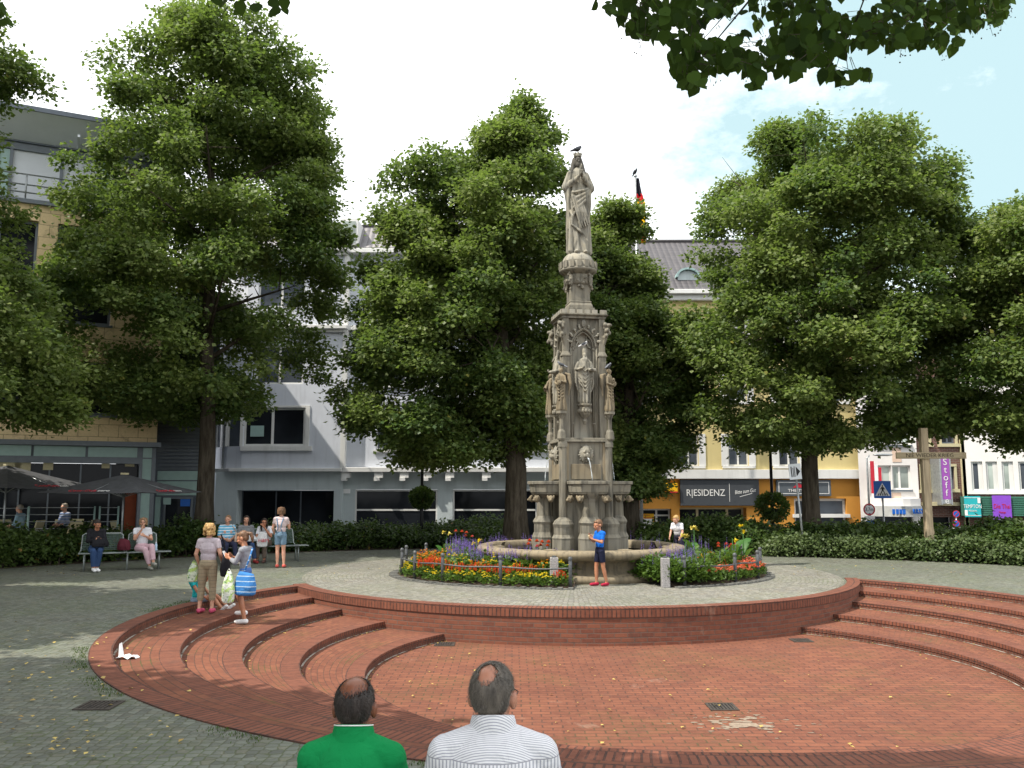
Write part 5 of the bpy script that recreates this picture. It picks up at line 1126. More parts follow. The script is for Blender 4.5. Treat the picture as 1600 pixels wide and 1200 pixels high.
for k in range(4):
    m = MB(); m.M = Rm(k) @ Matrix.Translation((0,-.58,zB)); HB = 1.36
    if k in (0, 3, 1): bishop(m, HB); remesh(m, 'niche_statue', M['stone_pale'], fo, .012 if k == 0 else .02, 1)
    m = MB(); m.M = Rm(k) @ Matrix.Translation((0,-.56,0)); m.lathe([(.03,zB-.50),(.07,zB-.42),(.05,zB-.36),(.15,zB-.26),(.19,zB-.12),(.15,zB-.09),(.20,zB-.04),(.20,zB)], 8, ph=pi/8, smooth=False)
    for j in range(12): a = 2*pi*j/12; m.ell((.16*cos(a),.16*sin(a),zB-.18),(.045,.045,.055),8,6)
    m.build('corbel', M['stone'], fo)
def angel(m, H, s0=0):
    robe(m, H, [(0,.12,.10,.12),(.04,.125,.11,.16),(.3,.10,.09,.14),(.55,.10,.08,.12),(.7,.095,.07,.06),(.78,.10,.065,.02),(.83,.04,.04,0)], 9, seed=s0)
    head(m, H, .895); m.ell((0,.012*H,.915*H),(.055*H,.055*H,.055*H))
    for s in (-1,1):
        wr = Vector((s*.03*H,-.13*H,.62*H+.04*H*s)); m.tube([(s*.09*H,0,.78*H),(s*.15*H,-.03*H,.62*H),wr], [.035*H,.035*H,.022*H], 8); hand(m, wr, (-s*.7,-.4,.4), (0,1,0), 1.0, .6, s < 0)
        m.tube([(s*.07*H,.06*H,.84*H),(s*.15*H,.12*H,.80*H),(s*.19*H,.11*H,.60*H),(s*.15*H,.10*H,.34*H)], [.025*H,.055*H,.045*H,.012*H], 8)
    for j in range(5): m.tube([(-.10*H,-.06*H,(.62-.07*j)*H),(0,-.115*H,(.52-.07*j)*H),(.09*H,-.06*H,(.60-.07*j)*H)], [.008*H,.014*H,.010*H], 6)
zA = ZZ(648,21.1)+.03
for k in range(4):
    m = MB(); m.M = Rm(k) @ Matrix.Rotation(-pi/4,4,'Z') @ Matrix.Translation((0,-.93,zA)); angel(m, 1.08, 11+k); remesh(m, 'angel_statue', M['stone_warm'], fo, .012 if k in (0,3,1) else .02, 1)
# birds on the fountain: body one mesh, each a thing of its own
def bird(label, loc, rot, col, group=None, s=1.0, cat='bird'):
    t = thing('bird', label, cat, loc, rot, group); m = MB()
    m.ell((0,0,.10*s),(.048*s,.11*s,.052*s),12,8,Matrix.Rotation(-.5,3,'X')); m.ell((0,-.085*s,.175*s),(.03*s,.036*s,.032*s)); m.tube([(0,-.05*s,.12*s),(0,-.08*s,.17*s)],[.04*s,.026*s],8)
    m.tube([(0,-.11*s,.175*s),(0,-.145*s,.168*s)],[.009*s,.002*s],6); m.tube([(0,.07*s,.07*s),(0,.22*s,.0*s)],[.035*s,.018*s],8)
    for x in (-1,1): m.tube([(x*.02*s,-.01*s,.07*s),(x*.02*s,-.02*s,0)],[.008*s,.006*s],5)
    remesh(m, 'body', col, t, .008*s, 2); m = MB()
    for x in (-1,1): m.ell((x*.045*s,.03*s,.105*s),(.014*s,.11*s,.036*s),10,6,Matrix.Rotation(-.5,3,'X'))
    m.build('wing', simple('wing_slate', (.05,.055,.065), .6), t); return t
mb1 = simple('bird_black', (.02,.02,.025), .5); mb2 = simple('pigeon_grey', (.16,.17,.19), .6); mb3 = simple('pigeon_white', (.55,.55,.56), .6)
L0 = RZ @ Vector((.02,0,zb_+H+.045)); bird('black bird perched on the crown of the tall statue', (FC[0]+L0.x, FC[1]+L0.y, L0.z), 2.2, mb1, s=1.1)
L0 = RZ @ Vector((0,-.58,zB+1.36*1.02)); bird('white headed pigeon on the bearded bishop statue', (FC[0]+L0.x, FC[1]+L0.y, L0.z-.01), 1.9, mb3, s=.7)
for k, lab, rz in ((0,'grey pigeon on the angel left of the niche',-2.0),(1,'grey pigeon on the angel right of the niche',2.4)):
    L0 = Rm(k) @ Matrix.Rotation(-pi/4,4,'Z') @ Vector((0,-.93,zA+1.04)); bird(lab, (FC[0]+L0.x, FC[1]+L0.y, L0.z), rz, mb2, s=.75)
# ================================================================= flower beds
M['rail_stone'] = simple('dark_kerb_setts', (.12,.12,.11), .85, var=.3, scale=20, bump=.3)
EA, EB = 4.42, 3.35
def ep(a, rho): return (FC[0]-.02+EA*rho*cos(a), FC[1]+EB*rho*sin(a))
beds = {'left': (radians(97), radians(265)), 'right': (radians(-67), radians(80))}
for nm, (b0, b1) in beds.items():
    t = thing('flower_bed', f'curved flower bed with stone edging on the {nm} side of the fountain', 'flower bed', (*ep((b0+b1)/2, .8), 0)); m = MB(); n = 60
    for k in range(n):
        a, b = b0+(b1-b0)*k/n, b0+(b1-b0)*(k+1)/n
        for (r0, z0, r1, z1) in ((.60,.03,.8,.09),(.8,.09,.985,.02)): m.quad((*ep(a,r0),z0),(*ep(a,r1),z1),(*ep(b,r1),z1),(*ep(b,r0),z0))
    m.build('soil', M['soil'], t, world=True)
    m = MB()
    for k in range(n*2):
        a, b = b0+(b1-b0)*k/n/2, b0+(b1-b0)*(k+.93)/n/2; p = [ep(a,.985), ep(a,1.03), ep(b,1.03), ep(b,.985)]; m.prism(p, -.02, .035+.012*sin(k*2.7))
    m.build('edging', M['rail_stone'], t, world=True)
# plant kinds, built once, then copied with their parts
def plant(name, label, cat, h, r, nleaf, blooms, bl, lsz=.07, spike=False, seed=0, lm='leaf_flower', bsz=.03, group=None):
    t = thing(name, label, cat, (0,0,0), 0, group); R = np.random.RandomState(seed); n = nleaf
    a = R.uniform(0,6.28,n); rr = np.sqrt(R.uniform(0,1,n))*r; z = h*(.2+.7*R.uniform(0,1,n))*(1-.35*(rr/r)**2)
    p = np.stack([np.cos(a)*rr,np.sin(a)*rr,z],1); u = np.stack([np.cos(a)*.8,np.sin(a)*.8,R.uniform(-.2,1,n)],1)+R.normal(0,.3,(n,3)); u /= np.linalg.norm(u,axis=1,keepdims=True); s = lsz*R.uniform(.7,1.3,n)[:,None]
    w = np.cross(u, R.normal(0,.4,(n,3))+[0,0,1]); w /= np.linalg.norm(w,axis=1,keepdims=True); leafmesh('foliage', p, u*s, w*s*.38, R.uniform(0,1,n), M[lm], t)
    Pb, Ub, Wb = [], [], []; rr_ = random.Random(seed)
    for i in range(blooms):
        a = rr_.uniform(0,6.28); q_ = sqrt(rr_.random())*r*.95; hz = h*(.88+.2*rr_.random())*(1-.3*(q_/r)**2); c = Vector((cos(a)*q_, sin(a)*q_, hz))
        if spike:
            for j in range(26):
                b = rr_.uniform(0,6.28); zz = j/26*.18*h/.5; Pb.append(c+Vector((0,0,zz-.05))); d = Vector((cos(b),sin(b),.5)).normalized()*bsz*(1.2-j/26*.8); Ub.append(d); Wb.append(d.cross(Vector((0,0,1))).normalized()*bsz*.4)
        else:
            for j in range(9):
                b = j*2*pi/9+rr_.random(); tl = (j%3)*.35+.1; d = Vector((cos(b)*cos(tl),sin(b)*cos(tl),sin(tl)))*bsz; Pb.append(c); Ub.append(d); Wb.append(Vector((-sin(b),cos(b),0))*bsz*.42)
    k = len(Pb); leafmesh('blossoms', np.array([tuple(v) for v in Pb]), np.array([tuple(v) for v in Ub]), np.array([tuple(v) for v in Wb]), R.uniform(0,1,k), M[bl], t); return t
KP = dict(
 marigold=dict(h=.24,r=.20,nleaf=150,blooms=16,bl='fl_yellow',lsz=.06,bsz=.032,d='low yellow marigold'),
 salvia=dict(h=.36,r=.18,nleaf=120,blooms=15,bl='fl_red',lsz=.07,spike=True,bsz=.028,d='scarlet salvia spikes'),
 rudbeckia=dict(h=.46,r=.22,nleaf=170,blooms=15,bl='fl_orange',lsz=.08,bsz=.034,d='orange daisy plant'),
 lavender=dict(h=.62,r=.24,nleaf=190,blooms=16,bl='fl_purple',lsz=.09,spike=True,bsz=.024,d='tall plant with thin purple spikes'),
 begonia=dict(h=.34,r=.23,nleaf=130,blooms=24,bl='fl_coral',lsz=.07,bsz=.042,d='coral red bedding flower'),
 petunia=dict(h=.32,r=.22,nleaf=130,blooms=20,bl='fl_pink',lsz=.07,bsz=.042,d='salmon pink bedding flower'),
 daisy=dict(h=.50,r=.22,nleaf=170,blooms=13,bl='fl_yellow',lsz=.08,bsz=.034,d='loose yellow daisy plant'),
 greenery=dict(h=.66,r=.26,nleaf=300,blooms=5,bl='fl_purple',lsz=.10,spike=True,bsz=.02,d='bushy bright green plant'))
made = {}; cntp = [0]
def put(kind, x, y, side, sc=1.0, lab=None):
    d = dict(KP[kind]); desc = d.pop('d'); cat = 'flower'; v = cntp[0]%2; cntp[0] += 1; z = .03
    key = (kind, v); rz = random.Random(cntp[0]).uniform(0,6.28); lb = lab or f'{desc} {side}'; gr = f'{kind} plants {side}'
    if key not in made:
        t = plant(kind+'_plant', lb, cat, seed=hash(kind)%1+len(made)*7+1, **d); made[key] = t; KIDS[t.name] = list(t.children); t.location = (x,y,z); t.rotation_euler = (0,0,rz); t.scale = (sc,)*3
    else: t = copy_tree(made[key], None, (x,y,z), rz, lb, sc)
    if lab is None: t['group'] = gr
    elif 'group' in t: del t['group']
    return t
R = random.Random(21)
for nm, (b0, b1) in beds.items():
    for rho, step in ((.935,.30),(.865,.32),(.785,.34),(.70,.36),(.635,.42)):
        a = b0+.03
        while a < b1-.02:
            x, y = ep(a, rho+R.uniform(-.012,.012)); dg_ = math.degrees(a); ka = step/(hypot(EA*sin(a), EB*cos(a))*rho)
            fr = abs(y) < 99
            row = {.935:'outermost',.865:'second',.785:'middle',.70:'fourth',.635:'innermost'}[rho]
            sec = next(w_ for lim, w_ in (((240,'near the left granite post'),(215,'at the front of the left bed'),(190,'on the front left curve'),(165,'at the far left tip'),(135,'on the rear left curve'),(0,'behind the basin on the left')) if nm == 'left' else ((50,'behind the basin on the right'),(20,'on the rear right curve'),(-5,'at the far right tip'),(-30,'on the front right curve'),(-52,'at the front of the right bed'),(-99,'near the right granite post'))) if dg_ > lim)
            where = sec+', '+row+' row'
            if nm == 'left':
                front = dg_ > 175; sd_ = 'front left' if dg_ > 215 else 'outer left' if dg_ > 150 else 'rear left'
                if rho > .9: k = 'marigold' if R.random() < .85 else 'salvia'
                elif rho > .83: k = 'salvia' if 195 < dg_ < 250 else 'marigold' if dg_ > 250 else 'rudbeckia'
                elif rho > .75: k = ('salvia' if R.random() < .3 else 'daisy' if R.random() < .6 else 'rudbeckia')
                elif rho > .68: k = 'lavender' if R.random() < .6 else 'daisy'
                else: k = 'lavender'
            else:
                sd_ = 'front right' if dg_ < -35 else 'outer right' if dg_ < 25 else 'rear right'
                if dg_ < -52: k = 'greenery'
                elif rho > .83: k = ('petunia' if R.random() < .75 else 'begonia') if dg_ < 20 else 'marigold'
                elif rho > .75: k = ('begonia' if R.random() < .75 else 'greenery') if dg_ < 15 else 'rudbeckia'
                elif rho > .68: k = 'lavender' if R.random() < .15 else 'greenery' if R.random() < .4 else 'begonia' if R.random() < .5 else 'rudbeckia'
                else: k = 'greenery' if R.random() < .5 else 'lavender' if R.random() < .5 else 'daisy'
            put(k, x, y, where, R.uniform(.85,1.15)); a += ka*R.uniform(.9,1.15)
# dahlias and cannas that stand out
def dahlia(label, loc, mat, h, n, r=.05):
    t = thing('dahlia_plant', label, 'flower', loc); R = np.random.RandomState(3); nl = 260; a = R.uniform(0,6.28,nl); rr = np.sqrt(R.uniform(0,1,nl))*.3
    p = np.stack([np.cos(a)*rr,np.sin(a)*rr,h*(.15+.7*R.uniform(0,1,nl))],1); u = np.stack([np.cos(a),np.sin(a),R.uniform(-.3,.8,nl)],1); u /= np.linalg.norm(u,axis=1,keepdims=True); w = np.cross(u,[0,0,1]); s = .11*R.uniform(.6,1.2,nl)[:,None]
    leafmesh('foliage', p, u*s, w*s*.4, R.uniform(0,.5,nl), M['leaf_hedge'], t); q_ = random.Random(2)
    for i in range(n):
        c = Vector((q_.uniform(-.24,.24), q_.uniform(-.2,.1), h*(.88+.22*q_.random()))); Pb, Ub, Wb = [], [], []
        for j in range(34): b = j*2.4; tl = j/34*1.5; d = Vector((cos(b)*cos(tl),sin(b)*cos(tl),sin(tl)))*r; Pb.append(tuple(c)); Ub.append(tuple(d)); Wb.append(tuple(Vector((-sin(b),cos(b),0))*r*.28))
        leafmesh('blossom', np.array(Pb), np.array(Ub), np.array(Wb), np.random.rand(34), M[mat], t)
    return t
p = G(842,905); dahlia('large red dahlia with dark leaves beside the left granite post', (p.x,p.y+.35,0), 'fl_red', .78, 8, .07)
p = G(722,893); dahlia('pink red dahlia rising over the purple spikes on the left', (p.x,p.y+.5,0), 'fl_coral', .9, 5, .06)
p = G(1140,893); dahlia('coral dahlia in the middle of the right bed', (p.x,p.y+.2,0), 'fl_coral', .62, 8, .06)
def canna(label, loc, h, nl, blooms, seed):
    t = thing('canna_plant', label, 'flower', loc); R = random.Random(seed); m = MB(); m.smooth = True
    for i in range(nl):
        a = i*2.4+R.random(); z0 = h*(.05+.5*i/nl); ln = R.uniform(.4,.62); pts = []
        for j in range(8):
            f = j/7; rr = .04+ln*.62*f; z = z0+ln*(1.05*f-.45*f*f); wd = .10*sin(pi*min(1,f*.9+.08))**.8*(1 if f < 1 else 0)
            c = Vector((cos(a)*rr, sin(a)*rr, z)); s = Vector((-sin(a),cos(a),0))*wd; up = Vector((0,0,wd*.45)); pts += [c-s+up, c, c+s+up]
        fs = [(j*3+i2, j*3+i2+1, (j+1)*3+i2+1, (j+1)*3+i2) for j in range(7) for i2 in (0,1)]; m.add(pts, fs)
    m.build('leaves', M['leaf_canna'], t); m = MB(); m.tube([(0,0,0),(0,0,h)], [.022,.01], 7); m.build('stem', M['leaf_canna'], t)
    for i in range(blooms):
        c = Vector((R.uniform(-.09,.09), R.uniform(-.05,.05), h*(.93+.14*R.random()))); Pb, Ub, Wb = [], [], []
        for j in range(12): b = j*2.1; tl = R.uniform(-.5,1.2); d = Vector((cos(b)*cos(tl),sin(b)*cos(tl),sin(tl)))*.085; Pb.append(tuple(c)); Ub.append(tuple(d)); Wb.append(tuple(Vector((-sin(b),cos(b),0))*.035))
        leafmesh('blossom', np.array(Pb), np.array(Ub), np.array(Wb), np.random.rand(12), M['fl_yellow' if seed%2 else 'fl_pale'], t)
    return t
for px, py, h, nl, b, s, lab in ((1146,897,.82,9,1,1,'canna with big upright green leaves in the right bed'),(1163,893,1.0,4,3,3,'canna with one tall yellow flower right of the big leaves'),(1072,903,.95,6,4,4,'pale yellow canna close to the granite post on the right'),(1086,897,1.02,5,3,6,'pale yellow canna just behind the first one on the right'),(744,897,.72,4,2,5,'short yellow canna among the purple spikes on the left'),(697,885,.8,3,2,8,'yellow canna at the far left end of the bed')):
    p = G(px, py); canna(lab, (p.x,p.y,.02), h, nl, b, s)
# low railing round the beds
def railing(label, a0, a1, front_px):
    t = thing('bed_railing', label, 'railing', (*ep((a0+a1)/2,.97), 0)); m = MB(); n = 90; m.tube([(*ep(a0+(a1-a0)*k/n,.965), .40+.012*sin(k*.5)) for k in range(n+1)], .017, 8); m.build('rail', M['rail_metal'], t, world=True)
    for a in front_px:
        x, y = ep(a,.965); m = MB(); m.lathe([(.038,0),(.038,.55),(.03,.56),(.045,.58),(.045,.615),(.03,.64),(.005,.65)], 12, (x,y)); m.build('post', M['rail_metal'], t, world=True)
railing('low grey iron railing around the left flower bed', radians(100), radians(264.5), [radians(v) for v in (100,118,136,154,172,190,207,223,244,264)])
railing('low grey iron railing around the right flower bed', radians(-63), radians(78), [radians(v) for v in (-63,-42,-24,-5,15,36,57,78)])
for px, py, lab in ((866,917,'square granite post at the front left bed'),(1040,918,'square granite post at the front right bed')):
    p = G(px, py); t = thing('stone_post', lab, 'post', (p.x,p.y,0)); m = MB(); m.cbox(0,0,0,.17,.17,.60); m.build('shaft', M['granite'], t, bevel=.012); m = MB(); m.lathe([(.05,.60),(.05,.63),(.01,.64)], 10); m.build('cap', M['rail_metal'], t)
# ================================================================= people
def skinm(name, c):
    t = MT(name, .38, spec=.4); t.b.inputs['Subsurface Weight'].default_value = .08; t.b.inputs['Subsurface Radius'].default_value = (.02,.008,.004)
    n = t.noise(9, 3); t.col(t.mix(t.rng(n,.35,.7), c, (c[0]*.85,c[1]*.72,c[2]*.68))); return t.m
def printm(name, c, c2):
    t = MT(name, .55, spec=.3); k = t.mix(t.rng(t.noise(9, 3, dist=1), .5, .54), c, c2); k = t.mix(t.rng(t.noise(26, 2), .6, .64), k, (.15,.3,.12)); t.col(k); t.bump(t.noise(14, 4, dist=1.2), .6, .03); return t.m
def clothm(name, c, stripe=None, rough=.85):
    t = MT(name, rough, spec=.15); n = t.noise(5, 4); k = t.mix(t.rng(n,.3,.7), c, tuple(x*.82 for x in c))
    if stripe:      # (axis, period, width fraction, colour)
        ax, per, wf, c2 = stripe; se = t.n('SeparateXYZ'); t.l(t.co(), se.inputs[0]); f = t.math('FRACT', t.math('DIVIDE', se.outputs[ax], per)); k = t.mix(t.math('LESS_THAN', f, wf), k, c2)
    t.col(k); t.bump(t.noise(11, 4, dist=1.2), .5, .03); t.bump(t.noise(160, 2), .15, .002); return t.m
SK = {'fair': skinm('fair_skin', (.58,.33,.23)), 'tan': skinm('tanned_skin', (.42,.20,.115)), 'dark': skinm('brown_skin', (.20,.078,.042)), 'pink': skinm('ruddy_skin', (.42,.21,.14))}
def hairm(name, c):
    t = MT(name, .5, spec=.35); n = t.noise(38, 4, stretch=(1,1,.25)); t.col(t.mix(t.rng(n,.3,.7), tuple(x*.5 for x in c), tuple(min(1,x*1.5) for x in c))); t.bump(n, .7, .01); return t.m
HR = {'dark': hairm('dark_brown_hair', (.03,.02,.014)), 'brown': hairm('brown_hair', (.14,.075,.04)), 'blond': hairm('blond_hair', (.42,.26,.10)), 'grey': hairm('grey_hair', (.26,.23,.19)), 'light': hairm('light_brown_hair', (.22,.13,.07)), 'salt': hairm('greying_dark_hair', (.10,.085,.07)), 'black': hairm('black_hair', (.026,.019,.016))}
EYE_M = simple('eye_dark', (.02,.015,.012), .3); LIP = simple('lip', (.38,.12,.09), .5)
STAND = dict(pel=(0,0,.95), che=(0,0,1.25), nek=(0,.01,1.44), hed=(0,-.015,1.60), sh=(.165,.01,1.385), el=(.215,.03,1.12), wr=(.225,-.04,.88), hi=(.085,0,.91), kn=(.09,-.02,.50), an=(.09,.02,.09), to=(.105,-.12,.035))
SEAT = dict(pel=(0,0,.57), che=(0,.05,.87), nek=(0,.04,1.05), hed=(0,-.01,1.21), sh=(.165,.04,1.0), el=(.22,-.0,.75), wr=(.09,-.22,.68), hi=(.09,-.02,.54), kn=(.10,-.44,.53), an=(.10,-.42,.10), to=(.11,-.55,.035))
def joints(base, **ov):
    J = {}
    for k, v in base.items():
        if k in ('pel','che','nek','hed'): J[k] = Vector(v)
        else: J[k+'L'] = Vector((v[0],v[1],v[2])); J[k+'R'] = Vector((-v[0],v[1],v[2]))    # L at +x, R at -x while facing -y
    for k, v in ov.items(): J[k] = Vector(v)
    return J
def align(d):
    return d.normalized().to_track_quat('Z','Y').to_matrix()
def person(label, loc, rot, H, J, skin='fair', top=None, topm=None, bot=None, botm=None, shoe=None, hair=None, hairs='short', yaw=0, pitch=0, hs=1.0, bulk=1.0, hands=None, vox=.0085, sitz=None, nh=.075, folds=0, collar=False, glasses=False, skirt=0, bust=0):
    """top/bot = sleeve / leg length fraction (0..2): 1 reaches elbow / knee, 2 reaches wrist / ankle"""
    s = H/1.7; t = thing('person', label, 'person', loc, rot); t.scale = (s,)*3; sk = SK[skin]
    sp = (J['nek']-J['pel']); Rt = align(J['che']-J['pel']); 
    side = (J['shL']-J['shR']); side.z = 0; tw = atan2(side.y, side.x); Rt = Rt @ Matrix.Identity(3)
    def torso(m, g, up=True):
        for f, r in ((0,(.155,.112,.125)),(.5,(.138,.10,.14)),(1,(.158,.112,.17))):
            c = J['pel'].lerp(J['che'], f); R_ = Matrix.Rotation(tw*f, 3, 'Z') @ Matrix.Rotation(0,3,'X'); d = (J['che']-J['pel']).normalized(); q_ = Vector((0,0,1)).rotation_difference(d).to_matrix()
            m.ell(c, ((r[0]*bulk+g),(r[1]*bulk+g),r[2]+g*.5), 18, 12, q_ @ R_)
        m.tube([J['shR'], J['che'].lerp(J['nek'],.72), J['shL']], [.055+g,nh+g,.055+g], 12)
        for e in ('L','R'): m.ell(J['sh'+e], (.056+g,)*3); m.tube([J['sh'+e], J['che'].lerp(J['pel'],.2)], [.05+g,.10*bulk+g], 12)
        if bust:
            for e in (-1,1): m.ell(J['che']+Vector((e*.065,-.085,.0)), (.07,.06,.07))
    def limb(m, a, b, c, r0, r1, r2, r3, frac, g, e):
        A, B, C_ = J[a+e], J[b+e], J[c+e]; f1 = min(1, frac); p = A.lerp(B, f1); m.tube([A, A.lerp(p,.5), p], [r0+g, (r0+(r1-r0)*f1*.5)+g, r0+(r1-r0)*f1+g], 12); m.ell(A,(r0+g,)*3)
        if frac > 1:
            f2 = frac-1; m.ell(B,(r1+g,)*3); p = B.lerp(C_, f2); bul = r2; m.tube([B, B.lerp(p,.3), p], [r1+g, r1+(bul-r1)*.9+g, (bul+(r3-bul)*f2)+g], 12)
    m = MB(); torso(m, 0)
    for e in ('L','R'):
        sx = 1 if e == 'L' else -1
        limb(m, 'sh','el','wr', .047*bulk, .038, .038, .024, 2, 0, e); limb(m, 'hi','kn','an', .085*bulk, .054, .056, .034, 2, 0, e); m.ell(J['wr'+e], (.026,)*3)
        d = (J['wr'+e]-J['el'+e]).normalized(); hd = (hands or {}).get(e); 
        if hd: hand(m, J['wr'+e]+Vector(hd[0]).normalized()*.015, hd[0], hd[1], 1.05, hd[2], e == 'L')
        else: hand(m, J['wr'+e]+d*.015, d, (-sx,0,.0), 1.05, .35, e == 'L')
        a, to = J['an'+e], J['to'+e]; m.ell(a, (.036,.042,.04)); m.tube([a+Vector((0,0,-.03))+(a-to).normalized()*.03, to+Vector((0,0,.01))], [.036,.030], 10); m.ell(to,(.040,.045,.028))
    m.tube([J['che'].lerp(J['nek'],.55), J['nek'].lerp(J['hed'],.6)], [.066,.052], 12)
    # head with a face
    hc = J['hed']; HM = Matrix.Translation(hc) @ Matrix.Rotation(yaw,4,'Z') @ Matrix.Rotation(pitch,4,'X') @ Matrix.Scale(hs,4)
    k_ = m.M; m.M = HM
    m.ell((0,.018,.03), (.074,.092,.092), 20, 14); m.ell((0,-.028,-.035), (.056,.062,.070), 16, 12); m.ell((0,-.060,-.082), (.026,.022,.020)); m.ell((0,-.045,.02),(.060,.048,.06))
    m.tube([(0,-.088,.012),(0,-.112,-.022)], [.009,.014], 8); m.ell((-.011,-.098,-.026),(.010,.012,.009)); m.ell((.011,-.098,-.026),(.010,.012,.009))
    for e in (-1,1):
        m.ell((e*.078,.016,-.005), (.014,.023,.036)); m.ell((e*.030,-.082,.022), (.020,.012,.008)); m.ell((e*.040,-.062,-.025),(.026,.026,.024)); m.ell((e*.030,-.080,.006),(.015,.010,.010))
    m.ell((0,-.088,-.055),(.022,.012,.009)); m.ell((0,-.086,-.066),(.018,.012,.008)); m.M = k_
    body = remesh(m, 'body', sk, t, vox, 2)
    m = MB(); m.M = HM
    for e in (-1,1): m.ell((e*.030,-.0895,.006),(.0095,.006,.0055),8,6)
    m.build('eyes', EYE_M, body); m = MB(); m.M = HM
    for e in (-1,1): m.ell((e*.030,-.093,.0235),(.017,.004,.0032),8,5)
    m.build('eyebrows', hair or HR['dark'], body); m = MB(); m.M = HM; m.ell((0,-.0985,-.0605),(.019,.0045,.0055),10,6); m.build('mouth', LIP, body)
    if glasses:
        m = MB(); m.M = HM
        for e in (-1,1): m.tube([(e*.030+.021*cos(a*pi/6),-.104,.006+.016*sin(a*pi/6)) for a in range(13)], .0018, 5); m.tube([(e*.051,-.103,.008),(e*.079,-.06,.008),(e*.083,.01,.004)], .002, 5)
        m.tube([(-.009,-.105,.008),(.009,-.105,.008)], .002, 5); m.build('glasses', M['black'], t)
    if topm is not None:
        m = MB(); torso(m, .012)
        for e in ('L','R'): limb(m, 'sh','el','wr', .052*bulk, .044, .044, .032, top, .010 if top < 1.1 else .006, e)
        for j_ in range(folds):
            R9 = random.Random(j_*3+1); x9 = R9.uniform(-.15,.15); z9 = R9.uniform(.80,.98); m.tube([(x9,.165,z9),(x9*.7+R9.uniform(-.03,.03),.172,z9-.1),(x9*.5,.165,z9-.2)], [.006,.016,.006], 6)
        if skirt: m.tube([J['pel']+Vector((0,0,.05)), J['pel']+Vector((0,0,-.10))], [.165*bulk,.175*bulk], 18)
        sh = remesh(m, 'shirt', topm, t, vox, 3)
        if collar:
            m = MB(); m.M = k_; c = J['che'].lerp(J['nek'],.86); m.lathe([(.078,c.z-.035),(.074,c.z+.0),(.068,c.z+.042),(.064,c.z+.044),(.066,c.z)], 20, (c.x,c.y), ay=1.0); m.build('collar', topm, sh)
    if botm is not None:
        m = MB(); R_ = Vector((0,0,1)).rotation_difference((J['che']-J['pel']).normalized()).to_matrix(); m.ell(J['pel'], (.168*bulk,.128*bulk,.135), 18, 12, R_)
        for e in ('L','R'): limb(m, 'hi','kn','an', .088*bulk, .060, .060, .046, bot, .012, e)
        remesh(m, 'trousers', botm, t, vox, 3)
    if shoe is not None:
        for e in ('L','R'):
            a, to = J['an'+e], J['to'+e]; d = to-a; d.z = 0; d = d.normalized(); m = MB(); m.tube([a+Vector((0,0,-.035))-d*.035, to+Vector((0,0,.008))+d*.01], [.047,.040], 12); m.ell(to+Vector((0,0,.008))+d*.012,(.045,.05,.036)); m.ell(a-d*.03+Vector((0,0,-.035)),(.045,.045,.045)); m.ell(a+Vector((0,0,-.01)),(.045,.048,.03)); remesh(m, 'shoe', shoe, t, vox, 2)
    if hair is not None and hairs != 'none':
        m = MB(); m.M = HM; R = random.Random(len(label))
        m.ell((0,.030,.045), (.082,.092,.088), 18, 12)
        if hairs == 'short': m.ell((0,.055,0),(.070,.058,.06)); m.ell((0,-.045,.088),(.055,.035,.025))
        if hairs == 'bob':
            for a in range(-70, 251, 22): x, y = cos(radians(a)), sin(radians(a)); m.tube([(x*.05,.03+y*.05,.10),(x*.083,.02+y*.085,.03),(x*.080,.02+y*.08,-.07)], [.04,.032,.026], 8)
            m.ell((0,-.05,.088),(.06,.035,.028))
        if hairs == 'curly':
            for j in range(60):
                a = R.uniform(-.6,pi+.6); z = R.uniform(-.075,.11); rr = .088*(1-max(0,z-.04)*5); m.ell((cos(a)*rr*.95, .02+sin(a)*rr, z), (.026,)*3, 8, 6)
            m.ell((0,-.04,.10),(.065,.04,.03))
        if hairs in ('long','ponytail'):
            m.ell((0,.055,0),(.074,.058,.07)); m.ell((0,-.045,.092),(.06,.04,.024))
            if hairs == 'long':
                for a in range(-25, 206, 15): x, y = cos(radians(a)), sin(radians(a)); m.tube([(x*.07,.02+y*.07,.06),(x*.085,.025+y*.08,-.05),(x*.085,.045+y*.06,-.16),(x*.07,.05+y*.05,-.24)], [.028,.026,.024,.012], 8)
            else:
                m.ell((0,.125,.05),(.03,.03,.03)); m.tube([(0,.12,.05),(0,.165,.03),(0,.17,-.04),(0,.15,-.13)], [.025,.038,.034,.012], 8)
        remesh(m, 'hair', hair, body, vox, 2)
    return t
def bag(name, label, cat, loc, rot, w, d, h, mat, strap=None, slump=.2, mark=None, handle=True):
    t = thing(name, label, cat, loc, rot); m = MB(); R = random.Random(len(label))
    m.M = Matrix.Diagonal((1,d/w,1,1)); top = .16 if 'plastic' in name else .34
    m.tube([(0,0,.02),(0,0,h*.12),(0,0,h*.45),(0,0,h*.75),(w*.04,0,h)], [w*.34,w*.47,w*.5,w*(.30+top*.4),w*top], 20); m.M = Matrix()
    for j in range(9): x = R.uniform(-w*.32,w*.32); m.tube([(x*.6,-d*.46*(1 if j%2 else -1)*.8,h*.85),(x,-d*.47*(1 if j%2 else -1),h*.4),(x*1.1,-d*.3*(1 if j%2 else -1),h*.08)], [.006,w*.045,.006], 6)
    remesh(m, 'body', mat, t, min(w,h)*.045, 3)
    m = MB()
    if handle: m.tube([(-w*.2,0,h*.8),(-w*.13,0,h*1.0),(0,0,h*1.08),(w*.13,0,h*1.0),(w*.2,0,h*.8)], .006, 6); m.build('handle', mat, t)
    if strap: m = MB(); m.tube([Vector(p) for p in strap], .014, 6); m.build('strap', mat, t)
    return t
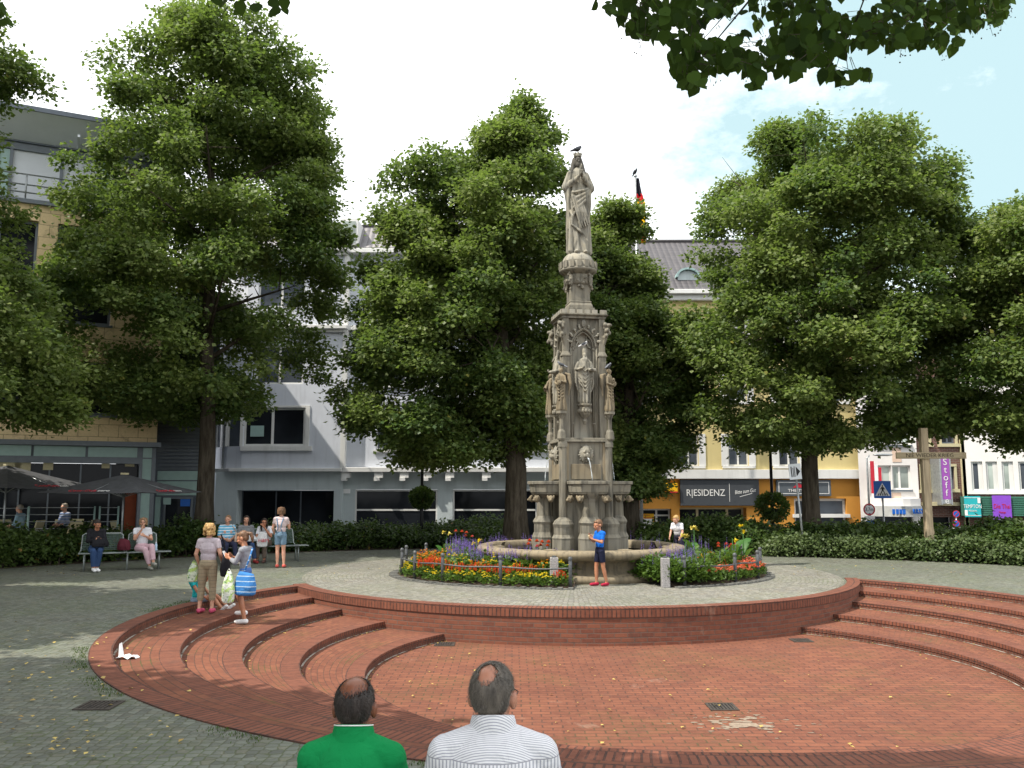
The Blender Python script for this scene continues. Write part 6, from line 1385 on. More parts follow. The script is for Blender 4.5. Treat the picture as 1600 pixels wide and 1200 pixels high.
# ---------------- benches
def bench(label, pA, pB, group='steel mesh benches'):
    a, b = Vector(pA), Vector(pB); mid = (a+b)/2; L_ = (b-a).length; t = thing('park_bench', label, 'bench', (mid.x, mid.y, 0), atan2(b.y-a.y, b.x-a.x), group); W = L_/2
    for i, x in enumerate((-W+.12, 0.05, W-.25)):
        m = MB(); m.tube([(x,-.12,0),(x,-.12,.42),(x,.22,.42)], .022, 8); m.tube([(x,.20,0),(x,.20,.42)], .022, 8); m.build('leg', M['bench'], t)
    for x0, x1 in ((-W,-.02),(.02,W-.28)):
        m = MB(); m.tube([(x0,-.24,.44),(x0,.18,.44),(x0+.03,.24,.50),(x0+.05,.34,.86),(x0+.11,.36,.90),(x1-.11,.36,.90),(x1-.05,.34,.86),(x1-.03,.24,.50),(x1,.18,.44),(x1,-.24,.44)], .017, 8); m.tube([(x0,-.24,.44),(x1,-.24,.44)], .017, 8); fr = m.build('seat_frame', M['bench'], t)
        m = MB(); n = 30
        for k in range(n):      # punched sheet: rows of narrow bars with gaps
            x = x0+.03+(x1-x0-.06)*k/(n-1); m.tube([(x,-.23,.445),(x,.17,.445)], .0055, 4); 
        for k in range(7): y = -.2+k*.06; m.box(x0+.02,x1-.02,y-.004,y+.004,.440,.447)
        m.build('seat', M['mesh'], t); m = MB()
        for k in range(n): x = x0+.05+(x1-x0-.10)*k/(n-1); m.tube([(x,.235,.50),(x,.345,.87)], .0055, 4)
        for k in range(9): f = k/8; m.tube([(x0+.05,.235+.11*f,.50+.37*f),(x1-.05,.235+.11*f,.50+.37*f)], .005, 4)
        m.build('backrest', M['mesh'], t)
    m = MB(); m.box(W-.27,W+.02,-.22,.16,.43,.45); m.build('side_table', M['bench'], t); return t
M['mesh'] = simple('wire_mesh', (.12,.17,.155), .5, .3, var=.2)
b1a, b1b = G(122,893), G(264,888); b1b.z = b1a.z = 0
bench('steel mesh bench on the left with two women sitting apart', b1a, b1b)
b2a, b2b = G(342,881), G(478,876)
bench('steel mesh bench with three seated women, empty at its right end', b2a, b2b)
def onb(a, b, px, off=0.0):
    r = ray(px, 850); d = b-a; nrm = Vector((-d.y, d.x, 0)).normalized(); t = (a-Vector((0,0,EYE))).dot(nrm)/r.dot(nrm); p = r*t; p.z = 0; p += nrm*off; return p
rb1 = atan2(b1b.y-b1a.y, b1b.x-b1a.x); rb2 = atan2(b2b.y-b2a.y, b2b.x-b2a.x)
jeans = clothm('blue_jeans', (.035,.07,.16)); whitec = clothm('white_cotton', (.68,.68,.72)); white_shoe = simple('white_shoe', (.7,.7,.7), .6); pinkt = clothm('pale_pink_cotton', (.62,.50,.50)); khaki = clothm('khaki', (.30,.24,.15)); blackc = clothm('black_cloth', (.018,.018,.022)); greyc = clothm('grey_cloth', (.20,.21,.22))
p = onb(b1a,b1b,150,.05)
person('woman in dark cardigan and jeans looking down at her phone, left bench', p, rb1+.1, 1.64, joints(SEAT, che=(.0,.0,.86), nek=(0,-.03,1.04), hed=(0,-.09,1.18), elR=(-.2,-.08,.76), wrR=(-.05,-.28,.80), elL=(.2,-.08,.76), wrL=(.07,-.28,.80), knL=(.06,-.45,.53), knR=(-.10,-.46,.53), anL=(.02,-.36,.10), anR=(-.06,-.38,.10), toL=(.05,-.5,.035), toR=(-.04,-.52,.035)), 'tan', 1.9, blackc, 1.9, jeans, white_shoe, HR['black'], 'ponytail', yaw=.5, pitch=.45)
q_ = p+Matrix.Rotation(rb1,3,'Z') @ Vector((.10,-.30,.58)); bag('handbag', 'black leather handbag on the lap of the woman with the phone', 'bag', q_, rb1+.3, .42, .2, .24, blackc)
p = onb(b1a,b1b,222,.05)
person('blond woman in white t-shirt and pink trousers, legs crossed, left bench', p, rb1+.15, 1.66, joints(SEAT, hed=(0,-.03,1.20), elR=(-.20,-.10,.78), wrR=(-.06,-.20,1.02), elL=(.22,-.04,.76), wrL=(.02,-.24,.86), knL=(.16,-.44,.60), anL=(.20,-.52,.20), toL=(.22,-.66,.15), knR=(-.0,-.44,.53), anR=(.14,-.40,.10), toR=(.16,-.54,.035)), 'fair', .55, whitec, 1.85, clothm('pink_trousers', (.62,.42,.47)), clothm('grey_trainer', (.3,.3,.26)), HR['light'], 'bob', yaw=-.3, glasses=True, hands={'R':((.1,-.1,1),(1,0,0),.7)})
q_ = p+Matrix.Rotation(rb1,3,'Z') @ Vector((-.42,-.08,.46)); bag('shopping_bag', 'dark patterned bag with red top standing on the left bench', 'bag', q_, 0, .34, .22, .30, clothm('dark_red_cloth', (.10,.02,.03)))
q_ = p+Matrix.Rotation(rb1,3,'Z') @ Vector((.33,-.0,.455)); t = thing('water_bottle', 'small clear water bottle standing on the left bench', 'bottle', q_); m = MB(); m.lathe([(.033,0),(.035,.01),(.035,.13),(.028,.16),(.013,.185),(.013,.20)], 14); m.build('bottle_body', simple('bottle_blue', (.45,.6,.75), .15), t); m = MB(); m.lathe([(.016,.20),(.016,.22),(.002,.221)], 10); m.build('cap', M['white'], t)
p = onb(b2a,b2b,355,.05)
person('woman in blue striped shirt at the left end of the group bench', p, rb2+.05, 1.66, joints(SEAT, anR=(-.18,-.36,.10), toR=(-.2,-.49,.035), knL=(.12,-.45,.53), anL=(.16,-.5,.10), toL=(.19,-.63,.035)), 'fair', .95, clothm('blue_striped_jersey', (.12,.40,.60), (2,.075,.35,(.60,.66,.70))), 1.8, clothm('navy_trousers', (.035,.04,.08)), clothm('beige_shoe', (.5,.45,.38)), HR['light'], 'short', yaw=-.5, bulk=1.18, bust=1)
q_ = p+Matrix.Rotation(rb2,3,'Z') @ Vector((.30,-.30,.56)); bag('handbag', 'cream and brown striped handbag on the lap of the woman in blue stripes', 'bag', q_, .2, .36, .18, .26, clothm('cream_stripe_bag', (.55,.45,.36), (0,.09,.4,(.2,.12,.09))), strap=[(-.1,.1,.2),(-.2,.22,.42),(-.38,.28,.52)])
p = onb(b2a,b2b,384,.05)
person('woman with long dark hair, grey cardigan and jeans smiling on the group bench', p, rb2-.05, 1.64, joints(SEAT, knL=(.13,-.44,.53), anL=(.22,-.42,.10), toL=(.27,-.55,.035)), 'fair', 1.9, greyc, 1.9, jeans, clothm('dark_red_shoe', (.25,.03,.03)), HR['dark'], 'long', yaw=-.15)
q_ = p+Matrix.Rotation(rb2,3,'Z') @ Vector((.08,-.34,.58)); bag('plastic_bag', 'crumpled white plastic bag on the lap of the long haired woman', 'bag', q_, .3, .42, .26, .2, clothm('white_plastic', (.62,.64,.66), rough=.4))
p = onb(b2a,b2b,416,.05)
person('dark haired woman in white t-shirt leaning forward, drinking, right of the group bench', p, rb2-.5, 1.64, joints(SEAT, che=(0,-.05,.85), nek=(0,-.14,1.0), hed=(0,-.22,1.13), shL=(.165,-.11,.96), shR=(-.165,-.11,.96), elL=(.22,-.26,.74), wrL=(.06,-.34,.98), elR=(-.20,-.26,.72)), 'tan', .7, whitec, 1.9, clothm('brown_trousers', (.13,.10,.08)), clothm('brown_shoe', (.10,.06,.05)), HR['dark'], 'long', yaw=.3, glasses=True)
p = G(437,887); p.z = 0
person('girl seen from behind in denim dungaree shorts and pink top beside the group bench', p, pi-.1, 1.52, joints(STAND, elR=(-.20,-.12,1.12), wrR=(-.16,-.26,1.22), elL=(.24,.02,1.12), wrL=(.20,-.10,.92), anL=(.07,.03,.09), anR=(-.12,-.0,.09)), 'fair', .5, pinkt, .62, clothm('denim_shorts', (.16,.25,.34)), clothm('coral_shoe', (.65,.12,.10)), HR['brown'], 'bob', hs=1.08)
t = thing('dungaree_straps', 'crossed denim straps on the back of the girl in shorts', 'straps', p, pi-.1); t.scale = (.89,)*3; m = MB(); y = .125
for s_ in (-1,1): m.tube([(s_*.10,.118,1.0),(s_*.045,.130,1.12),(s_*.06,.128,1.26),(s_*.10,.09,1.42)], .016, 6)
m.build('straps', clothm('denim_strap', (.14,.22,.32)), t)
q_ = onb(b2a,b2b,405,-.42); q_.z = .42; t = bag('shopping_bag', 'white shopping bag with red letters held in front of the leaning woman', 'bag', q_, .3, .30, .12, .42, clothm('white_bag', (.66,.66,.66))); text('lettering', 'H&M', .13, M['red_sign'], t, (.03,-.085,.2))
# three children in front
p = G(322,958,-.12); p.z = -.12
person('blond child from behind in pale t-shirt, rolled khaki trousers and pink shoes', p, pi+.05, 1.50, joints(STAND, elR=(-.235,.03,1.14), wrR=(-.24,-.12,.98), elL=(.235,.03,1.14), wrL=(.215,-.10,.95), anL=(.13,.02,.09), knL=(.115,-.02,.5), knR=(-.10,-.02,.5), anR=(-.11,.02,.09)), 'fair', .55, clothm('pale_mauve_cotton', (.50,.44,.48)), 1.62, clothm('khaki_check', (.33,.27,.18), (2,.07,.12,(.2,.16,.11))), clothm('pink_shoe', (.62,.10,.19)), HR['blond'], 'curly', hs=1.14, bulk=1.05)
q_ = p+Vector((.30,.02,.60)); t = bag('shoulder_bag', 'black shoulder bag hanging at the side of the blond child', 'bag', q_, 1.4, .26, .13, .36, blackc, strap=[(0,.0,.34),(.02,.06,.62),(.05,.14,.74)], handle=False)
q_ = p+Vector((-.27,.06,.50)); bag('plastic_bag', 'green and white patterned plastic bag in the blond child\'s left hand', 'bag', q_, .3, .20, .10, .36, printm('lime_print', (.55,.60,.48), (.38,.52,.14)))
p = G(379,974,-.24); p.z = -.24
person('girl in grey jacket with ponytail stepping down while looking at her phone', p, -pi/2-.15, 1.50, joints(STAND, pel=(0,.02,.97), elL=(.20,-.10,1.16), wrL=(.10,-.28,1.24), elR=(-.20,-.10,1.16), wrR=(-.08,-.29,1.24), hed=(0,-.06,1.60), knR=(-.09,-.16,.56), anR=(-.09,-.02,.22), toR=(-.10,-.16,.17), knL=(.09,-.02,.50), anL=(.09,.08,.09), toL=(.105,-.06,.035)), 'tan', 1.6, clothm('grey_sweat', (.27,.28,.31)), .45, clothm('short_blue', (.08,.16,.4)), white_shoe, HR['brown'], 'ponytail', hs=1.12, pitch=.35, bulk=.88)
f_ = Matrix.Rotation(-pi/2-.15,3,'Z')
q_ = p+f_ @ Vector((.0,-.34,1.10)); t = thing('smartphone', 'white smartphone held by the girl in the grey jacket', 'phone', q_, -pi/2-.15); m = MB(); m.M = Matrix.Rotation(.5,4,'X'); m.box(-.035,.035,-.006,.006,-.02,.11); m.build('case', M['white'], t)
q_ = p+f_ @ Vector((.20,.12,.46)); bag('beach_bag', 'blue striped beach bag at the hip of the girl in the grey jacket', 'bag', q_, -pi/2+1.3, .42, .15, .40, clothm('blue_stripe_bag', (.05,.20,.50), (2,.085,.16,(.40,.52,.62))), strap=[(-.05,.0,.36),(.02,.06,.62),(.05,.10,.80)], handle=False)
q_ = p+f_ @ Vector((.24,-.16,.34)); bag('plastic_bag', 'large white and green plastic bag hanging before the knees of the stepping girl', 'bag', q_, -pi/2+1.3, .25, .10, .54, printm('white_lime_print', (.62,.66,.60), (.40,.55,.20)))
p = G(306,940,0); p.z = 0
person('child in teal top sitting on the brick rim with legs stretched out to the right', (p.x,p.y,-.40), pi/2-.15, 1.28, joints(SEAT, che=(0,-.04,.84), nek=(0,-.12,1.0), hed=(0,-.2,1.12), elL=(.2,-.2,.72), wrL=(.12,-.38,.62), elR=(-.2,-.2,.72), wrR=(-.12,-.38,.62), knL=(.10,-.46,.66), anL=(.12,-.78,.38), toL=(.14,-.88,.45), knR=(-.10,-.45,.68), anR=(-.08,-.72,.38), toR=(-.10,-.82,.45)), 'tan', .3, clothm('teal_top', (.02,.38,.40)), .7, clothm('denim_light', (.2,.26,.34)), white_shoe, HR['dark'], 'ponytail', hs=1.12, pitch=.4, bulk=.9)
# boys at the fountain
p = G(938,916); p.z = .005
person('boy in bright blue t-shirt and dark shorts eating ice cream before the fountain', p, -pi/2+.45, 1.33, joints(STAND, elL=(.20,-.06,1.16), wrL=(.05,-.27,1.24), elR=(-.20,-.06,1.16), wrR=(-.05,-.27,1.24), hed=(0,-.05,1.60), anL=(.10,.14,.09), toL=(.12,-.0,.035), knL=(.095,.04,.50), anR=(-.09,-.06,.09), toR=(-.11,-.2,.035), knR=(-.095,-.06,.5)), 'tan', .72, clothm('bright_blue_cotton', (.01,.13,.55)), .70, clothm('navy_shorts', (.012,.014,.035)), clothm('red_shoe', (.36,.02,.05)), HR['brown'], 'short', hs=1.2, pitch=.25, bulk=.9, hands={'L':((-.3,-.3,.9),(-1,0,0),.8),'R':((.3,-.3,.9),(1,0,0),.8)})
q_ = p+Matrix.Rotation(-pi/2+.45,3,'Z') @ Vector((0,-.25,1.0)); t = thing('ice_cream_cone', 'ice cream cone in the hands of the boy in blue', 'ice cream', q_); m = MB(); m.lathe([(.004,-.03),(.026,.06)], 12); m.build('cone', M['wicker'], t); m = MB(); m.ell((0,0,.07),(.028,.028,.028)); m.build('scoop', simple('chocolate', (.12,.05,.03), .5), t)
p = P(1060,850,24.0); p.z = 0
person('blond boy in white t-shirt leaning on the far rim of the basin on the right', p, -.55, 1.30, joints(STAND, che=(0,-.08,1.24), nek=(0,-.12,1.42), hed=(0,-.19,1.55), shL=(.165,-.08,1.37), shR=(-.165,-.08,1.37), elL=(.22,-.14,1.12), wrL=(.2,-.30,.95), elR=(-.22,-.14,1.12), wrR=(-.2,-.30,.95)), 'fair', .7, whitec, .9, clothm('dark_shorts', (.03,.03,.05)), white_shoe, HR['blond'], 'short', hs=1.2, pitch=.4, yaw=-.4)
# diners on the cafe terrace
for px, hy, lab, tm, hr, rz in ((31,792,'diner in pale blue shirt sitting in profile at the cafe terrace', clothm('pale_blue_shirt', (.28,.42,.52)), HR['grey'], -pi/2), (101,790,'bearded diner in blue checked shirt at the cafe terrace', clothm('checked_shirt', (.12,.17,.30), (2,.08,.4,(.3,.32,.38))), HR['grey'], -.5)):
    q_ = P(px, hy, 27.6); person(lab, (q_.x,q_.y,q_.z-1.30), rz, 1.75, joints(SEAT), 'fair', 1.5, tm, 1.9, blackc, blackc, hr, 'short', vox=.016)
# ---------------- the two men in front
def man_near(label, px, ytop, D, skin, cl, hm, bald, H=1.76, bulk=1.2, lean=0, yaw=0, strands=2600, shw=.17):
    q_ = P(px, ytop, D); s = H/1.7; zt_ = (1.182+.122)*s
    Jn = joints(SEAT, che=(0,.05,.92), nek=(0,.03,1.105), hed=(lean,-.005,1.182), shL=(shw,.05,1.0), shR=(-shw,.05,1.0), elL=(shw+.06,-.05,.76), elR=(-shw-.06,-.05,.76))
    t = person(label, (q_.x,q_.y,q_.z-zt_), pi, H, Jn, skin, .95, cl, 1.9, blackc, blackc, None, 'none', yaw=yaw, bulk=bulk, nh=.062, folds=9, vox=.007, glasses=(skin == 'pink'))
    body = [c for c in t.children if c.name.startswith('body')][0]
    hc = Jn['hed']; HM = Matrix.Translation(hc) @ Matrix.Rotation(yaw,4,'Z'); R = random.Random(7)
    # fringe of hair: shell over the back and sides with a bald crown, plus short strands
    bc, br = bald
    def hairy(d):   # d unit vector in head space (face towards -y)
        if d.z < -.62 or (d.y < -.05 and d.z < .35) : return False
        if d.y < -.45 and d.z < .62: return False
        if d.y < .34 and d.z < .02 and abs(d.x) > .74: return False
        ang = acos_((d).dot(bc)); return ang > br*(1+.05*sin(5*atan2(d.x,d.y)+1)+.10*R.gauss(0,1))
    V, Fc = [], []; n, mm = 180, 120; ok = {}
    m = MB(); m.M = HM; vs = []; fs = []
    for i in range(mm+1):
        th_ = pi*i/mm
        for k in range(n):
            a = 2*pi*k/n; d = Vector((sin(th_)*cos(a), sin(th_)*sin(a), cos(th_))); vs.append(Vector((d.x*.0785, .018+d.y*.0975, .028+d.z*(.0955 if d.z > 0 else .105)))+d*R.uniform(-.0006,.0012)); ok[(i,k)] = hairy(d)
    for i in range(mm):
        for k in range(n):
            if all(ok[(a_, b_%n)] for a_, b_ in ((i,k),(i,k+1),(i+1,k+1),(i+1,k))): fs.append((i*n+k, i*n+(k+1)%n, (i+1)*n+(k+1)%n, (i+1)*n+k))
    m.smooth = True; m.add(vs, fs); hr = m.build('hair', hm, body); so_ = hr.modifiers.new('t','SOLIDIFY'); so_.thickness = .004; so_.offset = 0
    Pb, Ub, Wb = [], [], []; c = 0
    while c < strands:
        d = Vector((R.gauss(0,1),R.gauss(0,1),R.gauss(0,1))).normalized()
        if not hairy(d) and not (R.random() < .5 and d.z > .2 and acos_(d.dot(bc)) > br*(.45+.5*R.random())): continue
        c += 1; b = HM @ Vector((d.x*.078, .018+d.y*.097, .028+d.z*(.095 if d.z > 0 else .104))); dn = Vector((d.x*.25,.1,-1)); dn = (dn-d*dn.dot(d)).normalized(); u = (dn*.8+d*.35+Vector((R.gauss(0,.16),R.gauss(0,.16),R.gauss(0,.1))))*R.uniform(.014,.026)
        w = u.cross(d).normalized()*.0009; Pb.append(tuple(b)); Ub.append(tuple(u)); Wb.append(tuple(w))
    leafmesh('hair_strands', np.array(Pb), np.array(Ub), np.array(Wb), np.random.RandomState(1).uniform(0,1,c), hm, body)
    # shirt collar standing round the neck
    return t, Jn
def acos_(x): return math.acos(max(-1, min(1, x)))
def stripes(name, vertical):
    t = MT(name, .8, spec=.15); se = t.n('SeparateXYZ'); t.l(t.co(), se.inputs[0])
    # back panel: stripes run down; yoke above the seam: stripes run across
    dn = t.noise(3, 3); fx = t.math('FRACT', t.math('DIVIDE', t.math('ADD', se.outputs[0], t.math('MULTIPLY', dn, .012)), .0125)); zy = t.math('SUBTRACT', se.outputs[2], t.math('MULTIPLY', se.outputs[1], 1.2)); fz = t.math('FRACT', t.math('DIVIDE', t.math('ADD', zy, t.math('MULTIPLY', dn, .012)), .0125))
    sel = t.math('GREATER_THAN', se.outputs[2], vertical); f = t.n('Mix', data_type='FLOAT') if 0 else None
    a = t.math('MULTIPLY', t.math('LESS_THAN', fx, .38), t.math('SUBTRACT', 1, sel)); b = t.math('MULTIPLY', t.math('LESS_THAN', fz, .38), sel); k = t.math('ADD', a, b)
    seam = t.math('LESS_THAN', t.math('ABSOLUTE', t.math('SUBTRACT', se.outputs[2], vertical)), .002)
    c = t.mix(k, (.68,.68,.70), (.34,.35,.40)); c = t.mix(seam, c, (.3,.3,.33)); t.col(c); t.bump(t.noise(7, 4, dist=1.5), .55, .04); t.bump(t.noise(220, 2), .15, .002); return t.m
greenm = clothm('green_polo', (.005,.23,.065)); strm = stripes('striped_shirt', 1.0)
tA, JA = man_near('balding man in green polo shirt sitting with his back to the camera', 556, 1057, 3.62, 'dark', greenm, HR['black'], (Vector((.04,.28,.95)).normalized(), .80), H=1.70, bulk=1.0, shw=.150)
tB, JB = man_near('grey haired man in white striped shirt sitting with his back to the camera', 771, 1034, 3.38, 'pink', strm, HR['salt'], (Vector((.06,.64,.74)).normalized(), .46), H=1.78, bulk=1.1, shw=.165, yaw=-.22, strands=3600)
for t, J_, cm, trim in ((tA, JA, greenm, True), (tB, JB, strm, False)):
    c = Vector((0,.03,1.115)); m = MB(); n = 40; vs = []; fs = []
    rows = ((.096,-.052),(.086,-.028),(.079,.008),(.074,.026),(.069,.028),(.071,.0))
    for r_, z_ in rows:
        for k in range(n): a = 2*pi*k/n; fr = (1-sin(a))/2; vs.append((c.x+r_*1.02*cos(a), c.y+r_*sin(a)*.98-.004, c.z+z_-fr*.035))
    for i in range(len(rows)-1):
        for k in range(n): fs.append((i*n+k, i*n+(k+1)%n, (i+1)*n+(k+1)%n, (i+1)*n+k))
    m.smooth = True; m.add(vs, fs); m.build('collar', cm, t)
    if trim: m = MB(); m.tube([(c.x+.0765*cos(a), c.y+.0755*sin(a)-.004, c.z+.024-(1-sin(a))/2*.035) for a in [2*pi*k/40 for k in range(41)]], .0028, 6); m.build('collar_trim', M['white'], t)
q_ = (tA.location+tB.location)/2
bench('steel mesh bench under the two men in the foreground', Vector((q_.x-1.0,q_.y+.02,0)), Vector((q_.x+1.0,q_.y+.02,0)))
bpy.data.objects[[o.name for o in bpy.data.objects if o.get('label','').startswith('steel mesh bench under')][0]].rotation_euler = (0,0,pi)
# ================================================================= cafe terrace
def parasol(label, apex_px, D, side, rot, hgt, edge_z, brand, px_pole=None):
    a = P(apex_px[0], apex_px[1], D); t = thing('parasol', label, 'parasol', (a.x, a.y, 0), rot, 'black cafe parasols'); w = side/2; za = a.z
    m = MB(); n = 8
    for k in range(4):
        R_ = Matrix.Rotation(k*pi/2, 4, 'Z'); m.M = R_; pts = []
        for i in range(n+1):
            f = i/n; z = za-(za-edge_z)*(f+.10*f*(1-f)); 
            for j in range(5): g = j/4*2-1; pts.append((g*w*f, -w*f, z+.05*f*(1-g*g)*-1*(1 if i < n else .8)))
        m.smooth = False; m.add(pts, [(i*5+j, (i+1)*5+j, (i+1)*5+j+1, i*5+j+1) for i in range(n) for j in range(4)])
    m.M = Matrix(); cn = m.build('canopy', M['canvas'], t); sf = cn.modifiers.new('t','SOLIDIFY'); sf.thickness = .008
    m = MB(); m.tube([(0,0,0),(0,0,za-.02)], .03, 10); m.build('pole', M['galv'], t); m = MB(); m.cbox(0,0,0,.6,.6,.06); m.build('base', M['rail_metal'], t, bevel=.01)
    m = MB()
    for k in range(8): an = pi/4*k+(pi/4); L_ = w*(1.35 if k%2 == 0 else .96); m.tube([(0,0,za-.08),(cos(an)*L_,sin(an)*L_,edge_z+.01)], .012, 5); m.tube([(0,0,edge_z-.15),(cos(an)*L_*.5,sin(an)*L_*.5,(za+edge_z)/2-.06)], .010, 5)
    m.build('ribs', M['galv'], t); m = MB(); m.cbox(0,0,za-.01,.16,.16,.05); m.build('vent_cap', M['wicker'], t)
    for k in range(4):
        R_ = Matrix.Rotation(k*pi/2, 4, 'Z'); sl_ = math.atan2(za-edge_z, w); f = .92
        for s_, x_, c_ in (('Coca-Cola', -.28, 'red_sign'), ('zero', .36, 'letter')):
            o = text('lettering', s_, .20, M[c_], cn, (0,0,0)); loc = R_ @ Vector((x_, -w*f-.02, za-(za-edge_z)*f+.0)); o.location = loc; o.rotation_euler = (sl_, 0, k*pi/2)
    return t
parasol('black cafe parasol nearer the door, fully in view', (195,741), 25.3, 3.15, radians(-9), 0, 1.93, True)
parasol('black cafe parasol at the left edge, partly cut off', (12,727), 25.5, 3.6, radians(-14), 0, 2.06, True)
def terr_rail(label, x0, x1, y0, y1, D):
    a, b = P(x0, y1, D), P(x1, y1, D); t = thing('terrace_railing', label, 'railing', (a.x,a.y,0)); L_ = b.x-a.x; zt_ = P(x0, y0, D).z; m = MB()
    for k in range(4): z = zt_-.04-k*.21; m.tube([(0,0,z),(L_,0,z)], .013, 6)
    m.build('rail', M['galv'], t)
    for x in (0, L_): m = MB(); m.tube([(x,0,0),(x,0,zt_)], .028, 8); m.build('post', M['mint'], t)
terr_rail('steel railing section in front of the seated diners', 44, 147, 791, 815, 26.4); terr_rail('short steel railing section left of the parasol pole', 155, 184, 791, 815, 26.4); terr_rail('steel railing section at the left edge of the terrace', -60, 43, 792, 815, 26.5)
def chair(label, px, D, rot):
    a = P(px, 800, D); t = thing('terrace_chair', label, 'chair', (a.x,a.y,0.05), rot, 'cream wicker chairs on the cafe terrace'); m = MB(); m.box(-.23,.23,-.22,.22,.42,.47); m.build('seat', M['wicker'], t, bevel=.01)
    m = MB(); m.add([(-.23,.19,.47),(.23,.19,.47),(.23,.34,1.0),(-.23,.34,1.0),(-.23,.23,.47),(.23,.23,.47),(.23,.38,1.0),(-.23,.38,1.0)], [(0,1,2,3),(7,6,5,4),(0,3,7,4),(1,5,6,2),(3,2,6,7),(0,4,5,1)]); m.build('backrest', M['wicker'], t)
    for x in (-.2,.2):
        for y in (-.19,.19): m = MB(); m.tube([(x,y,0),(x,y,.42)], .016, 6); m.build('leg', M['galv'], t)
    return t
c0 = chair('cream wicker chair facing away beside the right parasol pole', 197, 26.9, pi/2); KIDS[c0.name] = list(c0.children)
for px, D, rz, lab in ((47,27.3,-pi/2,'cream wicker chair behind the pale blue diner'),(94,27.9,.2,'cream wicker chair of the bearded diner'),(125,27.1,-pi/2+.4,'cream wicker chair tilted beside the railing end'),(20,27.8,1.2,'cream wicker chair left of the pale blue diner'),(112,28.2,0,'cream wicker chair behind the table of the bearded diner'),(-20,27.3,.4,'cream wicker chair at the left edge of the terrace')):
    a = P(px, 800, D); copy_tree(c0, None, (a.x,a.y,.05), rz, lab)
def cafetable(label, px, D):
    a = P(px, 800, D); t = thing('cafe_table', label, 'table', (a.x,a.y,0)); m = MB(); m.lathe([(.35,.72),(.35,.75)], 20, smooth=False); m.build('table_top', M['bench'], t); m = MB(); m.tube([(0,0,0),(0,0,.72)], .03, 8); m.lathe([(.22,0),(.22,.02)], 16, smooth=False); m.build('leg', M['galv'], t)
cafetable('round cafe table between the two diners', 66, 27.4); cafetable('round cafe table right of the chairs near the curtain', 165, 27.6)
# ================================================================= lamps, signs, poles
def lamp_planter(label, px, ytop, D, ybas, yplant, y_r, forked, flowers):
    a = P(px, 800, D); zt_ = P(px, ytop, D).z; t = thing('street_lamp', label, 'street lamp', (a.x,a.y,-.2)); m = MB(); m.tube([(0,0,0),(0,0,1.2),(0,0,zt_+.2)], [.075,.06,.05], 10); m.build('pole', M['black_metal'], t)
    if forked:
        for s_ in (-1,1):
            m = MB(); m.tube([(0,0,zt_+.15),(s_*.28,0,zt_+.5)], .035, 8); m.build('arm', M['black_metal'], t); m = MB(); m.lathe([(.05,zt_+.45),(.2,zt_+.5),(.24,zt_+.62),(.05,zt_+.72)], 16, (s_*.34,0)); m.build('lamp_head', M['black_metal'], t)
    else: m = MB(); m.lathe([(.05,zt_+.2),(.26,zt_+.25),(.28,zt_+.38),(.05,zt_+.5)], 16); m.build('lamp_head', M['black_metal'], t)
    c = P(px, yplant, D); r = abs(P(px+y_r, yplant, D).x-c.x); R_ = np.random.RandomState(int(px)); n = 1500; d = R_.normal(size=(n,3)); d /= np.linalg.norm(d,axis=1,keepdims=True)
    q_ = d*r*R_.uniform(.55,1.08,n)[:,None]*np.array([1,.9,.8]); q_[:,2] += np.where(q_[:,2] < 0, q_[:,2]*.3, 0); u = d*.6+R_.normal(0,.4,(n,3)); u /= np.linalg.norm(u,axis=1,keepdims=True); w = np.cross(u, R_.normal(size=(n,3))); w /= np.linalg.norm(w,axis=1,keepdims=True)
    b = thing('hanging_planter', label.replace('black lamp post', 'round planter ball on the black lamp post'), 'planter', (c.x,c.y,c.z)); leafmesh('foliage', q_, u*.12, w*.045, R_.uniform(0,1,n), M['leaf_hedge'], b)
    m = MB(); m.lathe([(.06,-r*.75),(r*.5,-r*.5),(r*.6,-r*.2)], 14); m.build('bowl', M['black_metal'], b)
    if flowers: n = 16; k = R_.choice(1500,n); leafmesh('blossoms', q_[k]*1.1, d[k]*.09, np.cross(d[k],[0,0,1.])*.05, R_.uniform(0,1,n), M['fl_red'], b)
lamp_planter('black lamp post before the grey building shop windows', 659, 690, 31.5, 0, 776, 17, False, False)
lamp_planter('black lamp post with forked top before the orange wall', 1207, 704, 31.0, 0, 790, 24, True, True)
# leaning pole with a rectangular sign seen from behind
a = G(1257,862); a.y += 1.3; a = Vector((XX(1257,850,26.6), 26.6, 0)); tp = P(1243,737,26.6); t = thing('leaning_sign', 'small rectangular direction sign on a grey pole leaning to the left', 'sign', a)
m = MB(); m.tube([(0,0,-.1),(tp.x-a.x,0,tp.z)], .032, 10); m.build('pole', M['galv'], t)
m = MB(); m.M = Matrix.Translation((tp.x-a.x-.03,-.05,tp.z)) @ Matrix.Rotation(-.08,4,'Y'); m.box(-.19,.19,-.012,.012,-.24,.24); m.build('sign_plate', M['blind'], t, bevel=.02)
m = MB(); m.M = Matrix.Translation((tp.x-a.x-.03,-.065,tp.z)) @ Matrix.Rotation(-.08,4,'Y'); m.plate([(.03,-.15),(.15,0),(.03,.15)], -.006, 0); m.box(-.13,-.10,-.006,0,-.16,.16); m.box(-.07,-.05,-.006,0,-.16,.12); m.box(-.03,-.01,-.006,0,-.16,.16); m.build('sign_mark', M['black'], t)
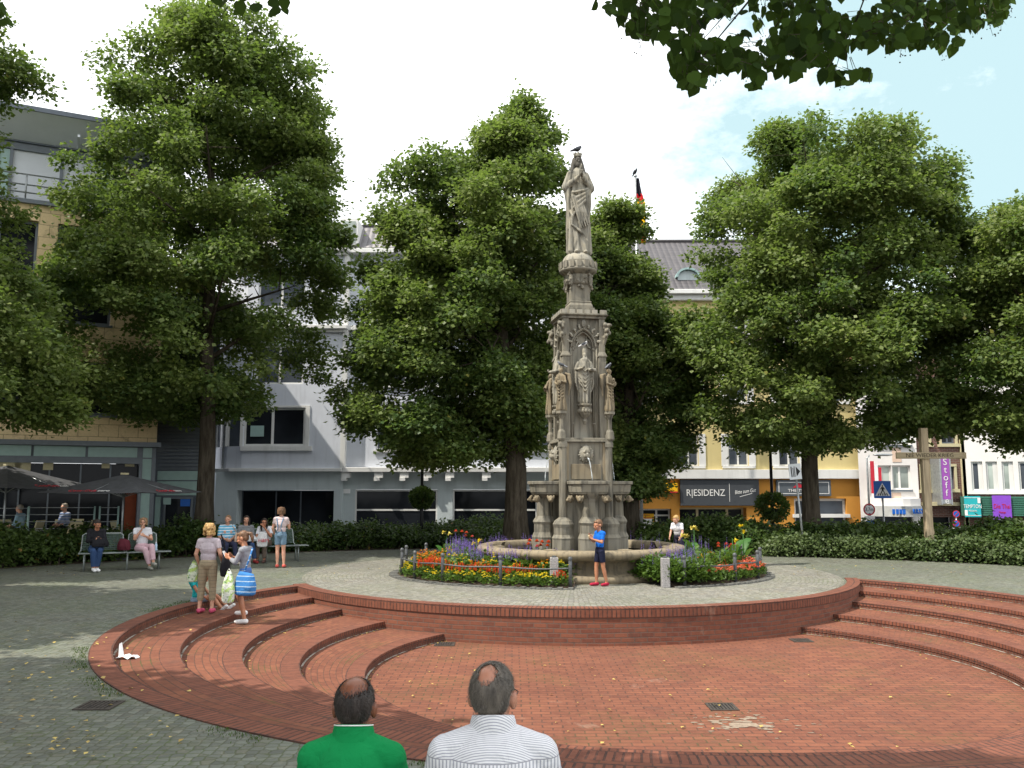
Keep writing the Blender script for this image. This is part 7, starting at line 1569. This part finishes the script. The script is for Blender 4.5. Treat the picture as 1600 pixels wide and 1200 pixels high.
# wooden cross
D = 25.4; a = P(1453,862,D); tp = P(1449,669,D); hb = P(1450,712,D).z; t = thing('wooden_cross', 'weathered oak cross with carved words NIE WIEDER KRIEG among the shrubs', 'cross', (a.x,D,0)); m = MB(); m.box(-.105,.105,-.09,.09,0,tp.z); m.build('post', M['wood'], t, bevel=.012)
xl_, xr_ = P(1397,712,D).x-a.x, P(1506,712,D).x-a.x; hh = (P(1450,706,D).z-P(1450,716,D).z)/2
m = MB(); m.box(xl_,xr_,-.15,-.092,hb-hh,hb+hh); cb = m.build('crossbeam', M['wood_h'], t, bevel=.01); text('lettering', 'NIE WIEDER KRIEG', .165, M['bark'], cb, ((xl_+xr_)/2-.05,-.152,hb), sx=1.0, ext=.003)
m = MB(); m.tube([(.12,.1,1.0),(.55,.6,0)], .05, 6); m.build('brace', M['wood'], t)
# traffic signs
def pole(t, h, z0=0, r=.03, mat='galv'): m = MB(); m.tube([(0,0,z0),(0,0,h)], r, 10); return m.build('pole', M[mat], t)
def disc(t, name, r, y, z, mat, th=.004, n=32, r0=0, x=0):
    m = MB()
    if r0: 
        vs = [(x+q*cos(2*pi*k/n), yy, z+q*sin(2*pi*k/n)) for yy in (y-th, y) for q in (r0, r) for k in range(n)]; m.add(vs, [f for k in range(n) for f in ((k,(k+1)%n,n+(k+1)%n,n+k),(n+k,n+(k+1)%n,3*n+(k+1)%n,3*n+k))])
    else: m.plate([(x+r*cos(2*pi*k/n), z+r*sin(2*pi*k/n)) for k in range(n)], y-th, y)
    return m.build(name, mat, t)
D = 31.0; c = P(1378.5,765,D); w = (P(1392,765,D).x-P(1365,765,D).x)/2; t = thing('crossing_sign', 'square blue pedestrian crossing sign with white triangle', 'sign', (c.x,D,GZ)); z = c.z-GZ; pole(t, z-w, r=.03); boxp(t, 'bracket', M['galv'], (-.02,.02,0,.06,z-w-.1,z+w*.5))
boxp(t, 'plate', M['blue_sign'], (-w,w,-.02,-.001,z-w,z+w), bevel=.006); m = MB(); m.plate([(-w*.86,z-w*.72),(w*.86,z-w*.72),(0,z+w*.78)], -.026, -.021); m.build('triangle', M['white'], t)
m = MB(); m.plate([(w*.09*cos(k*pi/5), z+w*.42+w*.09*sin(k*pi/5)) for k in range(10)], -.032, -.027); m.plate([(-w*.12,z+w*.30),(-w*.12,z-w*.02),(-w*.08,z-w*.12),(w*.1,z-w*.12),(w*.12,z+.0),(w*.12,z+w*.30)][::1], -.032, -.027)
for pl_ in ([(-.10,-.10),(-.36,-.60),(-.24,-.62),(0.02,-.12)],[(.02,-.10),(.24,-.60),(.36,-.60),(.12,-.10)],[(-.12,.28),(-.30,.05),(-.26,0),(-.10,.16)],[(.12,.28),(.28,.04),(.24,0),(.10,.14)]): m.plate([(x*w,z+y*w) for x, y in pl_], -.032, -.027)
for k in range(5): x = -.62+.27*k; m.plate([(w*(x*.98),z-w*.68),(w*(x+.13),z-w*.68),(w*(x*.8+.11),z-w*.42),(w*(x*.8+.02),z-w*.42)], -.036, -.033)
m.build('pedestrian', M['black'], t)
def roundsign(label, px, py, rp, D, txt=None, noparking=0, plates=()):
    c = P(px,py,D); r = abs(P(px+rp,py,D).x-c.x); t = thing('traffic_sign', label, 'sign', (c.x,D,GZ)); z = c.z-GZ; pole(t, z+.1, r=.028)
    y = -.035; disc(t, 'plate', r, y, z, M['red_sign'])
    if noparking: disc(t, 'blue_field', r*.78, y-.006, z, M['blue_sign'])
    else: disc(t, 'white_field', r*.76, y-.006, z, M['white'])
    if noparking:
        m = MB()
        for a_ in ([pi/4] if noparking == 1 else [pi/4,-pi/4]): d = Vector((cos(a_+pi/2),sin(a_+pi/2)))*.09*r; e = Vector((cos(a_),sin(a_)))*.8*r; m.plate([(x,z+zz) for x, zz in (((-e-d).x,(-e-d).y),((e-d).x,(e-d).y),((e+d).x,(e+d).y),((-e+d).x,(-e+d).y))], y-.016-a_*.002, y-.012-a_*.002)
        m.build('slash', M['red_sign'], t)
    if txt: text('lettering', txt, r*.85, M['black'], t, (0,y-.014,z), sx=.85); m = MB(); m.plate([(-r*.2,z+r*.72),(r*.2,z+r*.72),(0,z+r*.55)][::-1], y-.016, y-.012); m.plate([(-r*.2,z-r*.72),(r*.2,z-r*.72),(0,z-r*.55)], y-.016, y-.012); m.build('marks', M['black'], t)
    for (dy, hw, hh, mt) in plates: boxp(t, 'supplement_plate', M[mt], (-hw,hw,y-.01,y,z-r-dy-hh,z-r-dy))
    return t
roundsign('round height limit sign 3,7 m with red border in the shrubs', 1357.5, 796, 9.3, 31.5, '3,7m', 0, ((.02,.19,.13,'white'),(.18,.14,.25,'blue_sign')))
roundsign('upper round no parking sign by the brick house', 1493.5, 803, 5.6, 39, None, 1); roundsign('lower round no parking sign by the brick house', 1493.7, 818, 5.6, 38.8, None, 1, ((.02,.2,.25,'white'),)); roundsign('round no stopping sign under the violet banner at the right edge', 1586, 823, 7.5, 33, None, 2)
D = 40; c = P(1358,790,D); zt_ = P(1358,716,D).z-GZ; t = thing('street_lamp', 'slim grey street lamp with short arm left of the white house', 'street lamp', (P(1358,790,D).x,D,GZ)); m = MB(); m.tube([(0,0,0),(0,0,zt_),(.12,0,zt_+.12)], [.07,.045,.035], 8); m.build('pole', M['galv'], t); m = MB(); m.ell((.75,0,zt_+.16),(.48,.13,.07)); m.build('lamp_head', M['galv'], t)
# red white flag hanging beside the white house
c = P(1361,745,42); t = thing('house_flag', 'red and white flag hanging at the corner of the white house', 'flag', c); m = MB(); m.tube([(-.05,0,-1),(-.05,0,1.1)], .02, 6); m.build('pole', M['galv'], t)
for x0_, x1_, mt in ((-.02,.16,'red_sign'),(.165,.34,'white'),(.345,.5,'red_sign')): m = MB(); m.box(x0_,x1_,-.03,.0,-.8,.9-.9*x1_); m.build('cloth', M[mt], t)
# flagpole with German flag
D = 40.0; b = P(1002,790,D); ztp = P(1001,277,D).z; t = thing('flagpole', 'tall grey flagpole rising above the tiled roof behind the fountain', 'flagpole', (b.x,D,GZ)); m = MB(); m.tube([(0,0,0),(0,0,ztp-GZ)], [.09,.05], 10); m.ell((0,0,ztp-GZ+.06),(.09,.09,.08)); m.build('pole', M['galv'], t)
fl_ = thing('flag', 'black red and gold flag hanging limp from the flagpole', 'flag', (b.x,D,ztp)); zs4 = [P(1001,y,D).z-ztp for y in (278,303,315,340,376)]
def flagm(name, c): return clothm(name, c)
for (za_, zc_, wa, wb, c_, nm) in ((zs4[0],zs4[1],.05,.14,(.012,.012,.02),'black_band'),(zs4[1],zs4[2],.14,.20,(.55,.01,.015),'red_band'),(zs4[2],zs4[4],.20,.26,(.75,.42,.01),'gold_band')):
    m = MB(); n = 10; pts = []
    for i in range(n+1):
        f = i/n; z = za_+(zc_-za_)*f; wd = wa+(wb-wa)*f
        for j in range(9): g = j/8; pts.append((.06+wd*2*g*(1 if nm != 'gold_band' else 1-.3*f), .06*sin(g*9+z*1.3), z-.12*sin(g*2)*f))
    m.smooth = True; m.add(pts, [(i*9+j, (i+1)*9+j, (i+1)*9+j+1, i*9+j+1) for i in range(n) for j in range(8)]); o = m.build(nm, flagm('flag_'+nm, c_), fl_); sf = o.modifiers.new('t','SOLIDIFY'); sf.thickness = .02
m = MB(); m.box(.1,.34,-.09,.02,zs4[4]+.0,zs4[4]+.35); m.build('red_fold', flagm('flag_red_fold', (.55,.01,.015)), fl_)
bird('small dark bird on the tip of the flagpole', (b.x,D,ztp+.14), .4, mb1, s=1.3)
# cable between the grey building and the linden
a_, b_ = P(476,586,39.6), P(700,617,28.5); t = thing('overhead_cable', 'thin dark cable spanning from the grey wall into the trees', 'cable', a_)
for dz_ in (0,-.25): m = MB(); m.tube([Vector((0,0,0)).lerp(b_-a_, f/12)+Vector((0,0,(-.9-abs(dz_)*2)*(f/12)*(1-f/12)+dz_*0)) for f in range(13)], .018, 5); m.build('wire', M['black'], t)
# litter: crumpled paper on the top step
p = G(200,1029,-.12); t = thing('paper_litter', 'crumpled white paper bag lying on the top brick step at the left', 'litter', (p.x,p.y,-.12)); m = MB(); R = random.Random(3); m.smooth = False
vs = [(i*.045-.12+R.uniform(-.02,.02), j*.05-.07+R.uniform(-.02,.02), max(.004, R.uniform(0,.05)+(.16 if (i == 0 and j > 1) else 0))) for i in range(6) for j in range(4)]
m.add(vs, [(i*4+j,(i+1)*4+j,(i+1)*4+j+1,i*4+j+1) for i in range(5) for j in range(3)]); m.build('paper', M['white'], t)
p = G(545,1056,-.12)

# spilt sand on the brick floor beyond the grate
M['sand'] = simple('sand', (.23,.18,.135), .95, var=.2, scale=20); R = random.Random(12); m = MB(); o_ = G(1160,1132,FLOOR)
for k in range(150):
    r_ = abs(R.gauss(0,.38)); a = R.uniform(0,2*pi); x, y = r_*cos(a)*1.15-.02+r_*.2, r_*sin(a)*.8-abs(r_)*.15*cos(a); s_ = R.uniform(.008,.05)*(1.5-min(1,r_*1.6)); n = 9
    z = .0035+k*.00001; m.add([(x+s_*(1.6 if k%3 else 1)*cos(2*pi*j/n)*R.uniform(.6,1.2), y+s_*.7*sin(2*pi*j/n)*R.uniform(.6,1.2), z) for j in range(n)], [tuple(range(n))])
o = m.build('spilt_sand', M['sand']); o.location = o_; tag(o, 'pale patch of spilt sand on the brick floor', kind='stuff')
